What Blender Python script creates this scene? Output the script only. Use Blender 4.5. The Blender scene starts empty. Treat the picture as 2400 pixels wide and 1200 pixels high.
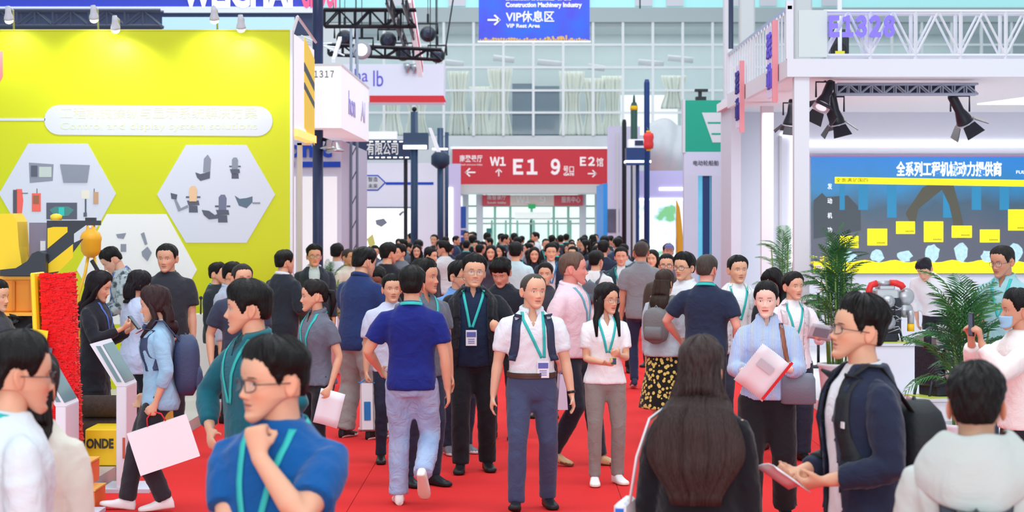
import bpy, math, random
import numpy as np
from mathutils import Vector, Matrix
from mathutils.bvhtree import BVHTree

# ------------------------------------------------------------------ camera, light, exposure
SC = bpy.context.scene
COL = SC.collection
FPX, CX, HY, CAMZ = 5000.0, 1220.0, 510.0, 2.11      # focal length in pixels (of 2400), vanishing point, eye height


def srgb(r, g=None, b=None):
    if g is None:
        r, g, b = r
    f = lambda c: (c / 255 / 12.92) if c / 255 <= 0.04045 else ((c / 255 + 0.055) / 1.055) ** 2.4
    return (f(r), f(g), f(b))


cam_d = bpy.data.cameras.new('camera')
cam = bpy.data.objects.new('camera', cam_d)
COL.objects.link(cam)
cam.location = (0, 0, CAMZ)
cam.rotation_euler = (math.radians(90), 0, 0)
cam_d.sensor_width = 36
cam_d.lens = FPX / 2400 * 36
cam_d.shift_x = (1200 - CX) / 2400
cam_d.shift_y = (HY - 600) / 2400
cam_d.clip_end = 400
cam_d.dof.use_dof = True
cam_d.dof.focus_distance = 16.0
cam_d.dof.aperture_fstop = 5.0
SC.camera = cam

world = bpy.data.worlds.new('hall_daylight')
SC.world = world
world.use_nodes = True
wbg = world.node_tree.nodes['Background']
wbg.inputs[0].default_value = (0.82, 0.92, 1.0, 1)
wbg.inputs[1].default_value = 0.66


def area_light(name, loc, size, power, color=(1, 1, 1), rot=(0, 0, 0)):
    d = bpy.data.lights.new(name, 'AREA')
    d.shape = 'RECTANGLE'
    d.size, d.size_y = size
    d.energy = power
    d.color = color
    o = bpy.data.objects.new(name, d)
    o.location = loc
    o.rotation_euler = rot
    COL.objects.link(o)
    return o


# rows of high-bay luminaires of the exhibition hall, far above the stands
for _i, _y in enumerate((-2, 14, 32, 52, 74)):
    area_light('hall_luminaire', (0, _y, 13.5), (16, 5), 1050, (0.92, 0.97, 1.0))
# unseen frontal fill light added behind the camera to brighten camera-facing surfaces
area_light('rear_fill_light', (0, -40, 6.5), (30, 10), 9000, (0.90, 0.97, 1.0), (math.radians(90), 0, 0))

SC.view_settings.view_transform = 'Standard'
SC.view_settings.look = 'None'
SC.view_settings.gamma = 1
SC.view_settings.use_curve_mapping = False
SC.view_settings.exposure = 0.24
SC.cycles.max_bounces = 6
SC.cycles.diffuse_bounces = 3
SC.cycles.glossy_bounces = 3
SC.cycles.transparent_max_bounces = 8
SC.cycles.use_denoising = True


# ------------------------------------------------------------------ helpers
def W(px, py, s):
    """a photograph position (2400 x 1200) at the depth where one metre spans s pixels"""
    return ((px - CX) / s, FPX / s, CAMZ - (py - HY) / s)


def tag(o, label, cat, group=None, kind=None):
    if label:
        o['label'] = label
    if cat:
        o['category'] = cat
    if group:
        o['group'] = group
    if kind:
        o['kind'] = kind
    return o


_mats = {}


def mat(name, col=(200, 200, 200), rough=0.6, metal=0.0, spec=0.4, emit=0.0, emit_col=None, alpha=1.0, trans=0.0,
        noise=0.0, nscale=8.0, bump=0.0, bscale=60.0, coat=0.0, lin=False):
    key = (name, tuple(col), rough, metal, emit, alpha, trans)
    if key in _mats:
        return _mats[key]
    m = bpy.data.materials.new(name)
    m.use_nodes = True
    nt = m.node_tree
    b = nt.nodes['Principled BSDF']
    c = (*srgb(col), 1)
    b.inputs['Base Color'].default_value = c
    b.inputs['Roughness'].default_value = rough
    b.inputs['Metallic'].default_value = metal
    b.inputs['Specular IOR Level'].default_value = spec
    b.inputs['Coat Weight'].default_value = coat
    if emit:
        b.inputs['Emission Color'].default_value = (*srgb(emit_col or col), 1)
        b.inputs['Emission Strength'].default_value = emit
    if trans:
        b.inputs['Transmission Weight'].default_value = trans
    if alpha < 1:
        b.inputs['Alpha'].default_value = alpha
    if noise or bump:
        tc = nt.nodes.new('ShaderNodeTexCoord')
        if noise:
            n = nt.nodes.new('ShaderNodeTexNoise')
            n.inputs['Scale'].default_value = nscale
            n.inputs['Detail'].default_value = 5
            nt.links.new(tc.outputs['Object'], n.inputs['Vector'])
            hs = nt.nodes.new('ShaderNodeMix')
            hs.data_type = 'RGBA'
            hs.inputs[6].default_value = tuple(max(0, x * (1 - noise)) for x in c[:3]) + (1,)
            hs.inputs[7].default_value = tuple(min(1, x * (1 + noise)) for x in c[:3]) + (1,)
            nt.links.new(n.outputs[0], hs.inputs[0])
            nt.links.new(hs.outputs[2], b.inputs['Base Color'])
        if bump:
            n2 = nt.nodes.new('ShaderNodeTexNoise')
            n2.inputs['Scale'].default_value = bscale
            n2.inputs['Detail'].default_value = 3
            nt.links.new(tc.outputs['Object'], n2.inputs['Vector'])
            bp = nt.nodes.new('ShaderNodeBump')
            bp.inputs['Strength'].default_value = bump
            bp.inputs['Distance'].default_value = 0.01
            nt.links.new(n2.outputs[0], bp.inputs['Height'])
            nt.links.new(bp.outputs[0], b.inputs['Normal'])
    _mats[key] = m
    return m


def make_mesh(name, V, F, smooth=False, mi=None):
    me = bpy.data.meshes.new(name)
    me.from_pydata(V if isinstance(V, list) else [tuple(v) for v in V], [], F)
    if smooth:
        me.polygons.foreach_set('use_smooth', [True] * len(me.polygons))
    if mi is not None:
        me.polygons.foreach_set('material_index', mi)
    me.update()
    return me


def link(name, me, mats=None, parent=None, loc=None, rot=None, color=None):
    o = bpy.data.objects.new(name, me)
    COL.objects.link(o)
    if me is not None and mats is not None and len(me.materials) == 0:
        for m in (mats if isinstance(mats, (list, tuple)) else [mats]):
            me.materials.append(m)
    if parent:
        o.parent = parent
    if loc:
        o.location = loc
    if rot:
        o.rotation_euler = rot
    if color:
        o.color = (*srgb(color), 1)
    return o


def empty(name, loc, label, cat, rz=0, group=None, kind=None):
    o = bpy.data.objects.new(name, None)
    COL.objects.link(o)
    o.location = loc
    o.rotation_euler = (0, 0, rz)
    o.empty_display_size = 0.1
    return tag(o, label, cat, group, kind)


def dup(root, loc=None, rz=None, label=None):
    r = root.copy()
    COL.objects.link(r)
    if loc is not None:
        r.location = loc
    if rz is not None:
        r.rotation_euler = (0, 0, rz)
    if label:
        r['label'] = label
    for ch in list(root.children):
        c = ch.copy()
        COL.objects.link(c)
        c.parent = r
        for g in list(ch.children):
            d = g.copy()
            COL.objects.link(d)
            d.parent = c
    return r


class MB:
    """collects shapes, then links them as ONE mesh object"""

    def __init__(s):
        s.V, s.F, s.M, s.S = [], [], [], []

    def add(s, V, F, m=0, smooth=False):
        k = len(s.V)
        s.V += [tuple(map(float, v)) for v in V]
        s.F += [tuple(i + k for i in f) for f in F]
        s.M += [m] * len(F)
        s.S += [smooth] * len(F)
        return s

    def box(s, c, d, m=0, rot=None, bev=0.0):
        x, y, z = d[0] / 2, d[1] / 2, d[2] / 2
        if bev > 0:
            b = min(bev, x * .49, y * .49, z * .49)
            V = []
            for sz in (-1, 1):
                for (sx, sy) in ((-1, -1), (1, -1), (1, 1), (-1, 1)):
                    V += [(sx * (x - b), sy * (y - b), sz * z), (sx * (x - b), sy * y, sz * (z - b)), (sx * x, sy * (y - b), sz * (z - b))]
            q = lambda l, k, t: l * 12 + k * 3 + t
            F = [(q(0, 3, 0), q(0, 2, 0), q(0, 1, 0), q(0, 0, 0)), (q(1, 0, 0), q(1, 1, 0), q(1, 2, 0), q(1, 3, 0))]
            for k in range(4):
                n = (k + 1) % 4
                t = 1 if k % 2 == 0 else 2
                F.append((q(0, k, t), q(0, n, t), q(1, n, t), q(1, k, t)))
                F.append((q(0, k, 0), q(0, n, 0), q(0, n, t), q(0, k, t)))
                F.append((q(1, k, t), q(1, n, t), q(1, n, 0), q(1, k, 0)))
                a, c2 = (2, 1) if k % 2 == 0 else (1, 2)
                F.append((q(0, k, a), q(0, k, c2), q(1, k, c2), q(1, k, a)))
                F.append((q(0, k, 0), q(0, k, c2), q(0, k, a)))
                F.append((q(1, k, 0), q(1, k, a), q(1, k, c2)))
        else:
            V = [(-x, -y, -z), (x, -y, -z), (x, y, -z), (-x, y, -z), (-x, -y, z), (x, -y, z), (x, y, z), (-x, y, z)]
            F = [(3, 2, 1, 0), (4, 5, 6, 7), (0, 1, 5, 4), (1, 2, 6, 5), (2, 3, 7, 6), (3, 0, 4, 7)]
        R = rot if rot is not None else Matrix.Identity(3)
        if isinstance(R, tuple):
            from mathutils import Euler
            R = Euler(R).to_matrix()
        V = [tuple(R @ Vector(v) + Vector(c)) for v in V]
        return s.add(V, F, m)

    def b2(s, x0, x1, y0, y1, z0, z1, m=0, bev=0.0):
        return s.box(((x0 + x1) / 2, (y0 + y1) / 2, (z0 + z1) / 2), (abs(x1 - x0), abs(y1 - y0), abs(z1 - z0)), m, None, bev)

    def tube(s, pts, rad, n=10, m=0, smooth=True, cap=True, up=None):
        V, F = tube_geo(pts, rad, n, cap=cap, up=up)
        return s.add(V, F, m, smooth)

    def bar(s, p0, p1, r, m=0):
        return s.tube([p0, p1], [r, r], 4, m, smooth=False)

    def cyl(s, p0, p1, r, n=16, m=0, r1=None):
        V, F = tube_geo([p0, p1], [r, r if r1 is None else r1], n)
        k = len(s.F)
        s.add(V, F, m, True)
        s.S[-1] = s.S[-2] = False
        return s

    def lathe(s, prof, c=(0, 0, 0), n=20, m=0, smooth=True, axis='z'):
        V, F = [], []
        for (r, z) in prof:
            for i in range(n):
                a = 2 * math.pi * i / n
                p = (r * math.cos(a), r * math.sin(a), z)
                if axis == 'y':
                    p = (p[0], p[2], p[1])
                if axis == 'x':
                    p = (p[2], p[0], p[1])
                V.append((p[0] + c[0], p[1] + c[1], p[2] + c[2]))
        for k in range(len(prof) - 1):
            for i in range(n):
                j = (i + 1) % n
                F.append((k * n + i, k * n + j, (k + 1) * n + j, (k + 1) * n + i))
        F.append(tuple(reversed(range(n))))
        F.append(tuple(range((len(prof) - 1) * n, len(prof) * n)))
        return s.add(V, F, m, smooth)

    def prism(s, poly, d0, d1, m=0, plane='xz', smooth=False):
        """polygon (2D) extruded along the axis that is left over"""
        n = len(poly)
        mk = {'xz': lambda p, d: (p[0], d, p[1]), 'yz': lambda p, d: (d, p[0], p[1]), 'xy': lambda p, d: (p[0], p[1], d)}[plane]
        V = [mk(p, d0) for p in poly] + [mk(p, d1) for p in poly]
        F = [tuple(range(n)), tuple(reversed(range(n, 2 * n)))]
        F += [(i, i + n, (i + 1) % n + n, (i + 1) % n) for i in range(n)]
        return s.add(V, F, m, smooth)

    def sphere(s, c, r, n=14, m=0):
        r = (r, r, r) if not isinstance(r, (tuple, list)) else r
        V, F = [], []
        h = n // 2 + 1
        for k in range(h):
            t = math.pi * (k + 0.02) / (h - 0.96)
            for i in range(n):
                a = 2 * math.pi * i / n
                V.append((c[0] + r[0] * math.sin(t) * math.cos(a), c[1] + r[1] * math.sin(t) * math.sin(a), c[2] + r[2] * math.cos(t)))
        for k in range(h - 1):
            for i in range(n):
                j = (i + 1) % n
                F.append((k * n + i, (k + 1) * n + i, (k + 1) * n + j, k * n + j))
        F.append(tuple(range(n)))
        F.append(tuple(reversed(range((h - 1) * n, h * n))))
        return s.add(V, F, m, True)

    def mesh(s, name='mesh'):
        me = bpy.data.meshes.new(name)
        me.from_pydata(s.V, [], s.F)
        me.polygons.foreach_set('material_index', s.M)
        me.polygons.foreach_set('use_smooth', s.S)
        me.update()
        return me

    def build(s, name, mats, parent=None, loc=None, rot=None, label=None, cat=None, group=None, kind=None):
        o = link(name, s.mesh(name), mats, parent, loc, rot)
        return tag(o, label, cat, group, kind)


def tube_geo(pts, rad, n=10, cap=True, up=None, sup=2.0):
    """ring loft along pts; rad scalar or (a, b); up = side vector hint for the a-axis"""
    P = np.array(pts, float)
    N = len(P)
    T = np.gradient(P, axis=0) if N > 2 else np.repeat((P[1:] - P[:1]), N, 0)
    T /= np.maximum(np.linalg.norm(T, axis=1, keepdims=True), 1e-9)
    ang = np.arange(n) * 2 * math.pi / n
    ca, sa = np.cos(ang), np.sin(ang)
    if sup != 2.0:
        e = 2.0 / sup
        ca, sa = np.sign(ca) * np.abs(ca) ** e, np.sign(sa) * np.abs(sa) ** e
    a_prev = None
    V = np.zeros((N * n, 3))
    for i in range(N):
        t = T[i]
        if up is not None:
            a = np.array(up, float)
        elif a_prev is None:
            a = np.array((1.0, 0, 0)) if abs(t[0]) < 0.8 else np.array((0, 1.0, 0))
        else:
            a = a_prev
        a = a - t * np.dot(a, t)
        a /= max(np.linalg.norm(a), 1e-9)
        a_prev = a
        b = np.cross(t, a)
        r = rad[i] if isinstance(rad, (list, tuple, np.ndarray)) else rad
        ra, rb = (r if isinstance(r, (tuple, list, np.ndarray)) else (r, r))
        V[i * n:(i + 1) * n] = P[i] + np.outer(ca * ra, a) + np.outer(sa * rb, b)
    F = []
    for k in range(N - 1):
        for i in range(n):
            j = (i + 1) % n
            F.append((k * n + i, k * n + j, (k + 1) * n + j, (k + 1) * n + i))
    if cap:
        F.append(tuple(reversed(range(n))))
        F.append(tuple(range((N - 1) * n, N * n)))
    return V.tolist(), F
# ------------------------------------------------------------------ people
def _nodes(name):
    m = bpy.data.materials.new(name)
    m.use_nodes = True
    return m, m.node_tree, m.node_tree.nodes['Principled BSDF']


def cloth_material(name, rough=0.85, weave=420.0, crease=0.35, cscale=7.0, sheen=0.15):
    m, nt, b = _nodes(name)
    oi = nt.nodes.new('ShaderNodeObjectInfo')
    nt.links.new(oi.outputs['Color'], b.inputs['Base Color'])
    b.inputs['Roughness'].default_value = rough
    b.inputs['Specular IOR Level'].default_value = 0.25
    b.inputs['Sheen Weight'].default_value = sheen
    tc = nt.nodes.new('ShaderNodeTexCoord')
    n1 = nt.nodes.new('ShaderNodeTexNoise')
    n1.inputs['Scale'].default_value = cscale
    n1.inputs['Detail'].default_value = 4
    n1.inputs['Distortion'].default_value = 1.2
    nt.links.new(tc.outputs['Object'], n1.inputs['Vector'])
    n2 = nt.nodes.new('ShaderNodeTexNoise')
    n2.inputs['Scale'].default_value = weave
    nt.links.new(tc.outputs['Object'], n2.inputs['Vector'])
    ad = nt.nodes.new('ShaderNodeMath')
    ad.operation = 'MULTIPLY_ADD'
    ad.inputs[1].default_value = 0.03
    nt.links.new(n2.outputs[0], ad.inputs[0])
    nt.links.new(n1.outputs[0], ad.inputs[2])
    bp = nt.nodes.new('ShaderNodeBump')
    bp.inputs['Strength'].default_value = crease
    bp.inputs['Distance'].default_value = 0.05
    nt.links.new(ad.outputs[0], bp.inputs['Height'])
    nt.links.new(bp.outputs[0], b.inputs['Normal'])
    return m


M_CLOTH = cloth_material('woven_cloth')
M_KNIT = cloth_material('knit_cloth', 0.9, 300.0, 0.25, 5.0)


def striped_material():
    m = cloth_material('striped_cotton', crease=0.3)
    nt = m.node_tree
    b = nt.nodes['Principled BSDF']
    tc = nt.nodes.new('ShaderNodeTexCoord')
    wv = nt.nodes.new('ShaderNodeTexWave')
    wv.bands_direction = 'X'
    wv.inputs['Scale'].default_value = 30
    wv.inputs['Distortion'].default_value = 0.6
    nt.links.new(tc.outputs['Object'], wv.inputs['Vector'])
    cr = nt.nodes.new('ShaderNodeValToRGB')
    cr.color_ramp.elements[0].position = 0.35
    cr.color_ramp.elements[0].color = (*srgb(122, 150, 206), 1)
    cr.color_ramp.elements[1].position = 0.65
    cr.color_ramp.elements[1].color = (*srgb(214, 222, 240), 1)
    nt.links.new(wv.outputs[0], cr.inputs[0])
    nt.links.new(cr.outputs[0], b.inputs['Base Color'])
    return m


def floral_material():
    m = cloth_material('floral_print', crease=0.3)
    nt = m.node_tree
    b = nt.nodes['Principled BSDF']
    tc = nt.nodes.new('ShaderNodeTexCoord')
    v = nt.nodes.new('ShaderNodeTexVoronoi')
    v.inputs['Scale'].default_value = 24
    nt.links.new(tc.outputs['Object'], v.inputs['Vector'])
    cr = nt.nodes.new('ShaderNodeValToRGB')
    cr.color_ramp.interpolation = 'CONSTANT'
    cr.color_ramp.elements[0].color = (*srgb(226, 200, 110), 1)
    cr.color_ramp.elements[1].position = 0.42
    cr.color_ramp.elements[1].color = (*srgb(28, 24, 22), 1)
    nt.links.new(v.outputs['Distance'], cr.inputs[0])
    nt.links.new(cr.outputs[0], b.inputs['Base Color'])
    return m


def denim_material():
    m = cloth_material('washed_denim', crease=0.55, cscale=9)
    nt = m.node_tree
    b = nt.nodes['Principled BSDF']
    oi = [n for n in nt.nodes if n.type == 'OBJECT_INFO'][0]
    tc = nt.nodes.new('ShaderNodeTexCoord')
    n = nt.nodes.new('ShaderNodeTexNoise')
    n.inputs['Scale'].default_value = 6
    n.inputs['Detail'].default_value = 6
    nt.links.new(tc.outputs['Object'], n.inputs['Vector'])
    mx = nt.nodes.new('ShaderNodeMix')
    mx.data_type = 'RGBA'
    mx.inputs[7].default_value = (*srgb(186, 204, 230), 1)
    nt.links.new(n.outputs[0], mx.inputs[0])
    nt.links.new(oi.outputs['Color'], mx.inputs[6])
    nt.links.new(mx.outputs[2], b.inputs['Base Color'])
    return m


def camo_material():
    m = cloth_material('mottled_print', crease=0.3)
    nt = m.node_tree
    b = nt.nodes['Principled BSDF']
    tc = nt.nodes.new('ShaderNodeTexCoord')
    n = nt.nodes.new('ShaderNodeTexNoise')
    n.inputs['Scale'].default_value = 16
    n.inputs['Detail'].default_value = 3
    nt.links.new(tc.outputs['Object'], n.inputs['Vector'])
    cr = nt.nodes.new('ShaderNodeValToRGB')
    cr.color_ramp.interpolation = 'CONSTANT'
    cr.color_ramp.elements[0].color = (*srgb(60, 70, 82), 1)
    cr.color_ramp.elements[1].position = 0.5
    cr.color_ramp.elements[1].color = (*srgb(172, 184, 188), 1)
    e = cr.color_ramp.elements.new(0.42)
    e.color = (*srgb(122, 136, 142), 1)
    nt.links.new(n.outputs[0], cr.inputs[0])
    nt.links.new(cr.outputs[0], b.inputs['Base Color'])
    return m


M_STRIPE, M_FLORAL, M_DENIM, M_CAMO = striped_material(), floral_material(), denim_material(), camo_material()


def skin_material():
    m, nt, b = _nodes('skin')
    at = nt.nodes.new('ShaderNodeAttribute')
    at.attribute_name = 'col'
    nt.links.new(at.outputs['Color'], b.inputs['Base Color'])
    b.inputs['Roughness'].default_value = 0.5
    b.inputs['Specular IOR Level'].default_value = 0.35
    b.inputs['Subsurface Weight'].default_value = 0.08
    b.inputs['Subsurface Radius'].default_value = (0.02, 0.008, 0.004)
    tc = nt.nodes.new('ShaderNodeTexCoord')
    n = nt.nodes.new('ShaderNodeTexNoise')
    n.inputs['Scale'].default_value = 240
    nt.links.new(tc.outputs['Object'], n.inputs['Vector'])
    bp = nt.nodes.new('ShaderNodeBump')
    bp.inputs['Strength'].default_value = 0.08
    bp.inputs['Distance'].default_value = 0.003
    nt.links.new(n.outputs[0], bp.inputs['Height'])
    nt.links.new(bp.outputs[0], b.inputs['Normal'])
    return m


def hair_material():
    m, nt, b = _nodes('hair')
    oi = nt.nodes.new('ShaderNodeObjectInfo')
    tc = nt.nodes.new('ShaderNodeTexCoord')
    mp = nt.nodes.new('ShaderNodeMapping')
    mp.inputs['Scale'].default_value = (1, 1, 0.12)
    nt.links.new(tc.outputs['Object'], mp.inputs['Vector'])
    n = nt.nodes.new('ShaderNodeTexNoise')
    n.inputs['Scale'].default_value = 170
    n.inputs['Detail'].default_value = 3
    nt.links.new(mp.outputs[0], n.inputs['Vector'])
    mx = nt.nodes.new('ShaderNodeMix')
    mx.data_type = 'RGBA'
    mx.blend_type = 'MULTIPLY'
    mx.inputs[0].default_value = 0.85
    nt.links.new(oi.outputs['Color'], mx.inputs[6])
    nt.links.new(n.outputs[0], mx.inputs[7])
    nt.links.new(mx.outputs[2], b.inputs['Base Color'])
    b.inputs['Roughness'].default_value = 0.5
    b.inputs['Specular IOR Level'].default_value = 0.22
    bp = nt.nodes.new('ShaderNodeBump')
    bp.inputs['Strength'].default_value = 0.7
    bp.inputs['Distance'].default_value = 0.006
    nt.links.new(n.outputs[0], bp.inputs['Height'])
    nt.links.new(bp.outputs[0], b.inputs['Normal'])
    return m


M_SKIN, M_HAIR = skin_material(), hair_material()
M_LEATHER = cloth_material('shoe_leather', 0.4, 200, 0.1, 20, 0)
M_SOLE = mat('shoe_sole', (226, 224, 220), 0.7)
M_DARKSOLE = mat('dark_sole', (30, 28, 28), 0.7)
M_TEAL = mat('teal_ribbon', (52, 186, 184), 0.6)
M_CARD = mat('badge_card', (226, 232, 240), 0.4)
M_CARDBLUE = mat('badge_print', (92, 100, 176), 0.5)
M_FRAME = mat('glasses_frame', (28, 24, 26), 0.35)
M_LENS = mat('glasses_lens', (235, 240, 245), 0.05, alpha=0.12)
M_BUTTON = mat('button', (40, 40, 46), 0.4)


def ss(a, b, x):
    t = np.clip((x - a) / (b - a), 0, 1)
    return t * t * (3 - 2 * t)


_ZT = [0, .008, .02, .035, .05, .065, .08, .10, .12, .135, .15]
_WT = [.020, .035, .047, .056, .0615, .066, .0695, .073, .0755, .077, .0775]
_FT = [.076, .087, .0905, .087, .0875, .0895, .090, .0885, .0868, .091, .093]
_BT = [.03, .04, .05, .06, .072, .083, .092, .1, .104, .105, .105]
_zf = np.linspace(0, .15, 151)


def _smooth_table(t):
    v = np.interp(_zf, _ZT, t)
    k = np.exp(-np.linspace(-2, 2, 13) ** 2)
    k /= k.sum()
    vp = np.concatenate([v[0] + (v[0] - v[6:0:-1]), v, v[-1] + (v[-1] - v[-2:-8:-1])])
    return np.convolve(vp, k, 'valid')


_WF, _FF, _BF = _smooth_table(_WT), _smooth_table(_FT), _smooth_table(_BT)


def skull(a, z, wide=1.0):
    """head section without features: azimuth a (0 = face), height z above the chin"""
    dome = np.sqrt(np.clip(1 - ((z - .15) / .0827) ** 2, 1e-5, 1))
    d = np.where(z > .15, dome, 1.0)
    zz = np.clip(z, 0, .15)
    w = np.interp(zz, _zf, _WF) * d * wide
    f = np.interp(zz, _zf, _FF) * np.where(z > .15, dome ** 0.85, 1)
    b = np.interp(zz, _zf, _BF) * np.where(z > .15, dome ** 0.9, 1)
    sa, ca = np.sin(a), np.cos(a)
    e = 2 / 2.35
    x = w * np.sign(sa) * np.abs(sa) ** e
    y = np.where(ca > 0, -f, b) * np.abs(ca) ** e
    z2 = z + np.clip(.075 - z, 0, 1) * .85 * ss(-.075, .03, y)
    return x, y, z2


def head_geo(res, wide=1.0, skin=(224, 182, 158), lips=(196, 110, 104), brow=(40, 30, 28), fem=False, smile=0.0):
    nc, nr = res
    u = np.linspace(-1, 1, nc, endpoint=False)
    a = math.pi * (.42 * u + .58 * u ** 3)
    t = np.linspace(0.0, 1, nr)
    zr = .2322 * (0.55 * t + .45 * (.5 - .5 * np.cos(math.pi * t)))
    A, Z = np.meshgrid(a, zr)
    x, y, z = skull(A, Z, wide)
    fr = ss(0.1, 0.75, np.cos(A))
    G = lambda x0, z0, sx, sz: np.exp(-((x - x0) / sx) ** 2 - ((Z - z0) / sz) ** 2)
    sym = lambda x0, z0, sx, sz: G(x0, z0, sx, sz) + G(-x0, z0, sx, sz)
    npz = np.interp(Z, [.069, .0735, .079, .085, .095, .11, .122, .136], [0, .010, .0195, .0225, .0165, .009, .0045, 0])
    nw = np.interp(Z, [.07, .085, .1, .13], [.0125, .0115, .009, .008])
    d = npz * np.exp(-(x / nw) ** 2) * (0.86 if fem else 1.0)
    d += .008 * sym(.0135, .078, .0065, .0065)
    d += .0042 * G(0, .0595, .017, .0045) + .0048 * G(0, .0465, .016, .005) - .0035 * G(0, .053, .022, .0022)
    d += .004 * G(0, .017, .018, .011) - .003 * G(0, .034, .02, .006)
    d += -.0085 * sym(.031, .1175, .017, .012) + .0052 * sym(.0315, .1165, .0115, .0075)
    d += (.0012 if fem else .0032) * sym(.026, .1345, .02, .007)
    d += .0035 * sym(.047, .088, .018, .016)
    d += smile * (.004 * sym(.038, .07, .014, .016))
    y = y - d * fr
    V = np.stack([x, y, z], -1).reshape(-1, 3)
    # colour
    c = np.empty((nr, nc, 3))
    base = np.array(srgb(skin))
    c[:] = base
    red = np.array(srgb(min(255, skin[0] + 4), max(0, skin[1] - 26), max(0, skin[2] - 26)))
    k = (np.clip(sym(.047, .08, .022, .02) * .55 + G(0, .083, .014, .01) * .4, 0, 1) * fr)[..., None]
    c = c * (1 - k) + red * k
    ax = np.abs(x)

    def paint(c, m, col):
        m = (np.clip(m, 0, 1) * fr)[..., None]
        return c * (1 - m) + np.array(srgb(col)) * m
    mz = .053 + smile * .25 * np.clip(ax - .006, 0, 1)
    lipw = np.sqrt(np.clip(1 - (ax / .0245) ** 2, 0, 1))
    c = paint(c, ss(0, .0016, lipw * .0085 - np.abs(Z - mz - .0002)) * .85, lips)
    c = paint(c, ss(0, .0014, lipw * .0018 - np.abs(Z - mz)) * .7 if smile < .3 else ss(0, .0014, lipw * .0035 - np.abs(Z - mz)), (110, 50, 48) if smile < .3 else (240, 232, 226))
    bx = (ax - .031) / .020
    bz = .1355 + .002 * (1 - bx ** 2) - .001 * bx
    c = paint(c, ss(0, .0022, .0034 * np.clip(1 - np.abs(bx) ** 3, 0, 1) - np.abs(Z - bz) + .0006) * (np.abs(bx) < 1.05) * .9, brow)
    ex = (ax - .0315) / .0145
    eh = np.clip(1 - ex ** 2, 0, 1)
    c = paint(c, ss(0, .0012, eh * .0046 - np.abs(Z - .117)) * (np.abs(ex) < 1), (232, 226, 222))
    c = paint(c, ss(0, .0012, .0056 - np.hypot(ax - .0315, Z - .1172)) * ss(0, .001, eh * .0048 - np.abs(Z - .117)), (26, 18, 16))
    lz = .1172 + eh * .0048
    c = paint(c, ss(0, .0012, .0017 - np.abs(Z - lz)) * (np.abs(ex) < 1.03) * .85, (44, 30, 28))
    C = c.reshape(-1, 3)
    F = []
    for r in range(nr - 1):
        for i in range(nc):
            j = (i + 1) % nc
            F.append((r * nc + i, r * nc + j, (r + 1) * nc + j, (r + 1) * nc + i))
    F.append(tuple(reversed(range(nc))))
    F.append(tuple(range((nr - 1) * nc, nr * nc)))
    # ears
    Vl, Cl = [V], [C]
    n0 = len(V)
    for s in (-1, 1):
        ne, me_ = 14, 9
        tt = np.linspace(0.05, math.pi - .05, me_)
        pp = np.arange(ne) * 2 * math.pi / ne
        TT, PP = np.meshgrid(tt, pp, indexing='ij')
        ey = .019 * np.sin(TT) * np.cos(PP)
        ez = .032 * np.cos(TT)
        ey = ey * (1 + .25 * np.sign(ez) * np.abs(ez / .032))
        exx = .0085 * np.sin(TT) * np.sin(PP)
        dim = np.exp(-((ey + .004) / .008) ** 2 - ((ez - .002) / .014) ** 2)
        exx = np.where(exx > 0, exx - .008 * dim, exx)
        X = s * (.0755 * wide + exx + .35 * (ey + .012))
        Y = .018 + ey - .12 * ez * -1
        Zc = .106 + ez
        Vl.append(np.stack([X, Y, Zc], -1).reshape(-1, 3))
        Cl.append(np.repeat(((red + base) / 2)[None], ne * me_, 0))
        for r in range(me_ - 1):
            for i in range(ne):
                j = (i + 1) % ne
                q = (n0 + r * ne + i, n0 + r * ne + j, n0 + (r + 1) * ne + j, n0 + (r + 1) * ne + i)
                F.append(q if s < 0 else tuple(reversed(q)))
        n0 += ne * me_
    return np.concatenate(Vl), F, np.concatenate(Cl)


HAIRLINE = {
    'short': ([0, 25, 45, 58, 67, 76, 83, 90, 105, 116, 126, 150, 180], [.190, .190, .185, .168, .138, .116, .112, .138, .141, .12, .08, .05, .044]),
    'fringe': ([0, 25, 45, 58, 67, 76, 83, 90, 105, 116, 126, 150, 180], [.160, .158, .156, .146, .116, .094, .098, .13, .137, .115, .075, .045, .040]),
    'buzz': ([0, 25, 45, 58, 67, 76, 83, 90, 105, 116, 126, 150, 180], [.192, .192, .187, .170, .128, .106, .112, .138, .142, .125, .09, .06, .052]),
    'receding': ([0, 20, 36, 48, 60, 70, 78, 84, 90, 105, 116, 126, 150, 180], [.206, .208, .212, .203, .178, .135, .108, .11, .138, .142, .12, .085, .058, .05]),
    'long': ([0, 12, 30, 50, 64, 75, 90, 120, 180], [.196, .190, .176, .152, .112, .082, .05, .03, .02]),
    'pony': ([0, 12, 30, 50, 64, 75, 84, 90, 105, 118, 130, 150, 180], [.192, .19, .184, .168, .135, .115, .125, .14, .14, .125, .09, .055, .045]),
}


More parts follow.
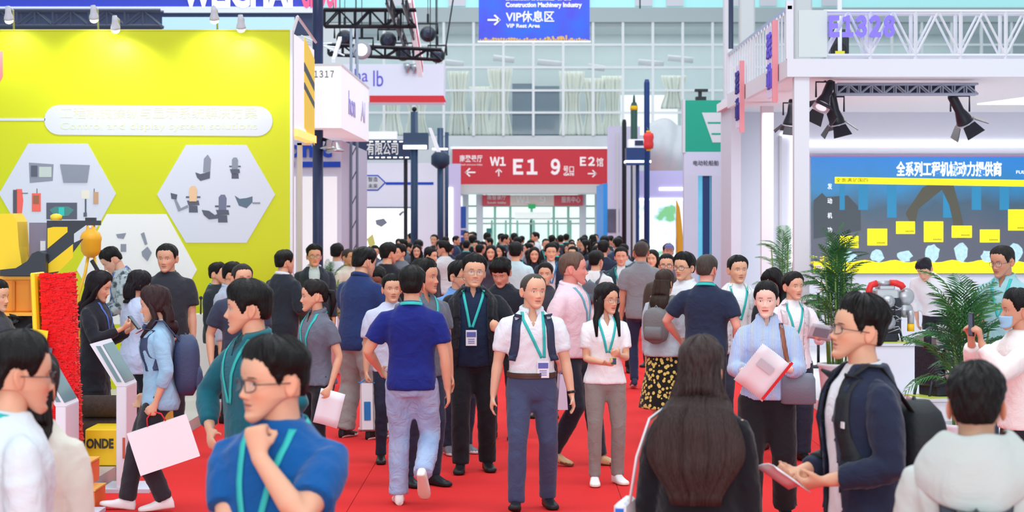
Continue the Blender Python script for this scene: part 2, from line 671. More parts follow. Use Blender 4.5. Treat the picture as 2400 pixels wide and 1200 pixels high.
def hair_cap(style, res, top=.02, side=.009, wide=1.0, seed=0, rough=1.0):
    nc, nr = res
    u = np.linspace(-1, 1, nc, endpoint=False)
    a = math.pi * u
    t = np.linspace(0.03, 1, nr)
    zr = .2322 * (0.5 * t + .5 * np.sin(t * math.pi / 2))
    A, Z = np.meshgrid(a, zr)
    x, y, z = skull(A, Z, wide)
    hl = HAIRLINE[style]
    rng = np.random.default_rng(seed)
    jit = .0032 * rough * sum(np.sin(A * f + rng.uniform(0, 6)) for f in (9, 17, 31)) / 2
    zl = np.interp(np.degrees(np.abs(A)), hl[0], hl[1]) + jit
    m = Z - zl
    th = side + (top - side) * ss(.14, .195, Z)
    th = th * (1 + .15 * np.clip(np.cos(A), 0, 1) * ss(.17, .2, Z))
    nz = sum(np.sin(A * f * np.cos(p) * 1.0 + Z * g + p) for f, g, p in zip(rng.uniform(14, 40, 7), rng.uniform(-120, 120, 7), rng.uniform(0, 6, 7))) / 3
    th = th * (1 + .16 * rough * nz)
    fw_ = np.clip(np.cos(A) * 1.3, 0, 1)
    th = np.where(m > 0, .0012 + th * ss(-.004, .02 + .03 * fw_, m), -.006)
    dx, dy, dz = x / .08, (y - .005) / .1, (Z - .115) / .105 * .9
    L = np.sqrt(dx ** 2 + dy ** 2 + dz ** 2) + 1e-6
    V = np.stack([x + th * dx / L, y + th * dy / L, z + th * dz / L], -1).reshape(-1, 3)
    keep = (m > -.014)
    F = []
    for r in range(nr - 1):
        for i in range(nc):
            j = (i + 1) % nc
            if keep[r, i] or keep[r, j] or keep[r + 1, i] or keep[r + 1, j]:
                F.append((r * nc + i, r * nc + j, (r + 1) * nc + j, (r + 1) * nc + i))
    F.append(tuple(range((nr - 1) * nc, nr * nc)))
    return V, F


# torso sections at 1.75 m body height: z, half-width, half-depth, forward offset
TORSO_M = np.array([(.78, .140, .100, .008), (.85, .165, .116, .012), (.92, .172, .118, .010), (1.00, .163, .110, 0), (1.08, .157, .106, -.004), (1.18, .165, .112, -.006),
                    (1.27, .178, .122, -.006), (1.34, .180, .116, 0), (1.385, .162, .102, .006), (1.425, .120, .084, .012), (1.46, .084, .070, .014), (1.485, .062, .060, .012)])
TORSO_F = np.array([(.78, .145, .102, .008), (.85, .168, .118, .014), (.92, .166, .114, .012), (1.00, .144, .098, 0), (1.08, .130, .090, -.004), (1.18, .138, .098, -.010),
                    (1.26, .150, .116, -.018), (1.33, .150, .104, -.006), (1.38, .134, .088, .004), (1.425, .096, .070, .010), (1.46, .062, .058, .012), (1.48, .052, .052, .012)])


class Jobs:
    """surfaces grown from overlapping lofts: voxel union, then smoothing; evaluated in one batch"""

    def __init__(s):
        s.items = []

    def add(s, geo, voxel, smooth=4):
        job = {'geo': geo, 'voxel': voxel, 'smooth': smooth}
        s.items.append(job)
        return job

    def flush(s):
        obs = []
        for j in s.items:
            V, F = [], []
            for (v, f) in j['geo']:
                k = len(V)
                V += list(v)
                F += [tuple(i + k for i in q) for q in f]
            me = bpy.data.meshes.new('tmp')
            me.from_pydata(V, [], F)
            o = bpy.data.objects.new('tmp', me)
            r = o.modifiers.new('r', 'REMESH')
            r.mode = 'VOXEL'
            r.voxel_size = j['voxel']
            if j['smooth']:
                sm = o.modifiers.new('s', 'SMOOTH')
                sm.factor = 0.5
                sm.iterations = j['smooth']
            COL.objects.link(o)
            obs.append(o)
        dg = bpy.context.evaluated_depsgraph_get()
        for j, o in zip(s.items, obs):
            e = o.evaluated_get(dg).to_mesh()
            n = len(e.vertices)
            co = np.empty(n * 3, np.float32)
            e.vertices.foreach_get('co', co)
            fl = np.empty(len(e.loops), np.int32)
            e.loops.foreach_get('vertex_index', fl)
            nm = np.empty(n * 3, np.float32)
            e.vertices.foreach_get('normal', nm)
            j['V'] = co.reshape(-1, 3).astype(float)
            j['N'] = nm.reshape(-1, 3).astype(float)
            j['F'] = fl.reshape(-1, 4)
            del j['geo']
        for o in obs:
            me = o.data
            bpy.data.objects.remove(o)
            bpy.data.meshes.remove(me)
        s.items = []


JOBS = Jobs()


def quad_mesh(name, V, F, extra=None, colors=None):
    """V (n,3), F (m,4) arrays plus optional (V2, faces2) list"""
    me = bpy.data.meshes.new(name)
    V2, F2 = extra if extra else (np.zeros((0, 3)), [])
    n1 = len(V)
    VV = np.concatenate([V, V2]).astype(np.float32)
    me.vertices.add(len(VV))
    me.vertices.foreach_set('co', VV.ravel())
    lens = np.concatenate([np.full(len(F), 4), np.array([len(f) for f in F2], int)]).astype(np.int32)
    loops = np.concatenate([np.asarray(F).ravel(), np.array([i + n1 for f in F2 for i in f], int)]).astype(np.int32)
    starts = np.concatenate([[0], np.cumsum(lens)[:-1]]).astype(np.int32)
    me.loops.add(len(loops))
    me.loops.foreach_set('vertex_index', loops)
    me.polygons.add(len(lens))
    me.polygons.foreach_set('loop_start', starts)
    me.polygons.foreach_set('use_smooth', np.ones(len(lens), bool))
    me.update(calc_edges=True)
    me.validate()
    if colors is not None:
        at = me.color_attributes.new('col', 'FLOAT_COLOR', 'POINT')
        at.data.foreach_set('color', np.concatenate([colors, np.ones((len(colors), 1))], 1).astype(np.float32).ravel())
    return me


def ik(a, b, l1, l2, pole):
    a, b, pole = np.array(a, float), np.array(b, float), np.array(pole, float)
    d = b - a
    L = np.linalg.norm(d)
    mx = (l1 + l2) * .998
    if L > mx:
        b = a + d / L * mx
        L = mx
    u = (b - a) / max(L, 1e-6)
    c = (l1 ** 2 - l2 ** 2 + L ** 2) / (2 * L)
    h = math.sqrt(max(l1 ** 2 - c ** 2, 0))
    p = pole - u * np.dot(pole, u)
    p /= max(np.linalg.norm(p), 1e-6)
    return a + u * c + p * h, b


def unit(v):
    v = np.array(v, float)
    return v / max(np.linalg.norm(v), 1e-9)


def hand_geo(wp, d, n, left, curl=0.5, fine=True, thumb=0.3, point=False):
    d = unit(d)
    n = np.array(n, float)
    n = unit(n - d * np.dot(n, d))
    wt = np.cross(n, d) if left else np.cross(d, n)
    out = []
    P = [wp - d * .02, wp + d * .02, wp + d * .055, wp + d * .085, wp + d * .096]
    out.append(tube_geo(P, [(.024, .02), (.031, .018), (.040, .016), (.0405, .0145), (.034, .010)], 12, up=wt))
    lens = [.074, .082, .076, .060]
    for i, ln in enumerate(lens):
        off = (.0295 - .0195 * i)
        base = wp + d * (.086 - .004 * abs(i - 1)) + wt * off
        dirv, pts, rr = d.copy(), [base - d * .02, base], [.0088, .0092]
        ang = 0
        cc = curl * (1 + .12 * i)
        if point and i == 0:
            cc = .1
        for k, seg in enumerate((.45, .30, .25)):
            ang += cc * (0.9, 1.1, .7)[k]
            dirv = d * math.cos(ang) + n * math.sin(ang) + wt * (.06 * (1.5 - i)) * math.cos(ang)
            base = base + unit(dirv) * ln * seg
            pts.append(base)
            rr.append((.0086, .0078, .0062)[k])
        out.append(tube_geo(pts, rr, 8))
    b0 = wp + d * .022 + wt * .022
    t1 = unit(d * .75 + wt * .75 + n * (.1 + thumb))
    t2 = unit(d * .95 + wt * .25 + n * (.15 + thumb * 1.6))
    p1 = b0 + t1 * .034
    p2 = p1 + t2 * .030
    p3 = p2 + t2 * .024
    out.append(tube_geo([b0 - t1 * .01, b0, p1, p2, p3], [.011, .0135, .0115, .0105, .0075], 8))
    return out


ARM_DOWN = dict(hand=(.235, -.04, .80))
PEOPLE = []


class Person:
    def __init__(s, label, px=None, s_=None, h=1.72, yaw=0, x=None, y=None, detail=1, sex='m', fat=0.0, lean=0, side=0, twist=0, head=(0, 0, 0), armL=None, armR=None,
                 legs=None, top=None, inner=None, bottom=None, shoes=(30, 28, 30), sole=None, hair=None, skin=(224, 170, 140), lips=None, glasses=False, lanyard=False,
                 badge=None, base=0.0, wide=1.0, smile=0, group=None, wear=None, hs=1.06, belt=None, mask=None, name='person', watch=None, only_upper=False):
        s.__dict__.update(locals())
        del s.__dict__['s']
        s.scale = s_ if s_ else 250
        if px is not None:
            s.X, s.Y = (px - CX) / s_, FPX / s_
        else:
            s.X, s.Y = x, y
        s.k = (h - .85 * (hair or {}).get('top', .019)) / 1.722
        s.fem = sex == 'f'
        s.raw()
        PEOPLE.append(s)

    # posed transform of a neutral upper-body point
    def T(s, p):
        p = np.array(p, float)
        sh = p.shape
        p = p.reshape(-1, 3).copy()
        w = ss(.88, 1.12, p[:, 2])
        tw = ss(1.0, 1.3, p[:, 2]) * math.radians(s.twist)
        c, sn = np.cos(tw), np.sin(tw)
        x, y = p[:, 0] * c - p[:, 1] * sn, p[:, 0] * sn + p[:, 1] * c
        p[:, 0], p[:, 1] = x, y
        z = p[:, 2] - .95
        la = math.radians(s.lean) * w
        y2, z2 = p[:, 1] * np.cos(la) - z * np.sin(la), p[:, 1] * np.sin(la) + z * np.cos(la)
        sa = math.radians(s.side) * w
        x2, z3 = p[:, 0] * np.cos(sa) + z2 * np.sin(sa), -p[:, 0] * np.sin(sa) + z2 * np.cos(sa)
        r = np.stack([x2, y2, z3 + .95 + s.dz], -1)
        return r.reshape(sh)

    def torso(s, infl, z0, z1, n=28, flare=0.0):
        tab = TORSO_F if s.fem else TORSO_M
        zs = np.linspace(z0, z1, 14)
        pts, rad = [], []
        for z in zs:
            rx, ry, yo = (np.interp(z, tab[:, 0], tab[:, i]) for i in (1, 2, 3))
            g = math.exp(-((z - 1.06) / .17) ** 2) * s.fat
            g2 = math.exp(-((z - 1.2) / .35) ** 2) * s.fat
            ry2 = ry * (1 + .42 * g + .1 * g2)
            rx2 = rx * (1 + .22 * g + .08 * g2)
            pts.append((0, yo - ry * .3 * g, z))
            fl = flare * max(0, 1 - (z - z0) / .12)
            rad.append((rx2 + infl + fl, ry2 + infl + fl))
        V, F = tube_geo(pts, rad, n, up=(1, 0, 0), sup=2.35)
        return s.T(np.array(V)).tolist(), F

    def raw(s):
        det = s.detail
        f = s.fem
        # legs first: pelvis height
        legs = s.legs or ((.10, 0, 0, 0, 8), (-.10, 0, 0, 0, -8))
        hipx = .088
        zs = []
        ank = []
        for sg, L in zip((1, -1), legs):
            x, y, lift, pitch, fy = (list(L) + [0] * 5)[:5]
            az = .085 + lift + .17 * math.sin(math.radians(max(pitch, 0)))
            a = np.array((x, y + 0.0, az))
            ank.append((a, pitch, fy))
            hor = math.hypot(x - sg * hipx, y)
            zs.append(az + math.sqrt(max(.843 ** 2 - hor ** 2, .1)))
        s.dz = min(.0, min(zs) - .925)
        hz = .92 + s.dz
        s.legpts = []
        for sg, (a, pitch, fy) in zip((1, -1), ank):
            hp = np.array((sg * hipx, 0.005, hz - .0))
            kn, an = ik(hp, a, .43, .415, (sg * .12, -1, 0))
            s.legpts.append((hp, kn, an, pitch, fy))
        # arms
        shx = .158 if f else .186
        s.armpts = []
        defL, defR = ARM_DOWN, ARM_DOWN
        for sg, arm in ((1, s.armL or defL), (-1, s.armR or defR)):
            S = s.T((sg * shx, .008, 1.366))
            hx, hy, hzz = arm['hand']
            if arm is ARM_DOWN:
                hx = hx * sg * (.9 if f else 1.0)
                tgt = s.T((hx, hy, hzz)) * np.array((1, 1, 0)) + np.array((0, 0, hzz + s.dz))
            elif arm.get('t', True):
                tgt = s.T((hx, hy, hzz))
            else:
                tgt = np.array((hx, hy, hzz)) + np.array((0, 0, s.dz))
            pole = arm.get('pole', (sg * .45, .8, -.35))
            E, Wp = ik(S, tgt, .285, .25, pole)
            d = arm.get('d')
            d = unit(d) if d is not None else unit(Wp - E)
            n = arm.get('n', (-sg, 0, 0.0))
            s.armpts.append((S, E, Wp, d, n, arm.get('curl', .38), sg, arm.get('thumb', .3)))
        near = det >= 2
        vox = {0: .024, .5: .018, 1: .013, 2: .0092}[det]
        # body
        geo = [s.torso(-.014, .89, 1.485, 24)]
        nr = .047 if f else .0575
        nr *= 1 + .15 * s.fat
        s.head_local = np.array((0, -.022, 1.722 - .2322 * s.hs - .004))
        ntop = s.T(s.head_local + np.array((0, .022, .085)))
        geo.append(tube_geo([s.T((0, .018, 1.42)), s.T((0, .010, 1.475)), s.T((0, 0.0, 1.52)), ntop], [nr * 1.25, nr * 1.03, nr, nr], 18))
        for (S, E, Wp, d, n, curl, sg, th) in s.armpts:
            ff = .84 if f else 1.0
            q = lambda t: S + (E - S) * t
            r_ = lambda t: E + (Wp - E) * t
            geo.append(tube_geo([q(-.12), q(.0), q(.35), q(.75), E, r_(.25), r_(.6), r_(1)], [x * ff for x in (.03, .049, .049, .045, .039, .042, .035, .0265)], 14))
            geo += hand_geo(Wp, d, n, sg > 0, curl, thumb=th)
        for (hp, kn, an, pitch, fy) in (s.legpts if not (s.bottom and s.bottom['kind'] == 'trousers') else []):
            geo.append(tube_geo([hp + (0, 0, .06), hp, hp + (kn - hp) * .4, kn, kn + (an - kn) * .3, an, an - (0, 0, .03)], [(.05), .070, .064, .046, .044, .032, .03], 14))
        s.j_body = JOBS.add(geo, vox, 4 if det else 2)
        # garments
        s.j_g = []
        vg = {0: .026, .5: .019, 1: .0148, 2: .0115}[det]
        for which, g in (('top', s.top), ('inner', s.inner)):
            if not g:
                continue
            infl = g.get('infl', {'tee': .010, 'polo': .011, 'shirt': .012, 'jacket': .022, 'hoodie': .03, 'dress': .010}.get(g['kind'], .010) if which == 'top' else .004)
            hem = g.get('hem', .83)
            tors = [s.torso(infl, hem, 1.478, 28, .012 if hem < .93 else 0)]
            # flare of the hem keeps the cloth off the trousers
            slv = []
            sl = g.get('sleeve', .62)
            loose = g.get('loose', .014 if g['kind'] != 'jacket' else .020)
            for (S, E, Wp, d, n, curl, sg, th) in s.armpts:
                if sl <= 0:
                    continue
                ff = .86 if f else 1.0
                base = [(-.38, .036), (-.12, .045), (.0, .049), (.15, .053), (.4, .054), (.7, .048), (1.0, .043), (1.3, .042), (1.6, .036), (1.9, .031), (2.0, .03)]
                pts, rad = [], []
                Tn = s.T((sg * shx * .42, .012, 1.40))
                pt = lambda t: (S + (E - S) * t) if t <= 1 else E + (Wp - E) * (t - 1)
                for t, r in base:
                    if t > sl:
                        break
                    if t < -.3:
                        pts.append(Tn)
                    elif t < 0:
                        pts.append(S + (Tn - S) * .35)
                    else:
                        pts.append(pt(t))
                    rad.append(r * ff + loose * ((.35 if t < .05 else .8) if t < .3 else (1 + .35 * min(t, 1) if sl < 1.2 else 1)) - (.006 if t < 0 else 0))
                rl = np.interp(sl, [b[0] for b in base], [b[1] for b in base]) * ff
                pts.append(pt(sl))
                rad.append(rl + loose * (1.35 if sl < 1.2 else .8))
                slv.append(tube_geo(pts, rad, 16))
            if g.get('open') is not None:
                s.j_g.append((which, g, JOBS.add(tors, vg, 4), JOBS.add(slv, vg, 4) if slv else None))
            else:
                geo = tors + slv
                if g['kind'] == 'dress':
                    pass
                s.j_g.append((which, g, JOBS.add(geo, vg, 4), None))
        b = s.bottom
        s.j_b = None
        if b:
            geo = []
            lo = b.get('loose', 0.0)
            if b['kind'] == 'trousers':
                geo.append(s.torso(b.get('infl', .0), .80, b.get('waist', 1.0), 24))
                for (hp, kn, an, pitch, fy) in s.legpts:
                    up = hp + np.array((0, .0, .03))
                    hemz = b.get('hem', .02)
                    an2 = an + (kn - an) / np.linalg.norm(kn - an) * hemz - unit(kn - an) * .035
                    geo.append(tube_geo([up, hp - (0, 0, .03), hp + (kn - hp) * .45, kn, kn + (an2 - kn) * .35, kn + (an2 - kn) * .8, an2],
                                        [.088, .095 + lo, .083 + lo, .064 + lo, .062 + lo * 1.2, .054 + lo * 1.4, .054 + lo * 1.5], 18))
            else:   # skirt
                hemz = b.get('hem', .35)
                fl = b.get('flare', .09)
                zt = b.get('waist', 1.02)
                pts, rad = [], []
                cx = sum(L[2][0] for L in s.legpts) / 2
                cy = sum(L[2][1] for L in s.legpts) / 2
                for z in np.linspace(zt, hemz, 10):
                    tab = TORSO_F
                    rx, ry = np.interp(max(z, .88), tab[:, 0], tab[:, 1]), np.interp(max(z, .88), tab[:, 0], tab[:, 2])
                    t = np.clip((.88 - z) / .6, 0, 1)
                    pts.append((cx * t, cy * t, z + s.dz))
                    rad.append((rx + .008 + fl * t, ry + .008 + fl * 1.15 * t))
                geo.append(tube_geo(pts, rad, 28, up=(1, 0, 0)))
            s.j_b = JOBS.add(geo, {0: .03, .5: .025, 1: .0185, 2: .024}[det], 4)

    def folds(s, V, N, amp, seed, fscale=1.0):
        rng = np.random.default_rng(seed)
        h = np.zeros(len(V))
        for i in range(7):
            k = rng.normal(size=3) * np.array((30, 30, 22)) * fscale * (1 + i * .25)
            ph = rng.uniform(0, 6)
            warp = .8 * np.sin(V @ (rng.normal(size=3) * 9) + rng.uniform(0, 6))
            h += (1 - np.abs(np.sin(V @ k * .5 + ph + warp))) ** 2 / (1 + i * .25)
        h = h / 2.2 - .55
        return V + N * (h * amp)[:, None] if np.ndim(amp) else V + N * (h * amp)[:, None]

    def finish(s, seed):
        det = s.detail
        f = s.fem
        wide = s.wide * (.94 if f else 1.0)
        res = {0: (36, 30), .5: (60, 50), 1: (80, 60), 2: (132, 100)}[det]
        lips = s.lips or ((200, 92, 92) if f else (190, 116, 104))
        hv, hf, hc = head_geo(res, wide, s.skin, lips, fem=f, smile=s.smile)
        from mathutils import Euler
        hy, hp, hr = (math.radians(v) for v in s.head)
        R = np.array(Euler((hp, hr, hy), 'XYZ').to_matrix())
        piv = np.array((0, .02, .05))
        la, sa, tw = math.radians(s.lean), math.radians(s.side), math.radians(s.twist)
        RB = np.array(Matrix.Rotation(sa, 3, 'Y') @ Matrix.Rotation(la, 3, 'X') @ Matrix.Rotation(tw, 3, 'Z'))
        org = s.T(s.head_local + piv * s.hs)

        def H(p):
            p = np.asarray(p, float)
            return ((p - piv) * s.hs) @ R.T @ RB.T + org
        s.H = H
        j = s.j_body
        sk = np.array(srgb(s.skin))
        cols = np.concatenate([np.repeat(sk[None], len(j['V']), 0), hc])
        me = quad_mesh('body', j['V'], j['F'], (H(hv), hf), cols)
        me.materials.append(M_SKIN)
        root = link(s.name, me)
        root.location = (s.X, s.Y, s.base)
        root.rotation_euler = (0, 0, math.radians(s.yaw))
        root.scale = (s.k,) * 3
        tag(root, s.label, 'person', s.group)
        s.root = root
        # garments
        s.bvh = {}
        for which, g, ja, jb in s.j_g:
            V, N, F = ja['V'], ja['N'], ja['F']
            amp = g.get('fold', .006 if g['kind'] in ('tee', 'polo', 'shirt') else .008)
            neu = s.Tinv(V)
            V2 = s.folds(V, N, amp, seed * 7 + len(which), 1.0) if det else V
            RBx = np.array(Matrix.Rotation(sa, 3, 'Y') @ Matrix.Rotation(la, 3, 'X') @ Matrix.Rotation(tw, 3, 'Z'))[:, 0]
            vgs = {0: .026, .5: .019, 1: .0148, 2: .0115}[det] * .62

            def snap(ww, x0=0.0, zmin=-1):
                ax_ = np.abs(neu[:, 0] - x0)
                d_ = ww - ax_
                mk = (np.abs(d_) < vgs) & (neu[:, 1] < -.01) & (neu[:, 2] > zmin)
                dx = np.where(mk, d_ * np.sign(neu[:, 0] - x0), 0)
                neu[:, 0] += dx
                V2[:] = V2 + dx[:, None] * RBx[None]
            if g.get('open') is not None:
                snap(np.interp(neu[:, 2], [g.get('hem', .83), 1.15, 1.40, 1.47], [g['open'][0], g['open'][1], g['open'][1] * .9 + .015, .06]), g.get('shift', 0))
            if g.get('v'):
                snap((neu[:, 2] - (1.475 - g['v'])) * .42 + .002, 0, 1.475 - g['v'])
            cen = neu[F].mean(1)
            keep = np.ones(len(F), bool)
            op = g.get('open')
            front = cen[:, 1] < -.01
            if op is not None:
                w0, w1 = op       # half-width of the opening at the hem and at the chest
                ww = np.interp(cen[:, 2], [g.get('hem', .83), 1.15, 1.40, 1.47], [w0, w1, w1 * .9 + .015, .06])
                keep &= ~(front & (np.abs(cen[:, 0] - g.get('shift', 0)) < ww))
            v = g.get('v')
            if v:
                keep &= ~(front & (cen[:, 2] > 1.475 - v) & (np.abs(cen[:, 0]) < (cen[:, 2] - (1.475 - v)) * .42 + .002))
            F2 = F[keep]
            extra = None
            if jb:
                Vb = s.folds(jb['V'], jb['N'], amp, seed * 7 + 3, 1.1) if det else jb['V']
                Vall = np.concatenate([V2, Vb])
                Fall = np.concatenate([F2, jb['F'] + len(V2)])
            else:
                Vall, Fall = V2, F2
            me = quad_mesh(g['kind'], Vall, Fall)
            me.materials.append(g.get('mat', M_CLOTH))
            nm = {'tee': 'tshirt', 'polo': 'polo_shirt', 'shirt': 'shirt', 'jacket': 'jacket', 'hoodie': 'hoodie', 'dress': 'dress'}[g['kind']]
            o = link(nm, me, None, root, color=g['color'])
            if op is not None and det:
                md = o.modifiers.new('cloth_thickness', 'SOLIDIFY')
                md.thickness = .006
                md.offset = -1
            s.bvh[which] = BVHTree.FromPolygons([tuple(v) for v in Vall], [tuple(q) for q in Fall])
            if g['kind'] == 'tee' and det >= 1:
                mb = MB()
                s.neck_ring(mb, (.0585 if f else .068) * (1 + .12 * s.fat), 1.492, .022, 0, 2 * math.pi, n=36, tilt=-.012, dy=.013, flare=.007)
                link('neckband', mb.mesh('neckband'), M_CLOTH, o, color=g['color']).modifiers.new('t', 'SOLIDIFY').thickness = .004
            if g.get('collar'):
                s.collar(o, g)
            if g.get('buttons') and det:
                mb = MB()
                for z in g['buttons']:
                    p = s.front(g.get('bx', 0), z, which)
                    mb.sphere(p, (.008, .004, .008), 8)
                mb.build('button_row', M_BUTTON, o)
            if op is not None and det >= 1 and g.get('lapel', True):
                for sg in (1, -1):
                    q = MB()
                    s.strip(q, [(sg * .066 + g.get('shift', 0), 1.455), (sg * (op[1] + .034), 1.375), (sg * (op[1] + .026), 1.25), (sg * (op[1] + .014), 1.12)], .046, .006)
                    link('lapel', q.mesh('lapel'), g.get('mat', M_CLOTH), o, color=tuple(int(v * .88) for v in g['color'])).modifiers.new('t', 'SOLIDIFY').thickness = .004
            if g.get('logo'):
                lx, lz, lc = g['logo']
                mb = MB()
                p = s.front(lx, lz, which)
                n = 12
                mb.add([tuple(np.array(p) + (math.cos(i * 2 * math.pi / n) * .016, -.001, math.sin(i * 2 * math.pi / n) * .016)) for i in range(n)], [tuple(range(n))])
                q = mb.build('chest_emblem', mat('emblem', lc, .7), o)
                md = q.modifiers.new('t', 'SOLIDIFY')
                md.thickness = .003
        if s.j_b:
            b, jb = s.bottom, s.j_b
            V = s.folds(jb['V'], jb['N'], b.get('fold', .008) * (1 - .9 * ss(.72, .84, jb['V'][:, 2] - s.dz)), seed * 5 + 1, .9) if det else jb['V']
            me = quad_mesh(b['kind'], V, jb['F'])
            me.materials.append(b.get('mat', M_CLOTH))
            link(b['kind'], me, None, root, color=b['color'])
            if s.belt:
                tab = s.torso(b.get('infl', .004) + .006, .985, 1.015, 28)
                mb = MB()
                mb.add(tab[0], tab[1], 0, True)
                mb.build('belt', mat('belt_leather', s.belt, .4), root)
        # shoes
        if not s.only_upper:
            for (hp_, kn, an, pitch, fy) in s.legpts:
                me = shoe_mesh(s.sole or (30, 28, 28))
                R3 = Matrix.Rotation(math.radians(fy), 3, 'Z') @ Matrix.Rotation(math.radians(pitch), 3, 'X')
                o = link('shoe', me, None, root, color=s.shoes)
                o.matrix_local = Matrix.Translation(Vector(an)) @ R3.to_4x4()
        # hair
        hcfg = dict(style='short', color=(24, 20, 20), top=.017, side=.007)
        hcfg.update(s.hair or {})
        if hcfg['style'] != 'none':
            hres = {0: (30, 20), .5: (50, 30), 1: (76, 42), 2: (140, 76)}[det]
            cv, cf = hair_cap(hcfg['style'], hres, hcfg['top'], hcfg['side'], wide, seed, hcfg.get('rough', 1.0))
            mb = MB()
            mb.add(H(cv).tolist(), cf, 0, True)
            L = hcfg.get('length')
            if L:       # falling hair: a back mass and side locks, down to height L
                wv = hcfg.get('width', .085)
                nseg = 18
                NH = 120 if det == 2 else 40
                pts, rad = [], []
                top_ = H(np.array((0, .055, .15)))
                yb = hcfg.get('yb', .115)
                low = s.T(np.array((0, yb, L)))
                for i in range(nseg):
                    t = i / (nseg - 1)
                    z = top_[2] + (low[2] - top_[2]) * t
                    nk = s.T(np.array((0, .072 if z > 1.44 + s.dz else yb - .01, min(max(z - s.dz, L), 1.7))))
                    u = ss(0, .45, t)
                    x = top_[0] * (1 - u) + nk[0] * u
                    y = top_[1] * (1 - u) + (nk[1]) * u
                    pts.append((x, y, z))
                    ww = .080 + (wv - .080) * ss(.02, .62, t)
                    rad.append((ww * (1 - .5 * ss(.62, 1, t)), (.066 - .018 * ss(.1, .4, t)) * (1 - .6 * ss(.7, 1, t))))
                Vt, Ft = tube_geo(pts, rad, NH, up=(1, 0, 0))
                Vt = np.array(Vt)
                an = np.arctan2(Vt[:, 1] - np.repeat([p[1] for p in pts], NH), Vt[:, 0])
                rg = np.random.default_rng(seed)
                wob = sum(np.sin(an * q + rg.uniform(0, 6) + Vt[:, 2] * rg.uniform(-6, 6)) for q in ((7, 11, 17) if det < 2 else (9, 17, 29, 43))) * .0032
                cen = np.repeat(np.array(pts), NH, 0)
                dirv = Vt - cen
                dirv /= np.maximum(np.linalg.norm(dirv, axis=1, keepdims=True), 1e-6)
                Vt = Vt + dirv * wob[:, None]
                mb.add(Vt.tolist(), Ft, 0, True)
                if hcfg.get('locks', True):
                    for sg in (1, -1):
                        p0 = H(np.array((sg * .066 * wide, -.035, .15)))
                        p1 = H(np.array((sg * .085 * wide, -.012, .085)))
                        p2 = H(np.array((sg * .082 * wide, .0, .02)))
                        zl = hcfg.get('lock_len', L)
                        p3 = s.T(np.array((sg * .095, -.06 if hcfg.get('lock_front', True) else .06, 1.42)))
                        p4 = s.T(np.array((sg * .10, -.125 if hcfg.get('lock_front', True) else .10, max(zl, 1.2))))
                        mb.tube([p0, p1, p2, p3, p4], [(.012, .03), (.022, .042), (.026, .04), (.034, .026), (.016, .010)], 14, up=(0, 1, 0))
            if hcfg.get('tail'):
                q0 = H(np.array((0, .10, .15)))
                q1 = H(np.array((0, .145, .14)))
                q2 = H(np.array((0, .155, .07)))
                q3 = H(np.array((0, .13, .07 - hcfg['tail'])))
                mb.tube([q0, q1, q2, q3], [.02, .03, .028, .008], 12)
            if hcfg.get('bun'):
                mb.sphere(H(np.array((0, .12, .16))), .035, 14)
            mb.build('hair', M_HAIR, root).color = (*srgb(hcfg['color']), 1)
        if s.glasses and det:
            s.make_glasses(root)
        if s.mask:
            mb = MB()
            nx, nz_ = 13, 8
            Vm = []
            for i in range(nz_):
                for k in range(nx):
                    zz = .012 + .075 * i / (nz_ - 1)
                    aa = (k / (nx - 1) - .5) * 2.2
                    x, y, z = skull(np.array(aa), np.array(zz), wide)
                    bul = .012 * math.cos(aa) ** 2 + .008 * math.exp(-(aa / .3) ** 2) * (zz > .05)
                    Vm.append((float(x) * 1.04, float(y) - bul - .003, float(z)))
            Fm = [(r * nx + c, r * nx + c + 1, (r + 1) * nx + c + 1, (r + 1) * nx + c) for r in range(nz_ - 1) for c in range(nx - 1)]
            mb.add(H(np.array(Vm)).tolist(), Fm, 0, True)
            o = mb.build('face_mask', mat('surgical_mask', s.mask, .8), root)
            md = o.modifiers.new('t', 'SOLIDIFY')
            md.thickness = .003
        if s.lanyard:
            s.make_lanyard(root)
        if s.watch and det:
            S, E, Wp, d, n, c_, sg, th = s.armpts[0 if s.watch == 'L' else 1]
            dd = unit(Wp - E)
            mb = MB()
            mb.tube([Wp - dd * .03, Wp - dd * .012], [.031, .031], 16)
            mb.build('wrist_watch', M_FRAME, root)
        for fn in (s.wear or []):
            fn(s)
        for k in ('j_body', 'j_g', 'j_b'):
            setattr(s, k, None)

    def Tinv(s, P):
        P = P - np.array((0, 0, s.dz))
        q = P.copy()
        for _ in range(1):
            w = ss(.88, 1.12, q[:, 2])
            sa, la = -math.radians(s.side) * w, -math.radians(s.lean) * w
            z = q[:, 2] - .95
            x2, z2 = q[:, 0] * np.cos(sa) + z * np.sin(sa), -q[:, 0] * np.sin(sa) + z * np.cos(sa)
            y2, z3 = q[:, 1] * np.cos(la) - z2 * np.sin(la), q[:, 1] * np.sin(la) + z2 * np.cos(la)
            tw = -ss(1.0, 1.3, z3 + .95) * math.radians(s.twist)
            c, sn = np.cos(tw), np.sin(tw)
            q = np.stack([x2 * c - y2 * sn, x2 * sn + y2 * c, z3 + .95], -1)
        return q

    def front(s, x, z, which=None, off=.004, back=False):
        """point of the garment surface seen from the wearer's front (or back)"""
        sgn = 1 if back else -1
        o, t = s.T(np.array((x, sgn * .6, z))), s.T(np.array((x, 0, z)))
        d = unit(t - o)
        best = None
        for k, b in s.bvh.items():
            if which and k != which:
                continue
            h = b.ray_cast(Vector(o), Vector(d))
            if h[0] is not None and (best is None or h[3] < best[3]):
                best = h
        if best is None:
            return tuple(t - d * .12)
        return tuple(np.array(best[0]) - d * off)

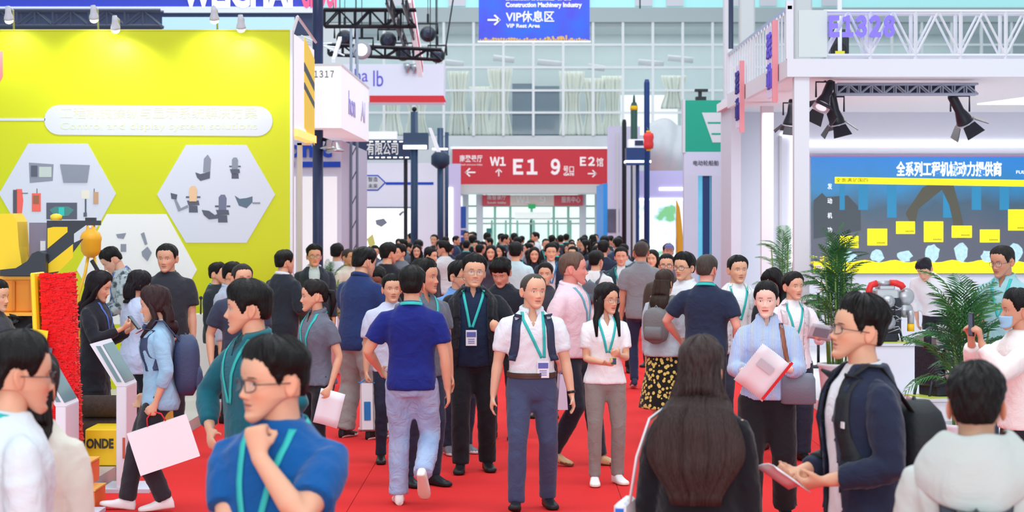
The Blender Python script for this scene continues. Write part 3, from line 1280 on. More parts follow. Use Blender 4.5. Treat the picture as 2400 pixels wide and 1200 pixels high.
    def strip(s, mb, path, width, off=.004, back=False, m=0):
        P = np.array(path, float)
        n = 26
        L = np.concatenate([[0], np.cumsum(np.linalg.norm(np.diff(P, axis=0), axis=1))])
        q = np.linspace(0, L[-1], n)
        X, Z = np.interp(q, L, P[:, 0]), np.interp(q, L, P[:, 1])
        tx, tz = np.gradient(X), np.gradient(Z)
        ln = np.hypot(tx, tz)
        nx, nz = -tz / ln, tx / ln
        V, F = [], []
        for i in range(n):
            a = np.array(s.front(X[i] + nx[i] * width / 2, Z[i] + nz[i] * width / 2, None, off, back))
            b = np.array(s.front(X[i] - nx[i] * width / 2, Z[i] - nz[i] * width / 2, None, off, back))
            V += [tuple(a), tuple(b)]
        for i in range(n - 1):
            F.append((2 * i, 2 * i + 1, 2 * i + 3, 2 * i + 2))
        mb.add(V, F, m, True)

    def neck_ring(s, mb, r, z, h, a0, a1, m=0, n=24, dy=.012, tilt=.02, flare=.004):
        V, F = [], []
        for i in range(n + 1):
            a = a0 + (a1 - a0) * i / n
            x, y = r * math.sin(a), -r * math.cos(a) * .95 + dy
            zz = z + tilt * (math.cos(a) + 1)
            V += [tuple(s.T(np.array((x, y, zz)))), tuple(s.T(np.array((x * (1 + flare / r), y * (1 + flare / r), zz - h))))]
        for i in range(n):
            F.append((2 * i, 2 * i + 1, 2 * i + 3, 2 * i + 2))
        mb.add(V, F, m, True)

    def collar(s, parent, g):
        mb = MB()
        c = g['collar']
        r = (.060 if s.fem else .070) * (1 + .12 * s.fat)
        V, F = [], []
        n = 28
        gap = .30
        for i in range(n + 1):
            a = gap + (2 * math.pi - 2 * gap) * i / n
            fr = (math.cos(a) + 1) / 2          # 1 at the front
            zi = 1.508 - .030 * fr
            x, y = r * math.sin(a), -r * math.cos(a) * .95 + .012
            dr = .016 + .012 * fr
            dz = .036 + .022 * fr ** 3
            e = np.array((x, y, zi))
            k = (r + dr) / r
            o_ = np.array((x * k, (y - .012) * k + .012, zi - dz))
            mid = (e + o_) / 2 + np.array((x, y - .012, 0)) / r * .007 + np.array((0, 0, .008))
            V += [tuple(s.T(np.array((x * .97, y, zi - .03)))), tuple(s.T(e)), tuple(s.T(mid)), tuple(s.T(o_))]
        for i in range(n):
            for q in range(3):
                F.append((4 * i + q, 4 * i + q + 1, 4 * i + 5 + q, 4 * i + 4 + q))
        mb.add(V, F, 0, True)
        o = link('collar', mb.mesh('collar'), g.get('mat', M_CLOTH), parent, color=c if isinstance(c, tuple) else g['color'])
        md = o.modifiers.new('t', 'SOLIDIFY')
        md.thickness = .004

    def make_lanyard(s, root):
        col = s.lanyard if isinstance(s.lanyard, tuple) else (46, 186, 182)
        m = mat('lanyard_ribbon', col, .6)
        mb = MB()
        zb = 1.14
        bx = 0.0
        if s.badge is not None and isinstance(s.badge, (tuple, list)):
            bx, zb = s.badge[0], s.badge[1]
        w = .021
        r = (.066 if s.fem else .078) * (1 + .12 * s.fat)
        if s.lanyard != 'back':
            for sg in (1, -1):
                s.strip(mb, [(sg * r * .98, 1.452), (sg * .074, 1.40), (bx + sg * .010, zb)], w, .007)
        s.neck_ring(mb, r + .002, 1.488, w * 1.1, math.pi * .36, math.pi * 1.64, tilt=-.018, dy=.014, flare=.014)
        o = mb.build('lanyard', m, root)
        if s.detail:
            md = o.modifiers.new('t', 'SOLIDIFY')
            md.thickness = .0025
        if s.badge and s.lanyard != 'back':
            mb = MB()
            V, hw, hh = [], .043, .062
            p0 = np.array(s.front(bx, zb - .02, None, .012))
            p1 = np.array(s.front(bx, zb - .02 - 2 * hh, None, .012))
            ax = unit(s.T(np.array((.1, 0, 1.2))) - s.T(np.array((0, 0, 1.2))))
            zx = unit(p1 - p0)
            nrm = np.cross(ax, zx)

            def rect(x0, x1, z0, z1, d, mi):
                q = [p0 + ax * x + zx * z + nrm * d for x, z in ((x0, z0), (x1, z0), (x1, z1), (x0, z1))]
                q2 = [v - nrm * .003 for v in q]
                mb.add(q + q2, [(0, 1, 2, 3), (7, 6, 5, 4), (0, 4, 5, 1), (1, 5, 6, 2), (2, 6, 7, 3), (3, 7, 4, 0)], mi)
            sg = 1 if np.dot(nrm, s.T(np.array((0, -.3, 1.2))) - s.T(np.array((0, 0, 1.2)))) > 0 else -1
            rect(-hw, hw, 0, 2 * hh, .002 * sg, 0)
            rect(-hw * .85, hw * .85, .015, .055, .004 * sg, 1)
            for k in range(3):
                rect(-hw * .6, hw * .6, .07 + k * .015, .075 + k * .015, .004 * sg, 1)
            mb.build('name_badge', [M_CARD, M_CARDBLUE], o)

    def make_glasses(s, root):
        col = s.glasses if isinstance(s.glasses, tuple) else (30, 26, 28)
        mb = MB()
        H = s.H
        wide = s.wide * (.94 if s.fem else 1.0)
        for sg in (1, -1):
            pts = []
            n = 16
            for i in range(n + 1):
                a = 2 * math.pi * i / n
                ca, sa = math.cos(a), math.sin(a)
                x = sg * .034 + .0245 * np.sign(ca) * abs(ca) ** .7
                z = .1135 + .0185 * np.sign(sa) * abs(sa) ** .7
                y = -.1035 + .35 * (abs(x) - .03) ** 2 / .03 * 1.2 + max(0, abs(x) - .04) * .35
                pts.append(H(np.array((x, y, z))))
            mb.tube(pts, .0019, 6, cap=False)
            e = []
            for t in (0, .35, .7, 1):
                x0, y0, z0 = .059, -.094, .118
                x1, y1, z1 = .0755 * wide + .006, .015, .117
                e.append(H(np.array((sg * (x0 + (x1 - x0) * min(1, t * 1.4)), y0 + (y1 - y0) * t, z0 + (z1 - z0) * t))))
            mb.tube(e, .0019, 6)
        mb.tube([H(np.array((-.0105, -.104, .117))), H(np.array((0, -.107, .119))), H(np.array((.0105, -.104, .117)))], .0018, 6)
        o = mb.build('glasses', mat('glasses_frame', col, .35), root)
        ml = MB()
        for sg in (1, -1):
            n = 16
            V = []
            for i in range(n):
                a = 2 * math.pi * i / n
                ca, sa = math.cos(a), math.sin(a)
                x = sg * .034 + .024 * np.sign(ca) * abs(ca) ** .7
                z = .1135 + .018 * np.sign(sa) * abs(sa) ** .7
                y = -.1032 + .35 * (abs(x) - .03) ** 2 / .03 * 1.2 + max(0, abs(x) - .04) * .35
                V.append(tuple(H(np.array((x, y, z)))))
            ml.add(V, [tuple(range(n))], 0, True)
        ml.build('lens', M_LENS, o)


_shoe = {}


def shoe_mesh(sole):
    if sole in _shoe:
        return _shoe[sole]
    secs = [(.072, .020, .050, .0), (.060, .031, .088, 0), (.025, .034, .105, 0), (-.015, .036, .105, 0), (-.06, .041, .075, 0), (-.105, .046, .056, 0), (-.15, .046, .045, .002),
            (-.18, .038, .036, .005), (-.198, .020, .024, .008)]
    n = 20
    V, F, M = [], [], []
    for (y, w, h, lift) in secs:
        for i in range(n):
            a = 2 * math.pi * i / n
            ca, sa = math.cos(a), math.sin(a)
            x = w * np.sign(ca) * abs(ca) ** .75
            z = (sa * .5 + .5) if sa > 0 else (.5 - .5 * abs(sa) ** .45)
            z = z * h * (1 if sa > 0 else 1)
            V.append((float(x), y, float(z) + lift - .085))
    for k in range(len(secs) - 1):
        for i in range(n):
            j = (i + 1) % n
            F.append((k * n + i, (k + 1) * n + i, (k + 1) * n + j, k * n + j))
    F.append(tuple(range(n)))
    F.append(tuple(reversed(range((len(secs) - 1) * n, len(secs) * n))))
    for f in F:
        M.append(1 if max(V[i][2] for i in f) < -.085 + .034 else 0)
    me = make_mesh('shoe', V, F, True, M)
    me.materials.append(M_LEATHER)
    me.materials.append(mat('shoe_sole', sole, .7))
    _shoe[sole] = me
    return me


def finish_people():
    JOBS.flush()
    for i, p in enumerate(PEOPLE):
        p.finish(i + 1)
# ------------------------------------------------------------------ the hall and its stands
TEXTS = []


def text(name, body, loc, height, m, parent=None, width=None, rz=0.0, depth=0.004, bold=0.0, align='CENTER'):
    c = bpy.data.curves.new(name, 'FONT')
    c.body = body
    c.size = height / 0.72
    c.align_x = align
    c.align_y = 'CENTER'
    c.extrude = depth
    c.offset = bold
    c.resolution_u = 3
    if any('\uff10' <= ch <= '\uff5a' for ch in body):      # full-width figures, set close
        c.space_character = .62
    c.materials.append(m)
    o = bpy.data.objects.new(name, c)
    COL.objects.link(o)
    o.rotation_euler = (math.radians(90), 0, rz)
    o.location = loc
    if parent:
        o.parent = parent
    if width:
        TEXTS.append((o, width))
    return o


def arrow(parent, x, y, z, size, ang, m):
    """flat direction arrow: a shaft and a two-barbed head"""
    a = math.radians(ang)
    R = lambda u, v: (x + size * (u * math.cos(a) - v * math.sin(a)), z + size * (u * math.sin(a) + v * math.cos(a)))
    q = MB()
    w = .07
    for poly in ([(-.5, -w), (.42, -w), (.42, w), (-.5, w)], [(.5, 0), (.08, .42), (-.04, .34), (.34, 0)], [(.5, 0), (.34, 0), (-.04, -.34), (.08, -.42)]):
        q.prism([R(*p) for p in poly], y - .006, y)
    return q.build('arrow', m, parent)


def fit_texts():
    bpy.context.view_layer.update()
    for o, w in TEXTS:
        d = o.dimensions[0]
        if d > 1e-4:
            o.scale = (w / d, 1, 1)
    dg = bpy.context.evaluated_depsgraph_get()
    for o in [o for o in bpy.data.objects if o.type == 'FONT']:      # lettering becomes plain mesh
        me = bpy.data.meshes.new_from_object(o.evaluated_get(dg))
        n = bpy.data.objects.new('lettering', me)
        COL.objects.link(n)
        n.parent = o.parent
        n.matrix_parent_inverse = o.matrix_parent_inverse.copy()
        n.location, n.rotation_euler, n.scale = o.location, o.rotation_euler, o.scale
        bpy.data.objects.remove(o)


WHITE = mat('white_laminate', (222, 222, 230), .5)
WHITE2 = mat('white_paint', (210, 213, 226), .6)
LILAC = mat('pale_lilac_board', (214, 212, 232), .6)
GREYW = mat('pale_grey_plaster', (206, 216, 220), .8, noise=.04, nscale=3)
BLACKM = mat('black_steel', (30, 32, 42), .45)
NAVY = mat('navy_steel', (40, 52, 92), .4)
NAVY2 = mat('dark_blue_steel', (22, 58, 120), .4)
LED = mat('led_strip', (255, 255, 255), .5, emit=2.0)
CHROME = mat('chrome', (200, 204, 210), .25, metal=.9)
SOFTBOX = mat('backlit_fabric', (246, 246, 252), .6, emit=.22)
BLUE = mat('royal_blue_letters', (16, 70, 196), .5)
PURPLE = mat('purple_letters', (110, 96, 224), .5)
REDM = mat('red_vinyl', (222, 40, 44), .5)
GLASS = mat('curtain_wall_glass', (212, 228, 228), .05, alpha=.12, spec=.6)
TEALGREEN = mat('teal_green_board', (12, 168, 140), .5)
DARKGREY = mat('dark_grey_rubber', (44, 42, 46), .8)
YEL = mat('safety_yellow_paint', (250, 196, 16), .45)
ORANGE = mat('orange_paint', (244, 150, 34), .5)

# floor
MB().b2(-30, 30, -6, 96, -.06, -.012).build('floor', mat('hall_concrete', (168, 168, 172), .5, noise=.1, nscale=2), kind='structure')


def carpet_material():
    m, nt, b = _nodes('red_carpet')
    tc = nt.nodes.new('ShaderNodeTexCoord')
    n = nt.nodes.new('ShaderNodeTexNoise')
    n.inputs['Scale'].default_value = .7
    n.inputs['Detail'].default_value = 6
    nt.links.new(tc.outputs['Object'], n.inputs['Vector'])
    mx = nt.nodes.new('ShaderNodeMix')
    mx.data_type = 'RGBA'
    mx.inputs[6].default_value = (*srgb(214, 42, 44), 1)
    mx.inputs[7].default_value = (*srgb(232, 54, 54), 1)
    nt.links.new(n.outputs[0], mx.inputs[0])
    nt.links.new(mx.outputs[2], b.inputs['Base Color'])
    b.inputs['Roughness'].default_value = .92
    b.inputs['Specular IOR Level'].default_value = .12
    n2 = nt.nodes.new('ShaderNodeTexNoise')
    n2.inputs['Scale'].default_value = 160
    nt.links.new(tc.outputs['Object'], n2.inputs['Vector'])
    bp = nt.nodes.new('ShaderNodeBump')
    bp.inputs['Strength'].default_value = .3
    bp.inputs['Distance'].default_value = .01
    nt.links.new(n2.outputs[0], bp.inputs['Height'])
    nt.links.new(bp.outputs[0], b.inputs['Normal'])
    return m


RC = carpet_material()
fc = empty('floor_carpet', (0, 0, 0), 'bright red carpet laid along the hall aisle', 'carpet', kind='structure')
for k, (x0, x1) in enumerate(((-3.25, -1.25), (-1.245, .755), (.76, 2.76), (2.765, 3.25))):   # carpet lengths side by side
    MB().b2(x0, x1, -4, 80, -.012, 0.0).build('carpet_length', RC, fc)

# booth platforms
MB().b2(-9, -3.27, 15.2, 28.5, -.012, .10).build('floor_platform_west', mat('booth_floor_grey', (196, 190, 186), .5), kind='structure')
MB().b2(3.27, 12, 16.4, 34, -.012, .10).build('floor_platform_east', mat('booth_floor_white', (226, 226, 232), .35), kind='structure')

# ---- end wall of the hall
S0 = 60.0
YE = FPX / S0
zt = lambda y, s=S0: CAMZ - (y - HY) / s
xs = lambda x, s=S0: (x - CX) / s
ew = empty('wall_end', (0, YE, 0), None, None, kind='structure')


def wpart(name, x0, x1, y0, y1, d0, d1, m, parent=ew, s=S0, yb=0.0):
    """box in photograph x/y at scale s, from depth d0 to d1 metres behind that plane"""
    return MB().b2(xs(x0, s), xs(x1, s), d0 + yb, d1 + yb, zt(y1, s), zt(y0, s)).build(name, m, parent)


floor_y = HY + CAMZ * S0
wpart('lintel', 820, 2520, 318, 346, 0, .5, GREYW)
wpart('side_wall', 400, 1062, 346, floor_y, 0, .5, GREYW)
wpart('side_wall', 1426, 2600, 346, floor_y, 0, .5, GREYW)
wpart('upper_band', 200, 2700, 18, 52, -.1, .5, mat('grey_panel_band', (176, 190, 192), .6))
wpart('top_mullion_band', 200, 2700, -60, -50, -.1, .2, GREYW)
# high windows above the grey band
hw = MB()
hw.b2(xs(200), xs(2700), .25, .3, zt(18), zt(-50))
hw.build('high_glazing', mat('cyan_glass', (150, 214, 216), .1, emit=.35, emit_col=(190, 240, 240)), ew)
for k in range(15):
    x = 905 + k * 73
    if k % 3 != 1:
        wpart('high_window_panel', x, x + 40, -48, 14, .05, .2, WHITE)
# curtain wall
cx0, dx, nx_ = 830, 70, 25
ry = [52, 105, 158, 212, 264, 318]
bars = []
for k in range(nx_):
    x = cx0 + k * dx
    wpart('mullion', x - 3, x + 3, 52, 318, -.06, .10, mat('pale_mullion', (226, 232, 234), .4))
for y in ry[1:-1]:
    wpart('transom', cx0, cx0 + dx * (nx_ - 1), y - 2.5, y + 2.5, -.05, .09, mat('pale_mullion', (226, 232, 234), .4))
pane_me = MB().b2(-dx / S0 / 2 + .05, dx / S0 / 2 - .05, -.01, .01, -.40, .40).mesh('pane')
for k in range(nx_ - 1):
    for r in range(5):
        p = link('pane', pane_me, GLASS, ew)
        p.location = (xs(cx0 + (k + .5) * dx), .03, zt((ry[r] + ry[r + 1]) / 2))
# the gallery behind the glass
MB().b2(xs(820), xs(2520), 4.0, 4.2, zt(330), zt(40)).build('gallery_back_wall', mat('gallery_wall', (184, 200, 204), .8, noise=.06, nscale=1.5), ew)
MB().b2(xs(820), xs(2520), .5, 4.2, zt(326), zt(316)).build('gallery_floor', mat('gallery_floor', (120, 140, 146), .6), ew)
MB().b2(xs(820), xs(2520), .5, 4.2, zt(60), zt(50)).build('gallery_ceiling', mat('gallery_ceiling', (206, 218, 220), .8), ew)
dk = mat('dark_blue_panel', (58, 90, 116), .4)
for x0, x1, y0 in ((1200, 1250, 186), (1253, 1314, 192), (1078, 1126, 292)):
    wpart('gallery_door', x0, x1, y0, 318, 2.6, 2.8, dk)


def drape(x0, x1, y0, y1, d, seed):
    rg = np.random.default_rng(seed)
    n, m_ = 46, 12
    V, F = [], []
    X0, X1, Z0, Z1 = xs(x0), xs(x1), zt(y1), zt(y0)
    for j in range(m_):
        v = j / (m_ - 1)
        for i in range(n):
            u = i / (n - 1)
            pinch = 1 - .35 * math.sin(math.pi * v) ** 2
            x = (X0 + X1) / 2 + (X1 - X0) * (u - .5) * pinch
            y = d + .10 * math.sin(u * 34 + seed) * (1 - .4 * v) + .06 * math.sin(u * 57 + v * 3)
            V.append((x, y, Z0 + (Z1 - Z0) * v))
    for j in range(m_ - 1):
        for i in range(n - 1):
            F.append((j * n + i, j * n + i + 1, (j + 1) * n + i + 1, (j + 1) * n + i))
    o = link('gallery_drape', make_mesh('drape', V, F, True), mat('pale_drape', (244, 248, 236), .8), ew)
    md = o.modifiers.new('t', 'SOLIDIFY')
    md.thickness = .02


for i, (a, b_, c_, d_) in enumerate(((1046, 1096, 160, 318), (1096, 1150, 196, 318), (1140, 1200, 150, 318), (1312, 1372, 160, 318), (1368, 1420, 176, 318), (1414, 1466, 170, 318),
                                     (1556, 1616, 170, 250), (880, 940, 200, 318), (940, 1000, 210, 318))):
    drape(a, b_, c_, d_, 1.7 + .12 * (i % 3), i)
MB().b2(xs(1462), xs(1600), 2.6, 2.7, zt(318), zt(214)).build('gallery_lightbox', mat('gallery_bright', (250, 250, 252), .5, emit=.5), ew)
for i, (x, y, w_) in enumerate(((1180, 130, 50), (1290, 140, 60), (1400, 150, 40), (1530, 140, 60), (1060, 140, 50), (1600, 130, 60))):
    MB().cyl((xs(x - w_ / 2), 1.2, zt(y)), (xs(x + w_ / 2), 1.2, zt(y + 6)), .12, 12).build('gallery_duct', WHITE, ew)

area_light('gallery_luminaire', (5, YE + 2.2, zt(62)), (26, 2.4), 380, (.96, 1, .98))
area_light('vestibule_fill', (.2, YE + 3.2, zt(455)), (5, 4), 160, (.95, 1, .96))  # unseen lamp added to brighten the vestibule
# entrance portal and its glazed vestibule
wpart('portal_jamb', 1062, 1076, 346, floor_y, -.3, 6, WHITE2)
wpart('portal_jamb', 1412, 1426, 346, floor_y, -.3, 6, WHITE2)
wpart('portal_soffit', 1062, 1426, 432, 452, .3, 6, mat('portal_soffit', (220, 226, 224), .7))
SV = 55.0
dV = FPX / SV - YE
vest = lambda n, x0, x1, y0, y1, d0, d1, m: wpart(n, x0, x1, y0, y1, d0, d1, m, ew, SV, dV)
bot = HY + CAMZ * SV
vest('vestibule_back', 1040, 1450, 430, bot, 3.0, 3.1, mat('vestibule_daylight', (226, 246, 236), .8, emit=.75))
for x in (1090, 1124, 1366, 1402):
    vest('vestibule_column', x - 8, x + 8, 440, bot, 0, .3, WHITE)
for x in (1160, 1196, 1246, 1298, 1332):
    vest('vestibule_mullion', x - 3, x + 3, 484, bot, .1, .2, mat('mint_frame', (150, 206, 188), .4))
for y in (483, 512, 524):
    vest('vestibule_transom', 1080, 1412, y - 2, y + 2, .08, .22, mat('steel_transom', (176, 190, 190), .4))
vest('door_header', 1206, 1292, 497, 512, -.1, .3, mat('white_header', (248, 250, 246), .5, emit=.2))
for a, b_ in ((1210, 1246), (1249, 1288), (1150, 1188), (1304, 1340)):
    vest('glass_door', a, b_, 526, bot, .12, .16, GLASS)
    vest('door_leaf_frame', a, a + 5, 516, bot, .1, .2, mat('mint_frame', (150, 206, 188), .4))
    vest('door_leaf_frame', b_ - 5, b_, 516, bot, .1, .2, mat('mint_frame', (150, 206, 188), .4))
vest('exit_sign', 1238, 1255, 479, 489, -.2, -.12, mat('exit_green', (20, 150, 84), .4, emit=.4))
vest('wall_notice', 1140, 1152, 535, 547, -.05, 0, mat('notice_teal', (40, 120, 120), .5))
RW = mat('sign_white', (248, 246, 246), .5)
PINKR = mat('inner_red_sign', (222, 84, 96), .5)
vr = empty('entrance_sign', (0, FPX / SV, 0), 'small red and white direction sign above the far entrance doors', 'sign')
for a, b_, m in ((1130, 1196, PINKR), (1196, 1298, mat('inner_white_sign', (236, 214, 206), .5)), (1298, 1366, PINKR)):
    MB().b2(xs(a, SV), xs(b_, SV), -.12, -.05, zt(482, SV), zt(457, SV)).build('sign_panel', m, vr)
MB().bar((xs(1140, SV), -.06, zt(457, SV)), (xs(1140, SV), -.06, zt(436, SV)), .02).bar((xs(1356, SV), -.06, zt(457, SV)), (xs(1356, SV), -.06, zt(436, SV)), .02).build('hanger', CHROME, vr)
text('lettering', '南登录厅', (xs(1164, SV), -.13, zt(464, SV)), .14, RW, vr, .8)
text('lettering', 'South lobby', (xs(1164, SV), -.13, zt(475, SV)), .1, RW, vr, .8)
text('lettering', 'Ｗ１', (xs(1228, SV), -.13, zt(469, SV)), .28, RW, vr, .6)
text('lettering', '９', (xs(1272, SV), -.13, zt(469, SV)), .28, RW, vr, .25)
text('lettering', '服务中心', (xs(1338, SV), -.13, zt(469, SV)), .2, RW, vr, .8)

# red direction banner
SB = 62.0
bz = lambda y: zt(y, SB)
bx = lambda x: xs(x, SB)
bn = empty('hanging_direction_banner', (0, FPX / SB, 0), 'wide red hall banner reading E1 and 9 over the far entrance', 'banner')
MB().b2(bx(1060), bx(1424), -.03, .03, bz(432), bz(346)).build('banner_cloth', mat('banner_red', (196, 52, 64), .6), bn)
MB().b2(bx(1056), bx(1428), -.05, .05, bz(349), bz(344)).build('banner_rail', CHROME, bn)
for x in (1100, 1240, 1390):
    MB().bar((bx(x), 0, bz(346)), (bx(x), YE - FPX / SB, bz(340)), .02).build('hanger', CHROME, bn)
fy = -.035
text('lettering', 'Ｅ１', (bx(1230), fy, bz(394)), .52, RW, bn, .92, bold=.03)
text('lettering', '９', (bx(1302), fy, bz(394)), .52, RW, bn, .36, bold=.03)
text('lettering', '号口', (bx(1333), fy, bz(398)), .2, RW, bn, .40, bold=.004)
text('lettering', 'GATE', (bx(1333), fy, bz(409)), .09, RW, bn, .40, bold=.006)
text('lettering', 'Ｗ１', (bx(1169), fy, bz(380)), .30, RW, bn, .60, bold=.016)
arrow(bn, bx(1169), fy, bz(404), .30, 90, RW)
text('lettering', '南登录厅', (bx(1104), fy, bz(373)), .2, RW, bn, .86, bold=.004)
text('lettering', 'South entrance lobby', (bx(1104), fy, bz(386)), .07, RW, bn, .86)
arrow(bn, bx(1102), fy, bz(404), .40, 180, RW)
text('lettering', 'Ｅ２', (bx(1376), fy, bz(380)), .30, RW, bn, .56, bold=.016)
text('lettering', '馆', (bx(1406), fy, bz(382)), .26, RW, bn, .26, bold=.004)
arrow(bn, bx(1388), fy, bz(407), .34, 0, RW)

# blue hanging banner
SP = 90.0
pz = lambda y: zt(y, SP)
pxx = lambda x: xs(x, SP)


def blue_banner_material():
    m, nt, b = _nodes('blue_banner_print')
    tc = nt.nodes.new('ShaderNodeTexCoord')
    n = nt.nodes.new('ShaderNodeTexNoise')
    n.inputs['Scale'].default_value = 1.2
    n.inputs['Detail'].default_value = 4
    nt.links.new(tc.outputs['Object'], n.inputs['Vector'])
    cr = nt.nodes.new('ShaderNodeValToRGB')
    cr.color_ramp.elements[0].position = .35
    cr.color_ramp.elements[0].color = (*srgb(72, 78, 218), 1)
    cr.color_ramp.elements[1].position = .65
    cr.color_ramp.elements[1].color = (*srgb(44, 104, 228), 1)
    nt.links.new(n.outputs[0], cr.inputs[0])
    nt.links.new(cr.outputs[0], b.inputs['Base Color'])
    b.inputs['Roughness'].default_value = .6
    return m


vb = empty('hanging_banner', (0, FPX / SP, 0), 'blue suspended banner pointing to the VIP rest area', 'banner')
MB().b2(pxx(1122), pxx(1382), -.02, .02, pz(98), pz(-70)).build('banner_cloth', blue_banner_material(), vb)
MB().b2(pxx(1120), pxx(1384), -.03, .03, pz(99), pz(96)).build('bottom_rail', CHROME, vb)
for x in (1136, 1368):
    MB().bar((pxx(x), 0, pz(-70)), (pxx(x), 0, pz(-70) + 4), .015).build('hanging_cable', BLACKM, vb)
fy = -.025
text('lettering', 'Construction Machinery Industry', (pxx(1274), fy, pz(12)), .12, RW, vb, 1.98, bold=.006)
text('lettering', 'Exhibition & Seminar of the', (pxx(1262), fy, pz(-4)), .12, RW, vb, 1.7, bold=.006)
text('lettering', 'VIP休息区', (pxx(1243), fy, pz(41)), .22, RW, vb, 1.26, bold=.005)
text('lettering', 'VIP Rest Area', (pxx(1226), fy, pz(61)), .1, RW, vb, .88, bold=.004)
arrow(vb, pxx(1158), fy, pz(47), .34, 0, RW)
mb = MB()
rg = random.Random(4)
for k in range(42):
    x = 1126 + k * 6.1
    h_ = rg.uniform(1.5, 7) + (7 if 1270 < x < 1345 and rg.random() < .4 else 0)
    mb.box((pxx(x), -.026, pz(95 - h_ / 2)), (rg.uniform(.04, .08), .006, h_ / SP), 0, (0, rg.uniform(-.6, .6), 0))
mb.build('machine_frieze', mat('gold_print', (222, 178, 110), .6), vb)
# long stay cables of the hall
for (x0, y0, x1, y1, s) in ((1065, -20, 1040, 140, 85), (1500, -30, 1500, 20, 80)):
    MB().bar(W(x0, y0, s), W(x1, y1, s), .02).build('stay_cable', BLACKM, label='black steel stay cable by the glass wall, %s' % ('leaning over the red striped sign' if x0 < 1100 else 'beside the blue banner'), cat='cable')


# ------------------------------------------------------------------ left side
# yellow graphic wall
SY = 200.0
YY = FPX / SY
yx = lambda x: xs(x, SY)
yz = lambda y: zt(y, SY)
yw = empty('graphic_wall', (0, YY, 0), 'tall yellow display wall with grey hexagon product panels', 'display wall')
YWM = mat('yellow_graphic_film', (198, 203, 12), .45, spec=.3)
MB().b2(yx(-140), yx(680), 0, .12, 0.1, yz(72)).build('wall_panel', YWM, yw)
MB().b2(yx(680), yx(686), -.02, .16, 0.1, yz(70)).build('edge_post', WHITE, yw)
MB().b2(yx(-140), yx(680), -.01, .14, yz(72), yz(69)).build('top_cap', mat('dull_yellow_cap', (208, 206, 60), .5), yw)
GREYP = mat('pale_grey_print', (202, 206, 218), .5)
PALEP = mat('paler_grey_print', (226, 226, 224), .5)


def flat(poly, m, name, parent, d, thick=.006, s=SY):
    pts = [(xs(x, s), zt(y, s)) for x, y in poly]
    a = sum(p[0] * q[1] - q[0] * p[1] for p, q in zip(pts, pts[1:] + pts[:1]))
    if a < 0:
        pts = pts[::-1]
    return MB().prism(pts, d - thick, d).build(name, m, parent)


arc = lambda cx, cy, r, a0, a1, n=10: [(cx + r * math.cos(math.radians(a0 + (a1 - a0) * i / n)), cy + r * math.sin(math.radians(a0 + (a1 - a0) * i / n))) for i in range(n + 1)]
pill = arc(139, 281, 35, 90, 270) + arc(604, 284, 35, -90, 90)
po = flat(pill, GREYP, 'title_pill', yw, 0)
text('lettering', '工程机械操纵与显示系统解决方案', (yx(372), -.0065, yz(267)), .105, mat('pale_yellow_print', (209, 215, 172), .6), po, 2.3, depth=.0012)
text('lettering', 'Control and display system solutions', (yx(372), -.0065, yz(296)), .085, mat('pale_yellow_print', (209, 215, 172), .6), po, 2.3, depth=.0012)
flat([(-140, 277), (106, 277), (106, 283), (-140, 283)], GREYP, 'title_line', yw, 0)
flat([(-20, 120), (7, 120), (7, 178), (0, 192), (-20, 196)], mat('pink_red_print', (240, 120, 120), .6), 'red_emblem', yw, 0)
hexA = flat([(66, 337), (206, 337), (272, 454), (206, 572), (66, 572), (-2, 454)], GREYP, 'hexagon_panel', yw, 0)
hexB = flat([(436, 340), (578, 340), (645, 456), (578, 569), (436, 569), (368, 456)], GREYP, 'hexagon_panel', yw, 0)
hexC = flat([(250, 502), (390, 502), (462, 632), (390, 760), (250, 760), (180, 632)], PALEP, 'hexagon_panel', yw, 0, .004)
pr = lambda c: mat('product_print', c, .6)
DG, MG, LG = (84, 88, 104), (132, 138, 152), (186, 196, 190)


def prints(parent, items):
    for i, (c, poly) in enumerate(items):
        flat(poly, pr(c), 'product_print', parent, -.006 - .0015 * (i % 4), .0015)


R_ = lambda x0, y0, x1, y1: [(x0, y0), (x1, y0), (x1, y1), (x0, y1)]
prints(hexA, [(MG, [(68, 381), (126, 385), (124, 424), (70, 429)]), (LG, R_(92, 391, 121, 415)), (DG, R_(73, 388, 88, 414)),
              (MG, [(141, 385), (211, 387), (205, 428), (149, 428)]), ((204, 214, 206), [(149, 391), (203, 392), (198, 419), (153, 419)]), (MG, R_(158, 401, 168, 412)), (MG, R_(184, 401, 194, 412)),
              ((80, 80, 90), R_(31, 445, 40, 502)), ((232, 96, 84), [(38, 443), (52, 443), (55, 470), (52, 500), (38, 502)]), (DG, R_(52, 452, 66, 454)),
              ((232, 100, 84), R_(75, 453, 96, 496)), ((150, 96, 70), R_(78, 458, 92, 478)), (DG, R_(86, 442, 88, 454)),
              (DG, R_(109, 475, 181, 514)), ((70, 130, 126), [(116, 492), (130, 484), (160, 484), (174, 492), (160, 506), (130, 506)]), ((40, 190, 176), R_(138, 486, 151, 506)),
              ((222, 216, 200), R_(191, 446, 210, 466)), (DG, R_(199, 466, 203, 500)), (DG, R_(196, 498, 204, 508)), ((190, 150, 118), R_(219, 450, 231, 478)), (DG, R_(220, 442, 222, 452))])


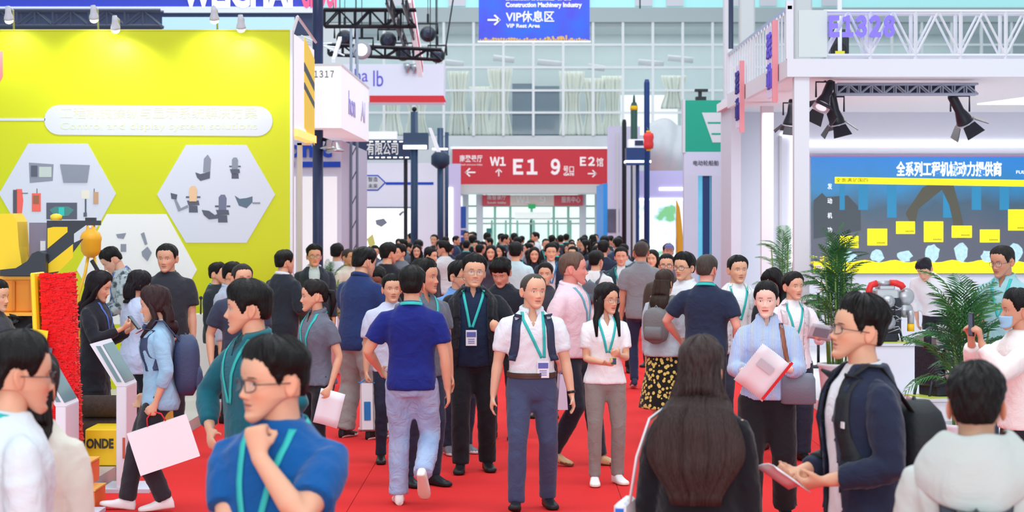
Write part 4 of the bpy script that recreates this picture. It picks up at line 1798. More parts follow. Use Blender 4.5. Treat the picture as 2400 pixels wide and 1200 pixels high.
def seat(x, y, k, c1, c2, arms=True):
    r = [(c1, [(x - 9 * k, y - 30 * k), (x - 4 * k, y - 36 * k), (x + 5 * k, y - 36 * k), (x + 9 * k, y - 28 * k), (x + 8 * k, y), (x - 9 * k, y)]),
         (c2, [(x - 15 * k, y - 2 * k), (x + 13 * k, y - 2 * k), (x + 15 * k, y + 9 * k), (x - 11 * k, y + 10 * k)]),
         (DG, [(x - 10 * k, y + 10 * k), (x + 10 * k, y + 10 * k), (x + 11 * k, y + 26 * k), (x - 10 * k, y + 26 * k)])]
    if arms:
        r.append((DG, R_(x - 17 * k, y - 12 * k, x - 9 * k, y - 8 * k)))
        r.append((DG, R_(x + 9 * k, y - 12 * k, x + 17 * k, y - 8 * k)))
    return r


prints(hexB, [(MG, [(478, 372), (487, 362), (495, 374), (493, 405), (476, 404)]), (DG, [(458, 404), (470, 408), (493, 402), (492, 418), (470, 424), (462, 416)])]
       + seat(551, 398, .8, MG, DG) + seat(453, 472, 1.0, (222, 184, 146), (90, 90, 104)) + seat(522, 494, 1.05, (108, 112, 136), DG)
       + [(DG, [(400, 452), (416, 456), (414, 468), (402, 466)]), (MG, [(408, 468), (414, 468), (424, 488), (440, 480), (442, 486), (418, 496)]),
          (DG, [(473, 492), (490, 494), (504, 504), (512, 500), (512, 512), (490, 514), (478, 504)]),
          ((88, 108, 124), [(550, 458), (562, 466), (578, 464), (592, 460), (592, 474), (578, 488), (560, 482)]), (MG, R_(592, 474, 610, 478))])
prints(hexC, [(MG, [(272, 549), (296, 546), (290, 560), (276, 558)]), (MG, R_(283, 572, 296, 590)), (MG, [(330, 548), (338, 544), (346, 572), (340, 574)]),
              (MG, [(332, 590), (346, 578), (356, 592), (346, 612), (334, 600)])])
# side light box of that stand, facing the aisle
sbx = empty('side_lightbox', (yx(688), 0, 0), 'yellow and black striped side light box at the end of the yellow wall', 'light box')
z0, z1, ya, yb_ = yz(300), yz(78), YY + .16, 27.5
MB().b2(-.10, 0, ya, yb_, z0, z1).build('light_case', SOFTBOX, sbx)
for (a, b_, c_, d_, m) in ((.45, 1.0, 0, .42, 0), (.45, 1.0, .42, .5, 1), (.45, 1, .5, .62, 0), (.45, 1.0, .62, .72, 1), (.45, 1, .72, 1, 0)):
    q = MB()
    zc = lambda t: z0 + (z1 - z0) * t
    yc = lambda t: ya + (yb_ - ya) * t
    q.prism([(yc(a), zc(c_) + .06), (yc(b_), zc(c_) - .12), (yc(b_), zc(d_) - .12), (yc(a), zc(d_) + .06)], 0, .006, plane='yz')
    q.build('graphic_stripe', [mat('stripe_yellow', (250, 212, 40), .5, emit=.1), mat('stripe_dark', (60, 58, 66), .5)][m], sbx)
MB().b2(-.10, .03, ya, yb_, z0 - .09, z0).build('warm_glow_strip', mat('warm_led', (255, 190, 110), .5, emit=1.0, emit_col=(255, 180, 90)), sbx)
MB().b2(-.21, -.15, yb_ - .1, yb_, .1, z0 - .09).b2(-.21, -.05, yb_ - .1, yb_, z0 - .12, z0 - .09).build('support_post', WHITE, sbx)
MB().bar((-.05, ya + .1, z1), (.02, ya + .1, z1 + .22), .02).bar((.02, ya + .1, z1 + .22), (.02, yb_, z1 + .1), .02).build('top_rack', WHITE, sbx)

# arm spotlights over the yellow wall
spot_me = MB().lathe([(.028, 0), (.034, .05), (.040, .09), (.055, .13), (.058, .16)], n=16)
lamp_body = spot_me.mesh('lamp_body')
bulb_me = MB().lathe([(.0, .140), (.045, .150), (.05, .175), (.04, .195), (.02, .207), (.0, .21)], n=16).mesh('bulb')
for i, (x, y, lit) in enumerate(((30, 40, False), (228, 38, False), (278, 62, True), (508, 40, False), (570, 60, True))):
    lx, lz = yx(x), yz(y)
    words = ['grey spotlight above the left end of the yellow wall', 'grey spotlight beside the lit lamp above the title pill', 'lit spotlight nearer the middle of the yellow wall', 'grey spotlight over the right hexagon panel', 'lit spotlight near the right end of the yellow wall'][i]
    sp = empty('spotlight', (lx, YY, 0), words, 'spotlight', group='spotlights over the yellow wall')
    MB().tube([(0, .06, yz(72)), (0, .02, lz + .08), (0, -.25, lz + .10)], .012, 8).build('lamp_arm', CHROME, sp)
    bd = link('lamp_head', lamp_body, mat('lamp_white', (196, 196, 206), .4), sp)
    bd.location = (0, -.25, lz + .10)
    bd.rotation_euler = (math.radians(180 + 22), 0, 0)
    bl = link('bulb', bulb_me, mat('lamp_glow', (255, 255, 250), .4, emit=(14 if lit else 2.5)), sp)
    bl.location = bd.location
    bl.rotation_euler = bd.rotation_euler
    d = bpy.data.lights.new('lamp_light', 'SPOT')
    d.energy = 46 if lit else 24
    d.spot_size = math.radians(135)
    d.spot_blend = .9
    d.shadow_soft_size = .06
    o = bpy.data.objects.new('lamp_light', d)
    COL.objects.link(o)
    o.parent = sp
    o.location = (0, -.36, lz - .09)
    o.rotation_euler = (math.radians(18), 0, 0)
# black roof truss behind the top of the yellow wall


def truss(name, p0, p1, h, m, label, cat='truss', n=8, r=.025, w=.3):
    p0, p1 = np.array(p0, float), np.array(p1, float)
    d = unit(p1 - p0)
    side = unit(np.cross(d, (0, 0, 1))) * w / 2
    t = empty(name, tuple(p0), label, cat)
    P = lambda u, k, v: (p1 - p0) * u + side * k + np.array((0, 0, h * v))
    for k in (-1, 1):
        for v in (0, 1):
            MB().bar(P(0, k, v), P(1, k, v), r).build('chord', m, t)
    for i in range(n):
        for k in (-1, 1):
            MB().bar(P(i / n, k, i % 2), P((i + 1) / n, k, (i + 1) % 2), r * .6).build('web_member', m, t)
            MB().bar(P(i / n, k, 0), P(i / n, k, 1), r * .6).build('web_member', m, t)
    if name.startswith('hang'):
        for u in (.1, .9):
            MB().bar(P(u, 0, 1), P(u, 0, 1) + np.array((0, 0, 6)), .01).build('hanging_cable', m, t)
    return t


truss('roof_truss', W(-40, 62, 150), W(380, 62, 150), .24, mat('dark_truss_steel', (70, 78, 100), .5), 'dark steel roof truss behind the top of the yellow wall', n=10)
bs = empty('brand_fascia', W(560, 38, 130), 'blue fascia with large white letters at the top edge', 'sign')
B0 = W(560, 38, 130)
MB().b2((-140 - 560) / 130, (735 - 560) / 130, .0, .3, 22 / 130, 130 / 130).build('fascia_board', mat('fascia_blue', (44, 62, 190), .4), bs)
MB().b2((-140 - 560) / 130, (735 - 560) / 130, -.05, .0, 8 / 130, 22 / 130).build('fascia_lip', mat('lilac_white', (206, 212, 244), .5, emit=.2), bs)
MB().b2((-140 - 560) / 130, (735 - 560) / 130, .05, .35, -42 / 130, 8 / 130).build('dark_recess', mat('dark_recess', (52, 64, 96), .6), bs)
MB().b2((380 - 560) / 130, (690 - 560) / 130, .0, .05, -36 / 130, -2 / 130).build('pale_panel', mat('pale_blue_panel', (176, 210, 240), .5, emit=.2), bs)
text('lettering', 'WEICHAI', (0, -.06, 50 / 130), .5, mat('letter_glow', (250, 250, 255), .5, emit=.4), bs, 2.0, bold=.03)
text('lettering', 'GROUP', (1.48, -.06, 50 / 130), .5, mat('letter_pink', (236, 84, 130), .5, emit=.3), bs, .7, bold=.03)
for x in (-140, 200, 540):
    MB().bar(((x - 560) / 130, .15, 1.0), ((x - 560) / 130, .15, 4.5), .02).build('hanging_cable', BLACKM, bs)

# next stand: white walls, blue letters
SC_ = 150.0
cn = empty('white_stand', (0, FPX / SC_, 0), 'white exhibition stand with blue logo letters beside the yellow wall', 'stand')
c2 = lambda x: xs(x, SC_)
cz = lambda y: zt(y, SC_)
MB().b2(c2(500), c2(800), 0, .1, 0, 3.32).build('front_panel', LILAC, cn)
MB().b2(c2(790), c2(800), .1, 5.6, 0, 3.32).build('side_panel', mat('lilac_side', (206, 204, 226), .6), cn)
for a, b_ in ((606, 676), (686, 693), (704, 790)):
    MB().b2(c2(a), c2(b_), -.02, 0, .05, cz(414)).build('backlit_panel', SOFTBOX, cn)
for ch, x, w_ in (('o', 690, .19), ('n', 722, .16), ('i', 743, .05), ('c', 766, .16)):
    text('logo_letter', ch, (c2(x), -.03, cz(350)), .27, BLUE, cn, w_, bold=.012, depth=.02)
for a, b_ in ((676, 690), (706, 798)):
    MB().b2(c2(a), c2(b_), -.03, 0, cz(392), cz(379)).build('blue_bar', BLUE, cn)
# machine silhouette leaning at that stand: chrome hose coil
for k in range(3):
    q = MB()
    q.tube([(c2(690) + .34 * math.cos(a) * (1 - .15 * k), -.28 - .08 * k, .9 + .34 * math.sin(a) * (1 - .15 * k)) for a in np.linspace(0, math.pi * 2, 25)], .02, 8, cap=False)
    q.build('steel_hoop', CHROME, cn)

# number light box on a dark post
nb = empty('number_lightbox', (0, 0, 0), 'white cube light box with the stand number E1317', 'light box')
NX0, NX1, NY0, NY1, NZ0, NZ1 = -3.02, -2.47, 29.4, 34.7, 3.345, 4.2
MB().b2(NX0, NX1, NY0, NY1, NZ0, NZ1).build('light_case', SOFTBOX, nb)
MB().b2(NX0 - .01, NX1 + .01, NY0 - .01, NY1 + .01, NZ1, NZ1 + .03).build('top_trim', WHITE, nb)
text('lettering', 'Ｅ１３１７', (-2.745, NY0 - .006, NZ1 - .12), .09, mat('charcoal_print', (70, 72, 84), .6), nb, .34)
text('lettering', 'hon', (NX1 + .006, 31.2, NZ0 + .40), .36, mat('faint_purple_print', (166, 160, 226), .6), nb, 1.2, rz=math.radians(90))
text('lettering', 'AI', (NX1 + .006, 33.4, NZ0 + .40), .34, mat('fainter_purple_print', (206, 204, 236), .6), nb, .8, rz=math.radians(90))
pt = empty('dark_post', ((745 - CX) / 166, FPX / 166, 0), 'thick dark navy post holding the E1317 light box', 'post')
MB().tube([(0, 0, 0), (0, 0, NZ0)], .075, 20).build('post_shaft', NAVY, pt)
MB().tube([(0, 0, NZ1 + .03), (0, 0, 6.2)], .075, 20).build('post_shaft', NAVY, pt)
MB().lathe([(.2, 0), (.2, .02), (.09, .05), (.08, .12)], n=20).build('base_plate', NAVY, pt)
for i, (dx_, dz_) in enumerate(((.16, 3.25), (.24, 3.22))):
    MB().lathe([(.03, .12), (.05, .10), (.07, .03), (.14, 0), (.13, -.02)], c=(dx_, -.05, dz_ - .16), n=16).build('work_lamp', CHROME, pt)
    MB().bar((0, 0, dz_), (dx_, -.05, dz_ - .05), .015).build('lamp_arm', BLACKM, pt)
wp_ = empty('white_rack', W(770, 100, 165), 'white slanted canopy rack above the E1317 light box', 'rack')
for k in range(4):
    MB().bar((-.45 + k * .02, 0, -.05 + .05 * k), (.02 + .06 * k, .3, -.06 * k + .02), .012).build('rack_bar', WHITE, wp_)
MB().box((.1, .2, -.08), (.05, 1.2, .05), 0, (.35, 0, .0)).build('rack_blade', WHITE, wp_)
MB().bar((-.1, 0, -.03), (-.1, 0, -.3), .015).build('rack_leg', WHITE, wp_)

# striped sign further down
SR = 78.0
rs = empty('striped_sign', (0, FPX / SR, 0), 'white suspended sign with a red stripe along its base', 'sign')
rx_ = lambda x: xs(x, SR)
rz_ = lambda y: zt(y, SR)
MB().b2(rx_(800), rx_(1040), 0, 1.5, rz_(240), rz_(150)).build('sign_case', mat('white_lit_case', (232, 230, 246), .6, emit=.12), rs)
flat([(866, 224), (1040, 224), (1046, 240), (866, 240)], mat('red_stripe', (236, 50, 60), .5), 'red_stripe', rs, -.002, .01, SR)
text('lettering', 'lb', (rx_(886), -.01, rz_(186)), .5, PURPLE, rs, .3)
text('lettering', 'ha', (rx_(846), -.01, rz_(178)), .4, PURPLE, rs, .4)
for x in (830, 1020):
    MB().bar((rx_(x), .7, rz_(150)), (rx_(x), .7, rz_(150) + 5), .02).build('hanging_cable', BLACKM, rs)
MB().lathe([(.05, 0), (.12, .2), (.12, .3)], c=(rx_(955), -.1, rz_(172)), n=12).build('sign_lamp', CHROME, rs)
MB().lathe([(.05, 0), (.12, .2), (.12, .3)], c=(rx_(972), -.1, rz_(174)), n=12).build('sign_lamp', CHROME, rs)
# black lighting trusses and moving heads above
truss('hanging_truss', W(760, 62, 110), W(975, 62, 110), .35, BLACKM, 'black lighting truss over the left stands, upper one', n=6, r=.03)
truss('hanging_truss', W(770, 128, 105), W(1035, 140, 105), .22, BLACKM, 'black lighting truss over the left stands, lower one above the red striped sign', n=8, r=.03)
truss('hanging_truss', W(925, 8, 126), W(968, 130, 85), .3, BLACKM, 'black lighting truss running away beside the slanted white light box', n=7, r=.03)
for (x, y, s, a, lb) in ((910, 95, 100, 0, 'large round black moving-head lamp under the upper truss'), (945, 125, 92, .4, 'black moving-head lamp at the truss junction'), (848, 118, 110, 0, 'glowing round flood lamp over the E1317 light box'),
                         (1003, 80, 95, 0, 'small black loudspeaker lamp left of the blue banner'), (1025, 130, 90, .3, 'black lamp housing on top of the red striped sign'), (808, 90, 100, .2, 'black lamp hanging between the truss posts')):
    e = empty('hanging_lamp', W(x, y, s), lb, 'lamp')
    glow = 'glowing' in lb
    MB().lathe([(.10, -.16), (.17, -.12), (.2, 0), (.17, .12), (.12, .18)], n=18, axis='y').build('lamp_drum', BLACKM if not glow else mat('lamp_white', (196, 196, 206), .4), e)
    MB().lathe([(.0, -.175), (.11, -.17), (.12, -.15), (.0, -.14)], n=16, axis='y').build('lens', mat('lamp_glow_hot', (255, 255, 248), .3, emit=10) if glow else mat('dark_lens', (60, 70, 90), .1), e)
    MB().tube([(-.24, 0, 0), (-.24, 0, .26), (.24, 0, .26), (.24, 0, 0)], .025, 8).build('yoke', BLACKM, e)
    MB().bar((0, 0, .26), (0, 0, .5), .03).build('clamp', BLACKM, e)
    MB().bar((0, 0, .5), (0, 0, 6), .008).build('safety_cable', BLACKM, e)
for (x0, y0, x1, y1, s, lb) in ((972, -10, 958, 135, 100, 'slanted white light box hanging over the aisle'),):
    e = empty('slanted_lightbox', W(x0, y0, s), lb, 'light box')
    q = MB()
    q.box(((x1 - x0) / s / 2, 1.5, -(y1 - y0) / s / 2), (.12, 6.0, .5), 0, (-.22, 0, 0))
    q.build('light_case', SOFTBOX, e)
    q = MB()
    q.box(((x1 - x0) / s / 2 + .065, 1.5, -(y1 - y0) / s / 2 - .1), (.01, 5.6, .16), 0, (-.22, 0, 0))
    q.build('red_band', mat('rose_red', (226, 60, 90), .5), e)
    MB().bar((0, 0, .2), (0, 0, 3), .02).build('hanging_cable', BLACKM, e)

# thin truss posts by the light box
for i, (x, s, z1_, lb) in enumerate(((830, 143.3, 5.2, 'pair of slim grey truss tubes rising behind the E1317 light box'),)):
    e = empty('truss_tower', ((x - CX) / s, FPX / s, 0), lb, 'truss')
    for dx_ in (-.05, .05):
        MB().tube([(dx_, 0, 0), (dx_, 0, z1_)], .022, 10).build('tube', mat('grey_truss', (120, 132, 150), .4), e)
    for k in range(12):
        MB().bar((-.05, 0, .3 + k * .4), (.05, 0, .5 + k * .4), .01).build('web_member', mat('grey_truss', (120, 132, 150), .4), e)

# posts of the stands down the left of the aisle
for (x, y0, s, r, lb) in ((971, 262, 100, .085, 'dark slate post with a lit sign box, left of the far entrance'), (1032, 300, 90, .08, 'dark post nearest the red direction banner'), (1047, 310, 89, .05, 'thinner dark post nearest the red direction banner')):
    zt_ = zt(y0, s)
    e = empty('stand_post', ((x - CX) / s, FPX / s, 0), lb, 'post')
    MB().tube([(0, 0, 0), (0, 0, zt_)], r, 14).build('post_shaft', mat('slate_post', (44, 70, 104), .4), e)
    MB().lathe([(r * 1.8, 0), (r * 1.8, .03), (r * 1.1, .06)], n=14).build('base_plate', BLACKM, e)
    if x < 1000:
        MB().b2(-.25, .33, -.2, .2, zt(350, s), zt(312, s)).build('sign_head', mat('slate_blue_box', (60, 84, 116), .5), e)
        MB().b2(-.25, .3, -.22, -.19, zt(350, s), zt(341, s)).build('light_strip', LED, e)
        MB().prism([(.33, zt(300, s)), (.40, zt(300, s)), (.62, zt(356, s)), (.52, zt(356, s))], -.1, .1).build('side_sign', SOFTBOX, e)
        MB().sphere((0, 0, zt_ + .06), .06, 10).build('top_ring', BLACKM, e)
    elif r > .06:
        MB().lathe([(.1, zt(395, s)), (.24, zt(385, s)), (.24, zt(365, s)), (.1, zt(352, s))], n=14).build('round_head', mat('slate_blue_dark', (40, 58, 84), .5), e)
        MB().b2(-.2, .2, -.25, -.2, zt(352, s), zt(348, s)).build('light_strip', LED, e)
# company sign and far white stand
SG = 92.0
gs = empty('company_sign', (0, FPX / SG, 0), 'dark navy sign with white Chinese company lettering', 'sign')
gx = lambda x: xs(x, SG)
gz = lambda y: zt(y, SG)
MB().b2(gx(800), gx(964), 0, .3, gz(374), gz(328)).build('sign_board', mat('navy_board', (40, 54, 90), .5), gs)
MB().b2(gx(800), gx(930), 0, .3, gz(326), gz(308)).build('lit_strip_panel', SOFTBOX, gs)
text('lettering', '有限公司', (gx(897), -.01, gz(351)), .24, RW, gs, .8, bold=.005)
for k in range(7):
    MB().b2(gx(866 + k * 14), gx(874 + k * 14), -.02, 0, gz(333), gz(331)).build('bulb_dot', LED, gs)
    MB().b2(gx(866 + k * 14), gx(874 + k * 14), -.02, 0, gz(370), gz(368)).build('bulb_dot', LED, gs)
for x in (812, 950):
    MB().bar((gx(x), .15, 0), (gx(x), .15, gz(374)), .05).build('sign_leg', BLACKM, gs)
SW = 86.0
ws = empty('white_stand', (0, FPX / SW, 0), 'white stand with a hexagon label and blue line, behind the slate post', 'stand')
sx_ = lambda x: xs(x, SW)
sz_ = lambda y: zt(y, SW)
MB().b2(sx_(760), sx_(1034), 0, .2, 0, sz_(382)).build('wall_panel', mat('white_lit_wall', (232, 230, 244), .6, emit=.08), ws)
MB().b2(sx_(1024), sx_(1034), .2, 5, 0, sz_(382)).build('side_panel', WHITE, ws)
flat([(820, 410), (886, 410), (905, 428), (886, 447), (820, 447)], BLUE, 'hexagon_outline', ws, 0, .01, SW)
flat([(820, 413), (885, 413), (901, 428), (885, 444), (820, 444)], WHITE, 'hexagon_label', ws, -.01, .006, SW)
flat([(904, 427), (1016, 427), (1016, 433), (904, 433)], BLUE, 'blue_line', ws, 0, .01, SW)
text('lettering', '智造', (sx_(874), -.018, sz_(421)), .1, mat('charcoal_print', (70, 72, 84), .6), ws, .26)
text('lettering', '未来', (sx_(874), -.018, sz_(437)), .1, mat('charcoal_print', (70, 72, 84), .6), ws, .26)
MB().b2(sx_(858), sx_(962), -.03, 0, sz_(640), sz_(488)).build('bright_screen', mat('white_screen', (250, 250, 248), .4, emit=.8), ws)
MB().b2(sx_(858), sx_(964), -.05, 0, sz_(488), sz_(485)).build('screen_trim', mat('slate_trim', (84, 92, 120), .5), ws)
flat([(880, 516), (900, 512), (908, 522), (894, 532), (882, 526)], pr(MG), 'product_print', ws, -.03, .006, SW)
flat([(934, 502), (944, 494), (947, 497), (938, 507)], pr(MG), 'product_print', ws, -.03, .006, SW)
flat([(860, 560), (874, 548), (880, 572), (866, 580)], pr((222, 214, 120)), 'product_print', ws, -.03, .006, SW)
# slim white column sign, blue kiosk and navy counter near the entrance
e = empty('column_sign', ((1063 - CX) / 75, FPX / 75, 0), 'slim white lilac column sign left of the entrance', 'sign')
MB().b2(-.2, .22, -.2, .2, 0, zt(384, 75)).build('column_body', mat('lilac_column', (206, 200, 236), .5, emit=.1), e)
MB().b2(-.21, -.02, -.23, -.2, .2, zt(440, 75)).build('light_strip', LED, e)
e = empty('info_kiosk', ((1085 - CX) / 72, FPX / 72, 0), 'royal blue upright info kiosk beside the entrance', 'kiosk')
MB().b2(-.1, .1, -.1, .1, .05, zt(484, 72)).build('kiosk_body', mat('kiosk_blue', (24, 86, 180), .4), e)
MB().b2(-.2, .2, -.18, .18, 0, .05).build('kiosk_base', BLACKM, e)
for y in (535, 552):
    MB().b2(-.1, .1, -.11, -.1, zt(y + 4, 72), zt(y, 72)).build('kiosk_stripe', WHITE, e)
e = empty('reception_counter', ((1032 - CX) / 78, FPX / 78, 0), 'navy blue lit back panel at the foot of the dark posts', 'display panel')
MB().b2(-.22, .24, 0, .2, 0, zt(512, 78)).build('panel', mat('navy_panel', (50, 70, 150), .5), e)
MB().b2(-.24, .26, -.04, .2, zt(514, 78), zt(504, 78)).build('light_strip', LED, e)
# ------------------------------------------------------------------ right side of the aisle: far stands
SF = 75.0
fx = lambda x, s=SF: xs(x, s)
e = empty('white_stand', (0, FPX / SF, 0), 'pale stand wall with a dark picture beside the entrance', 'stand')
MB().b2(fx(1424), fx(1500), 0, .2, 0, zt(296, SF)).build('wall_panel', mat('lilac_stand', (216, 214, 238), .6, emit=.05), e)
MB().b2(fx(1414), fx(1424), 0, 6, 0, zt(430, SF)).build('blue_edge', mat('cyan_blue_edge', (48, 146, 226), .5, emit=.15), e)
MB().b2(fx(1424), fx(1451), -.04, 0, zt(545, SF), zt(490, SF)).build('picture', mat('dusk_picture', (96, 92, 116), .4, noise=.5, nscale=2), e)
MB().b2(fx(1444), fx(1450), -.05, 0, zt(600, SF), zt(310, SF)).build('corner_trim', WHITE, e)
e = empty('lit_stand', (0, FPX / 82, 0), 'open white stand with a glowing landscape screen on the right of the aisle', 'stand')
g = 82.0
MB().b2(fx(1484, g), fx(1492, g), -.1, .3, 0, zt(385, g)).build('stand_post', WHITE, e)
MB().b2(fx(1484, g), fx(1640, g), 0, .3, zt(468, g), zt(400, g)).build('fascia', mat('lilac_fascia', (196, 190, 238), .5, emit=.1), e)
MB().b2(fx(1545, g), fx(1604, g), -.03, 0, zt(446, g), zt(440, g)).build('light_strip', LED, e)
MB().b2(fx(1488, g), fx(1640, g), -.03, 0, zt(470, g), zt(465, g)).build('light_strip', LED, e)


def landscape_material():
    m, nt, b = _nodes('landscape_screen')
    tc = nt.nodes.new('ShaderNodeTexCoord')
    n = nt.nodes.new('ShaderNodeTexNoise')
    n.inputs['Scale'].default_value = 2.2
    n.inputs['Detail'].default_value = 4
    nt.links.new(tc.outputs['Object'], n.inputs['Vector'])
    cr = nt.nodes.new('ShaderNodeValToRGB')
    cr.color_ramp.elements[0].position = .36
    cr.color_ramp.elements[0].color = (*srgb(120, 190, 130), 1)
    cr.color_ramp.elements[1].position = .5
    cr.color_ramp.elements[1].color = (*srgb(246, 250, 250), 1)
    e2 = cr.color_ramp.elements.new(.43)
    e2.color = (*srgb(190, 226, 236), 1)
    nt.links.new(n.outputs[0], cr.inputs[0])
    nt.links.new(cr.outputs[0], b.inputs['Base Color'])
    nt.links.new(cr.outputs[0], b.inputs['Emission Color'])
    b.inputs['Emission Strength'].default_value = .6
    return m


MB().b2(fx(1492, g), fx(1640, g), 1.2, 1.3, .3, zt(470, g)).build('screen', landscape_material(), e)
for (x, y0, s, r, m, lb) in ((1516, 186, 88, .075, NAVY2, 'tall blue post carrying the red lantern'), (1486, 240, 80, .1, mat('dark_green_mast', (56, 92, 84), .5), 'dark green mast with a yellow ring'),
                             (1463, 280, 76, .07, BLACKM, 'short black mast left of the blue box sign')):
    e = empty('stand_mast', ((x - CX) / s, FPX / s, 0), lb, 'post')
    MB().tube([(0, 0, 0), (0, 0, zt(y0, s) - .1), (0, 0, zt(y0, s))], [r, r, r * .7], 14).build('post_shaft', m, e)
    MB().lathe([(r * 2, 0), (r * 2, .03), (r * 1.1, .06)], n=14).build('base_plate', BLACKM, e)
    if 'ring' in lb:
        MB().lathe([(r * 1.15, zt(258, s)), (r * 1.15, zt(248, s))], n=14).build('yellow_ring', YEL, e)
        MB().lathe([(r * .4, zt(240, s)), (r * .3, zt(226, s)), (.01, zt(222, s))], n=10).build('mast_tip', mat('dark_green_mast', (56, 92, 84), .5), e)
e = empty('box_sign', (0, FPX / 84, 0), 'blue and white stepped box sign on the right stands', 'sign')
g = 84.0
q = lambda a, b_, y0, y1, d0, d1, m, n: MB().b2(fx(a, g), fx(b_, g), d0, d1, zt(y1, g), zt(y0, g)).build(n, m, e)
q(1468, 1524, 346, 386, 0, .8, NAVY2, 'blue_base')
q(1474, 1522, 326, 346, .05, .8, SOFTBOX, 'white_box')
q(1466, 1526, 376, 381, -.02, .8, LED, 'light_strip')
q(1488, 1508, 329, 341, .02, .05, mat('navy_board', (40, 54, 90), .5), 'small_plate')
MB().bar((fx(1496, g), .4, 0), (fx(1496, g), .4, zt(386, g)), .05).build('sign_post', NAVY2, e)
lt = empty('hanging_lantern', W(1520, 330, 90), 'red paper lantern hanging on the tall blue post', 'lantern')
MB().lathe([(.05, -.22), (.12, -.2), (.135, -.1), (.12, 0), (.14, .1), (.12, .19), (.05, .22)], n=16).build('lantern_body', mat('lantern_red', (232, 62, 66), .6), lt)
MB().lathe([(.06, .22), (.06, .26)], n=12).lathe([(.06, -.26), (.06, -.22)], n=12).build('lantern_cap', YEL, lt)
MB().bar((0, 0, .26), ((1516 - CX) / 88 - (1520 - CX) / 90, FPX / 88 - FPX / 90, .42), .012).build('lantern_cord', BLACKM, lt)
# big pale cover (tent-like canopy) behind the blue post
e = empty('canopy_cover', (0, FPX / 78, 0), 'large pale grey fabric canopy behind the tall blue post', 'canopy')
V, F = [], []
nn, mm = 22, 12
for j in range(mm):
    v = j / (mm - 1)
    for i in range(nn):
        u = i / (nn - 1)
        x = 1512 + (1612 - 1512) * u
        top = 296 - 14 * math.sin(math.pi * min(1, u * 1.4)) + 3 * math.sin(u * 9)
        botm = 396 + 40 * u
        y = top + (botm - top) * v
        V.append((fx(x, 78), -.9 * math.sin(math.pi * v) - .3 * math.sin(u * 3) + .05 * math.sin(u * 20 + v * 4), zt(y, 78)))
for j in range(mm - 1):
    for i in range(nn - 1):
        F.append((j * nn + i, j * nn + i + 1, (j + 1) * nn + i + 1, (j + 1) * nn + i))
o = link('canopy_fabric', make_mesh('canopy', V, F, True), mat('canopy_fabric', (218, 222, 226), .8, noise=.05, nscale=4), e)
o.modifiers.new('t', 'SOLIDIFY').thickness = .05
MB().tube([(fx(1560, 78), .2, 0), (fx(1560, 78), .2, zt(430, 78))], .06, 12).build('canopy_post', WHITE, e)
fl = empty('feather_flag', ((1591 - CX) / 100, FPX / 100, 0), 'orange yellow upright feather flag on the right of the aisle', 'flag')
V, F = [], []
for j in range(14):
    v = j / 13
    w_ = .17 * math.sin(math.pi * min(1, .18 + v * .82)) ** .5
    for i in range(6):
        u = i / 5
        V.append((-.06 + w_ * u, .03 * math.sin(u * 4 + v * 5), .25 + (zt(468, 100) - .25) * v))
for j in range(13):
    for i in range(5):
        F.append((j * 6 + i, j * 6 + i + 1, (j + 1) * 6 + i + 1, (j + 1) * 6 + i))
o = link('flag_cloth', make_mesh('flag', V, F, True), mat('flag_orange', (246, 170, 46), .7), fl)
o.modifiers.new('t', 'SOLIDIFY').thickness = .006
MB().tube([(-.065, 0, 0), (-.065, 0, zt(466, 100))], .012, 8).build('flag_pole', CHROME, fl)
MB().lathe([(.16, 0), (.16, .03), (.04, .05)], n=14).build('flag_base', BLACKM, fl)

# green sign stand
SN = 118.0
nx2 = lambda x: xs(x, SN)
nz2 = lambda y: zt(y, SN)
gs = empty('green_sign_stand', (0, FPX / SN, 0), 'white stand with a green sign bearing a white striped emblem', 'stand')
MB().b2(nx2(1605), nx2(1800), 0, .25, nz2(356), nz2(235)).build('green_board', TEALGREEN, gs)
MB().b2(nx2(1600), nx2(1606), -.02, .25, nz2(358), nz2(233)).build('board_edge', WHITE, gs)
MB().b2(nx2(1603), nx2(1800), 0, .3, nz2(412), nz2(356)).build('header', mat('lilac_header', (216, 214, 238), .6), gs)
MB().b2(nx2(1603), nx2(1636), 0, .3, 0, nz2(412)).build('pier', LILAC, gs)
MB().b2(nx2(1668), nx2(1800), 0, .3, 0, nz2(412)).build('pier', LILAC, gs)
MB().b2(nx2(1636), nx2(1668), .25, .3, 0, nz2(412)).build('cyan_screen', mat('cyan_screen', (110, 200, 232), .4, emit=.5, noise=.4, nscale=5), gs)
MB().b2(nx2(1648), nx2(1664), .05, .18, 0, nz2(412)).build('navy_column', mat('navy_column', (24, 52, 112), .4), gs)
flat([(1645, 264), (1716, 264), (1716, 334), (1670, 334)], WHITE, 'white_emblem', gs, 0, .012, SN)
for y, a in ((288, 1652), (314, 1661)):
    flat([(a + 6, y - 2), (1716, y - 2), (1716, y + 2), (a + 7, y + 2)], TEALGREEN, 'emblem_bar', gs, -.012, .006, SN)
text('lettering', '电动轮船舶', (nx2(1654), -.01, nz2(383)), .08, mat('charcoal_print', (70, 72, 84), .6), gs, .5)
MB().b2(nx2(1632), nx2(1656), .05, .3, nz2(235), nz2(226)).b2(nx2(1638), nx2(1646), .1, .2, nz2(226), nz2(214)).b2(nx2(1630), nx2(1660), .05, .25, nz2(214), nz2(208)).build('roof_lamp', BLACKM, gs)

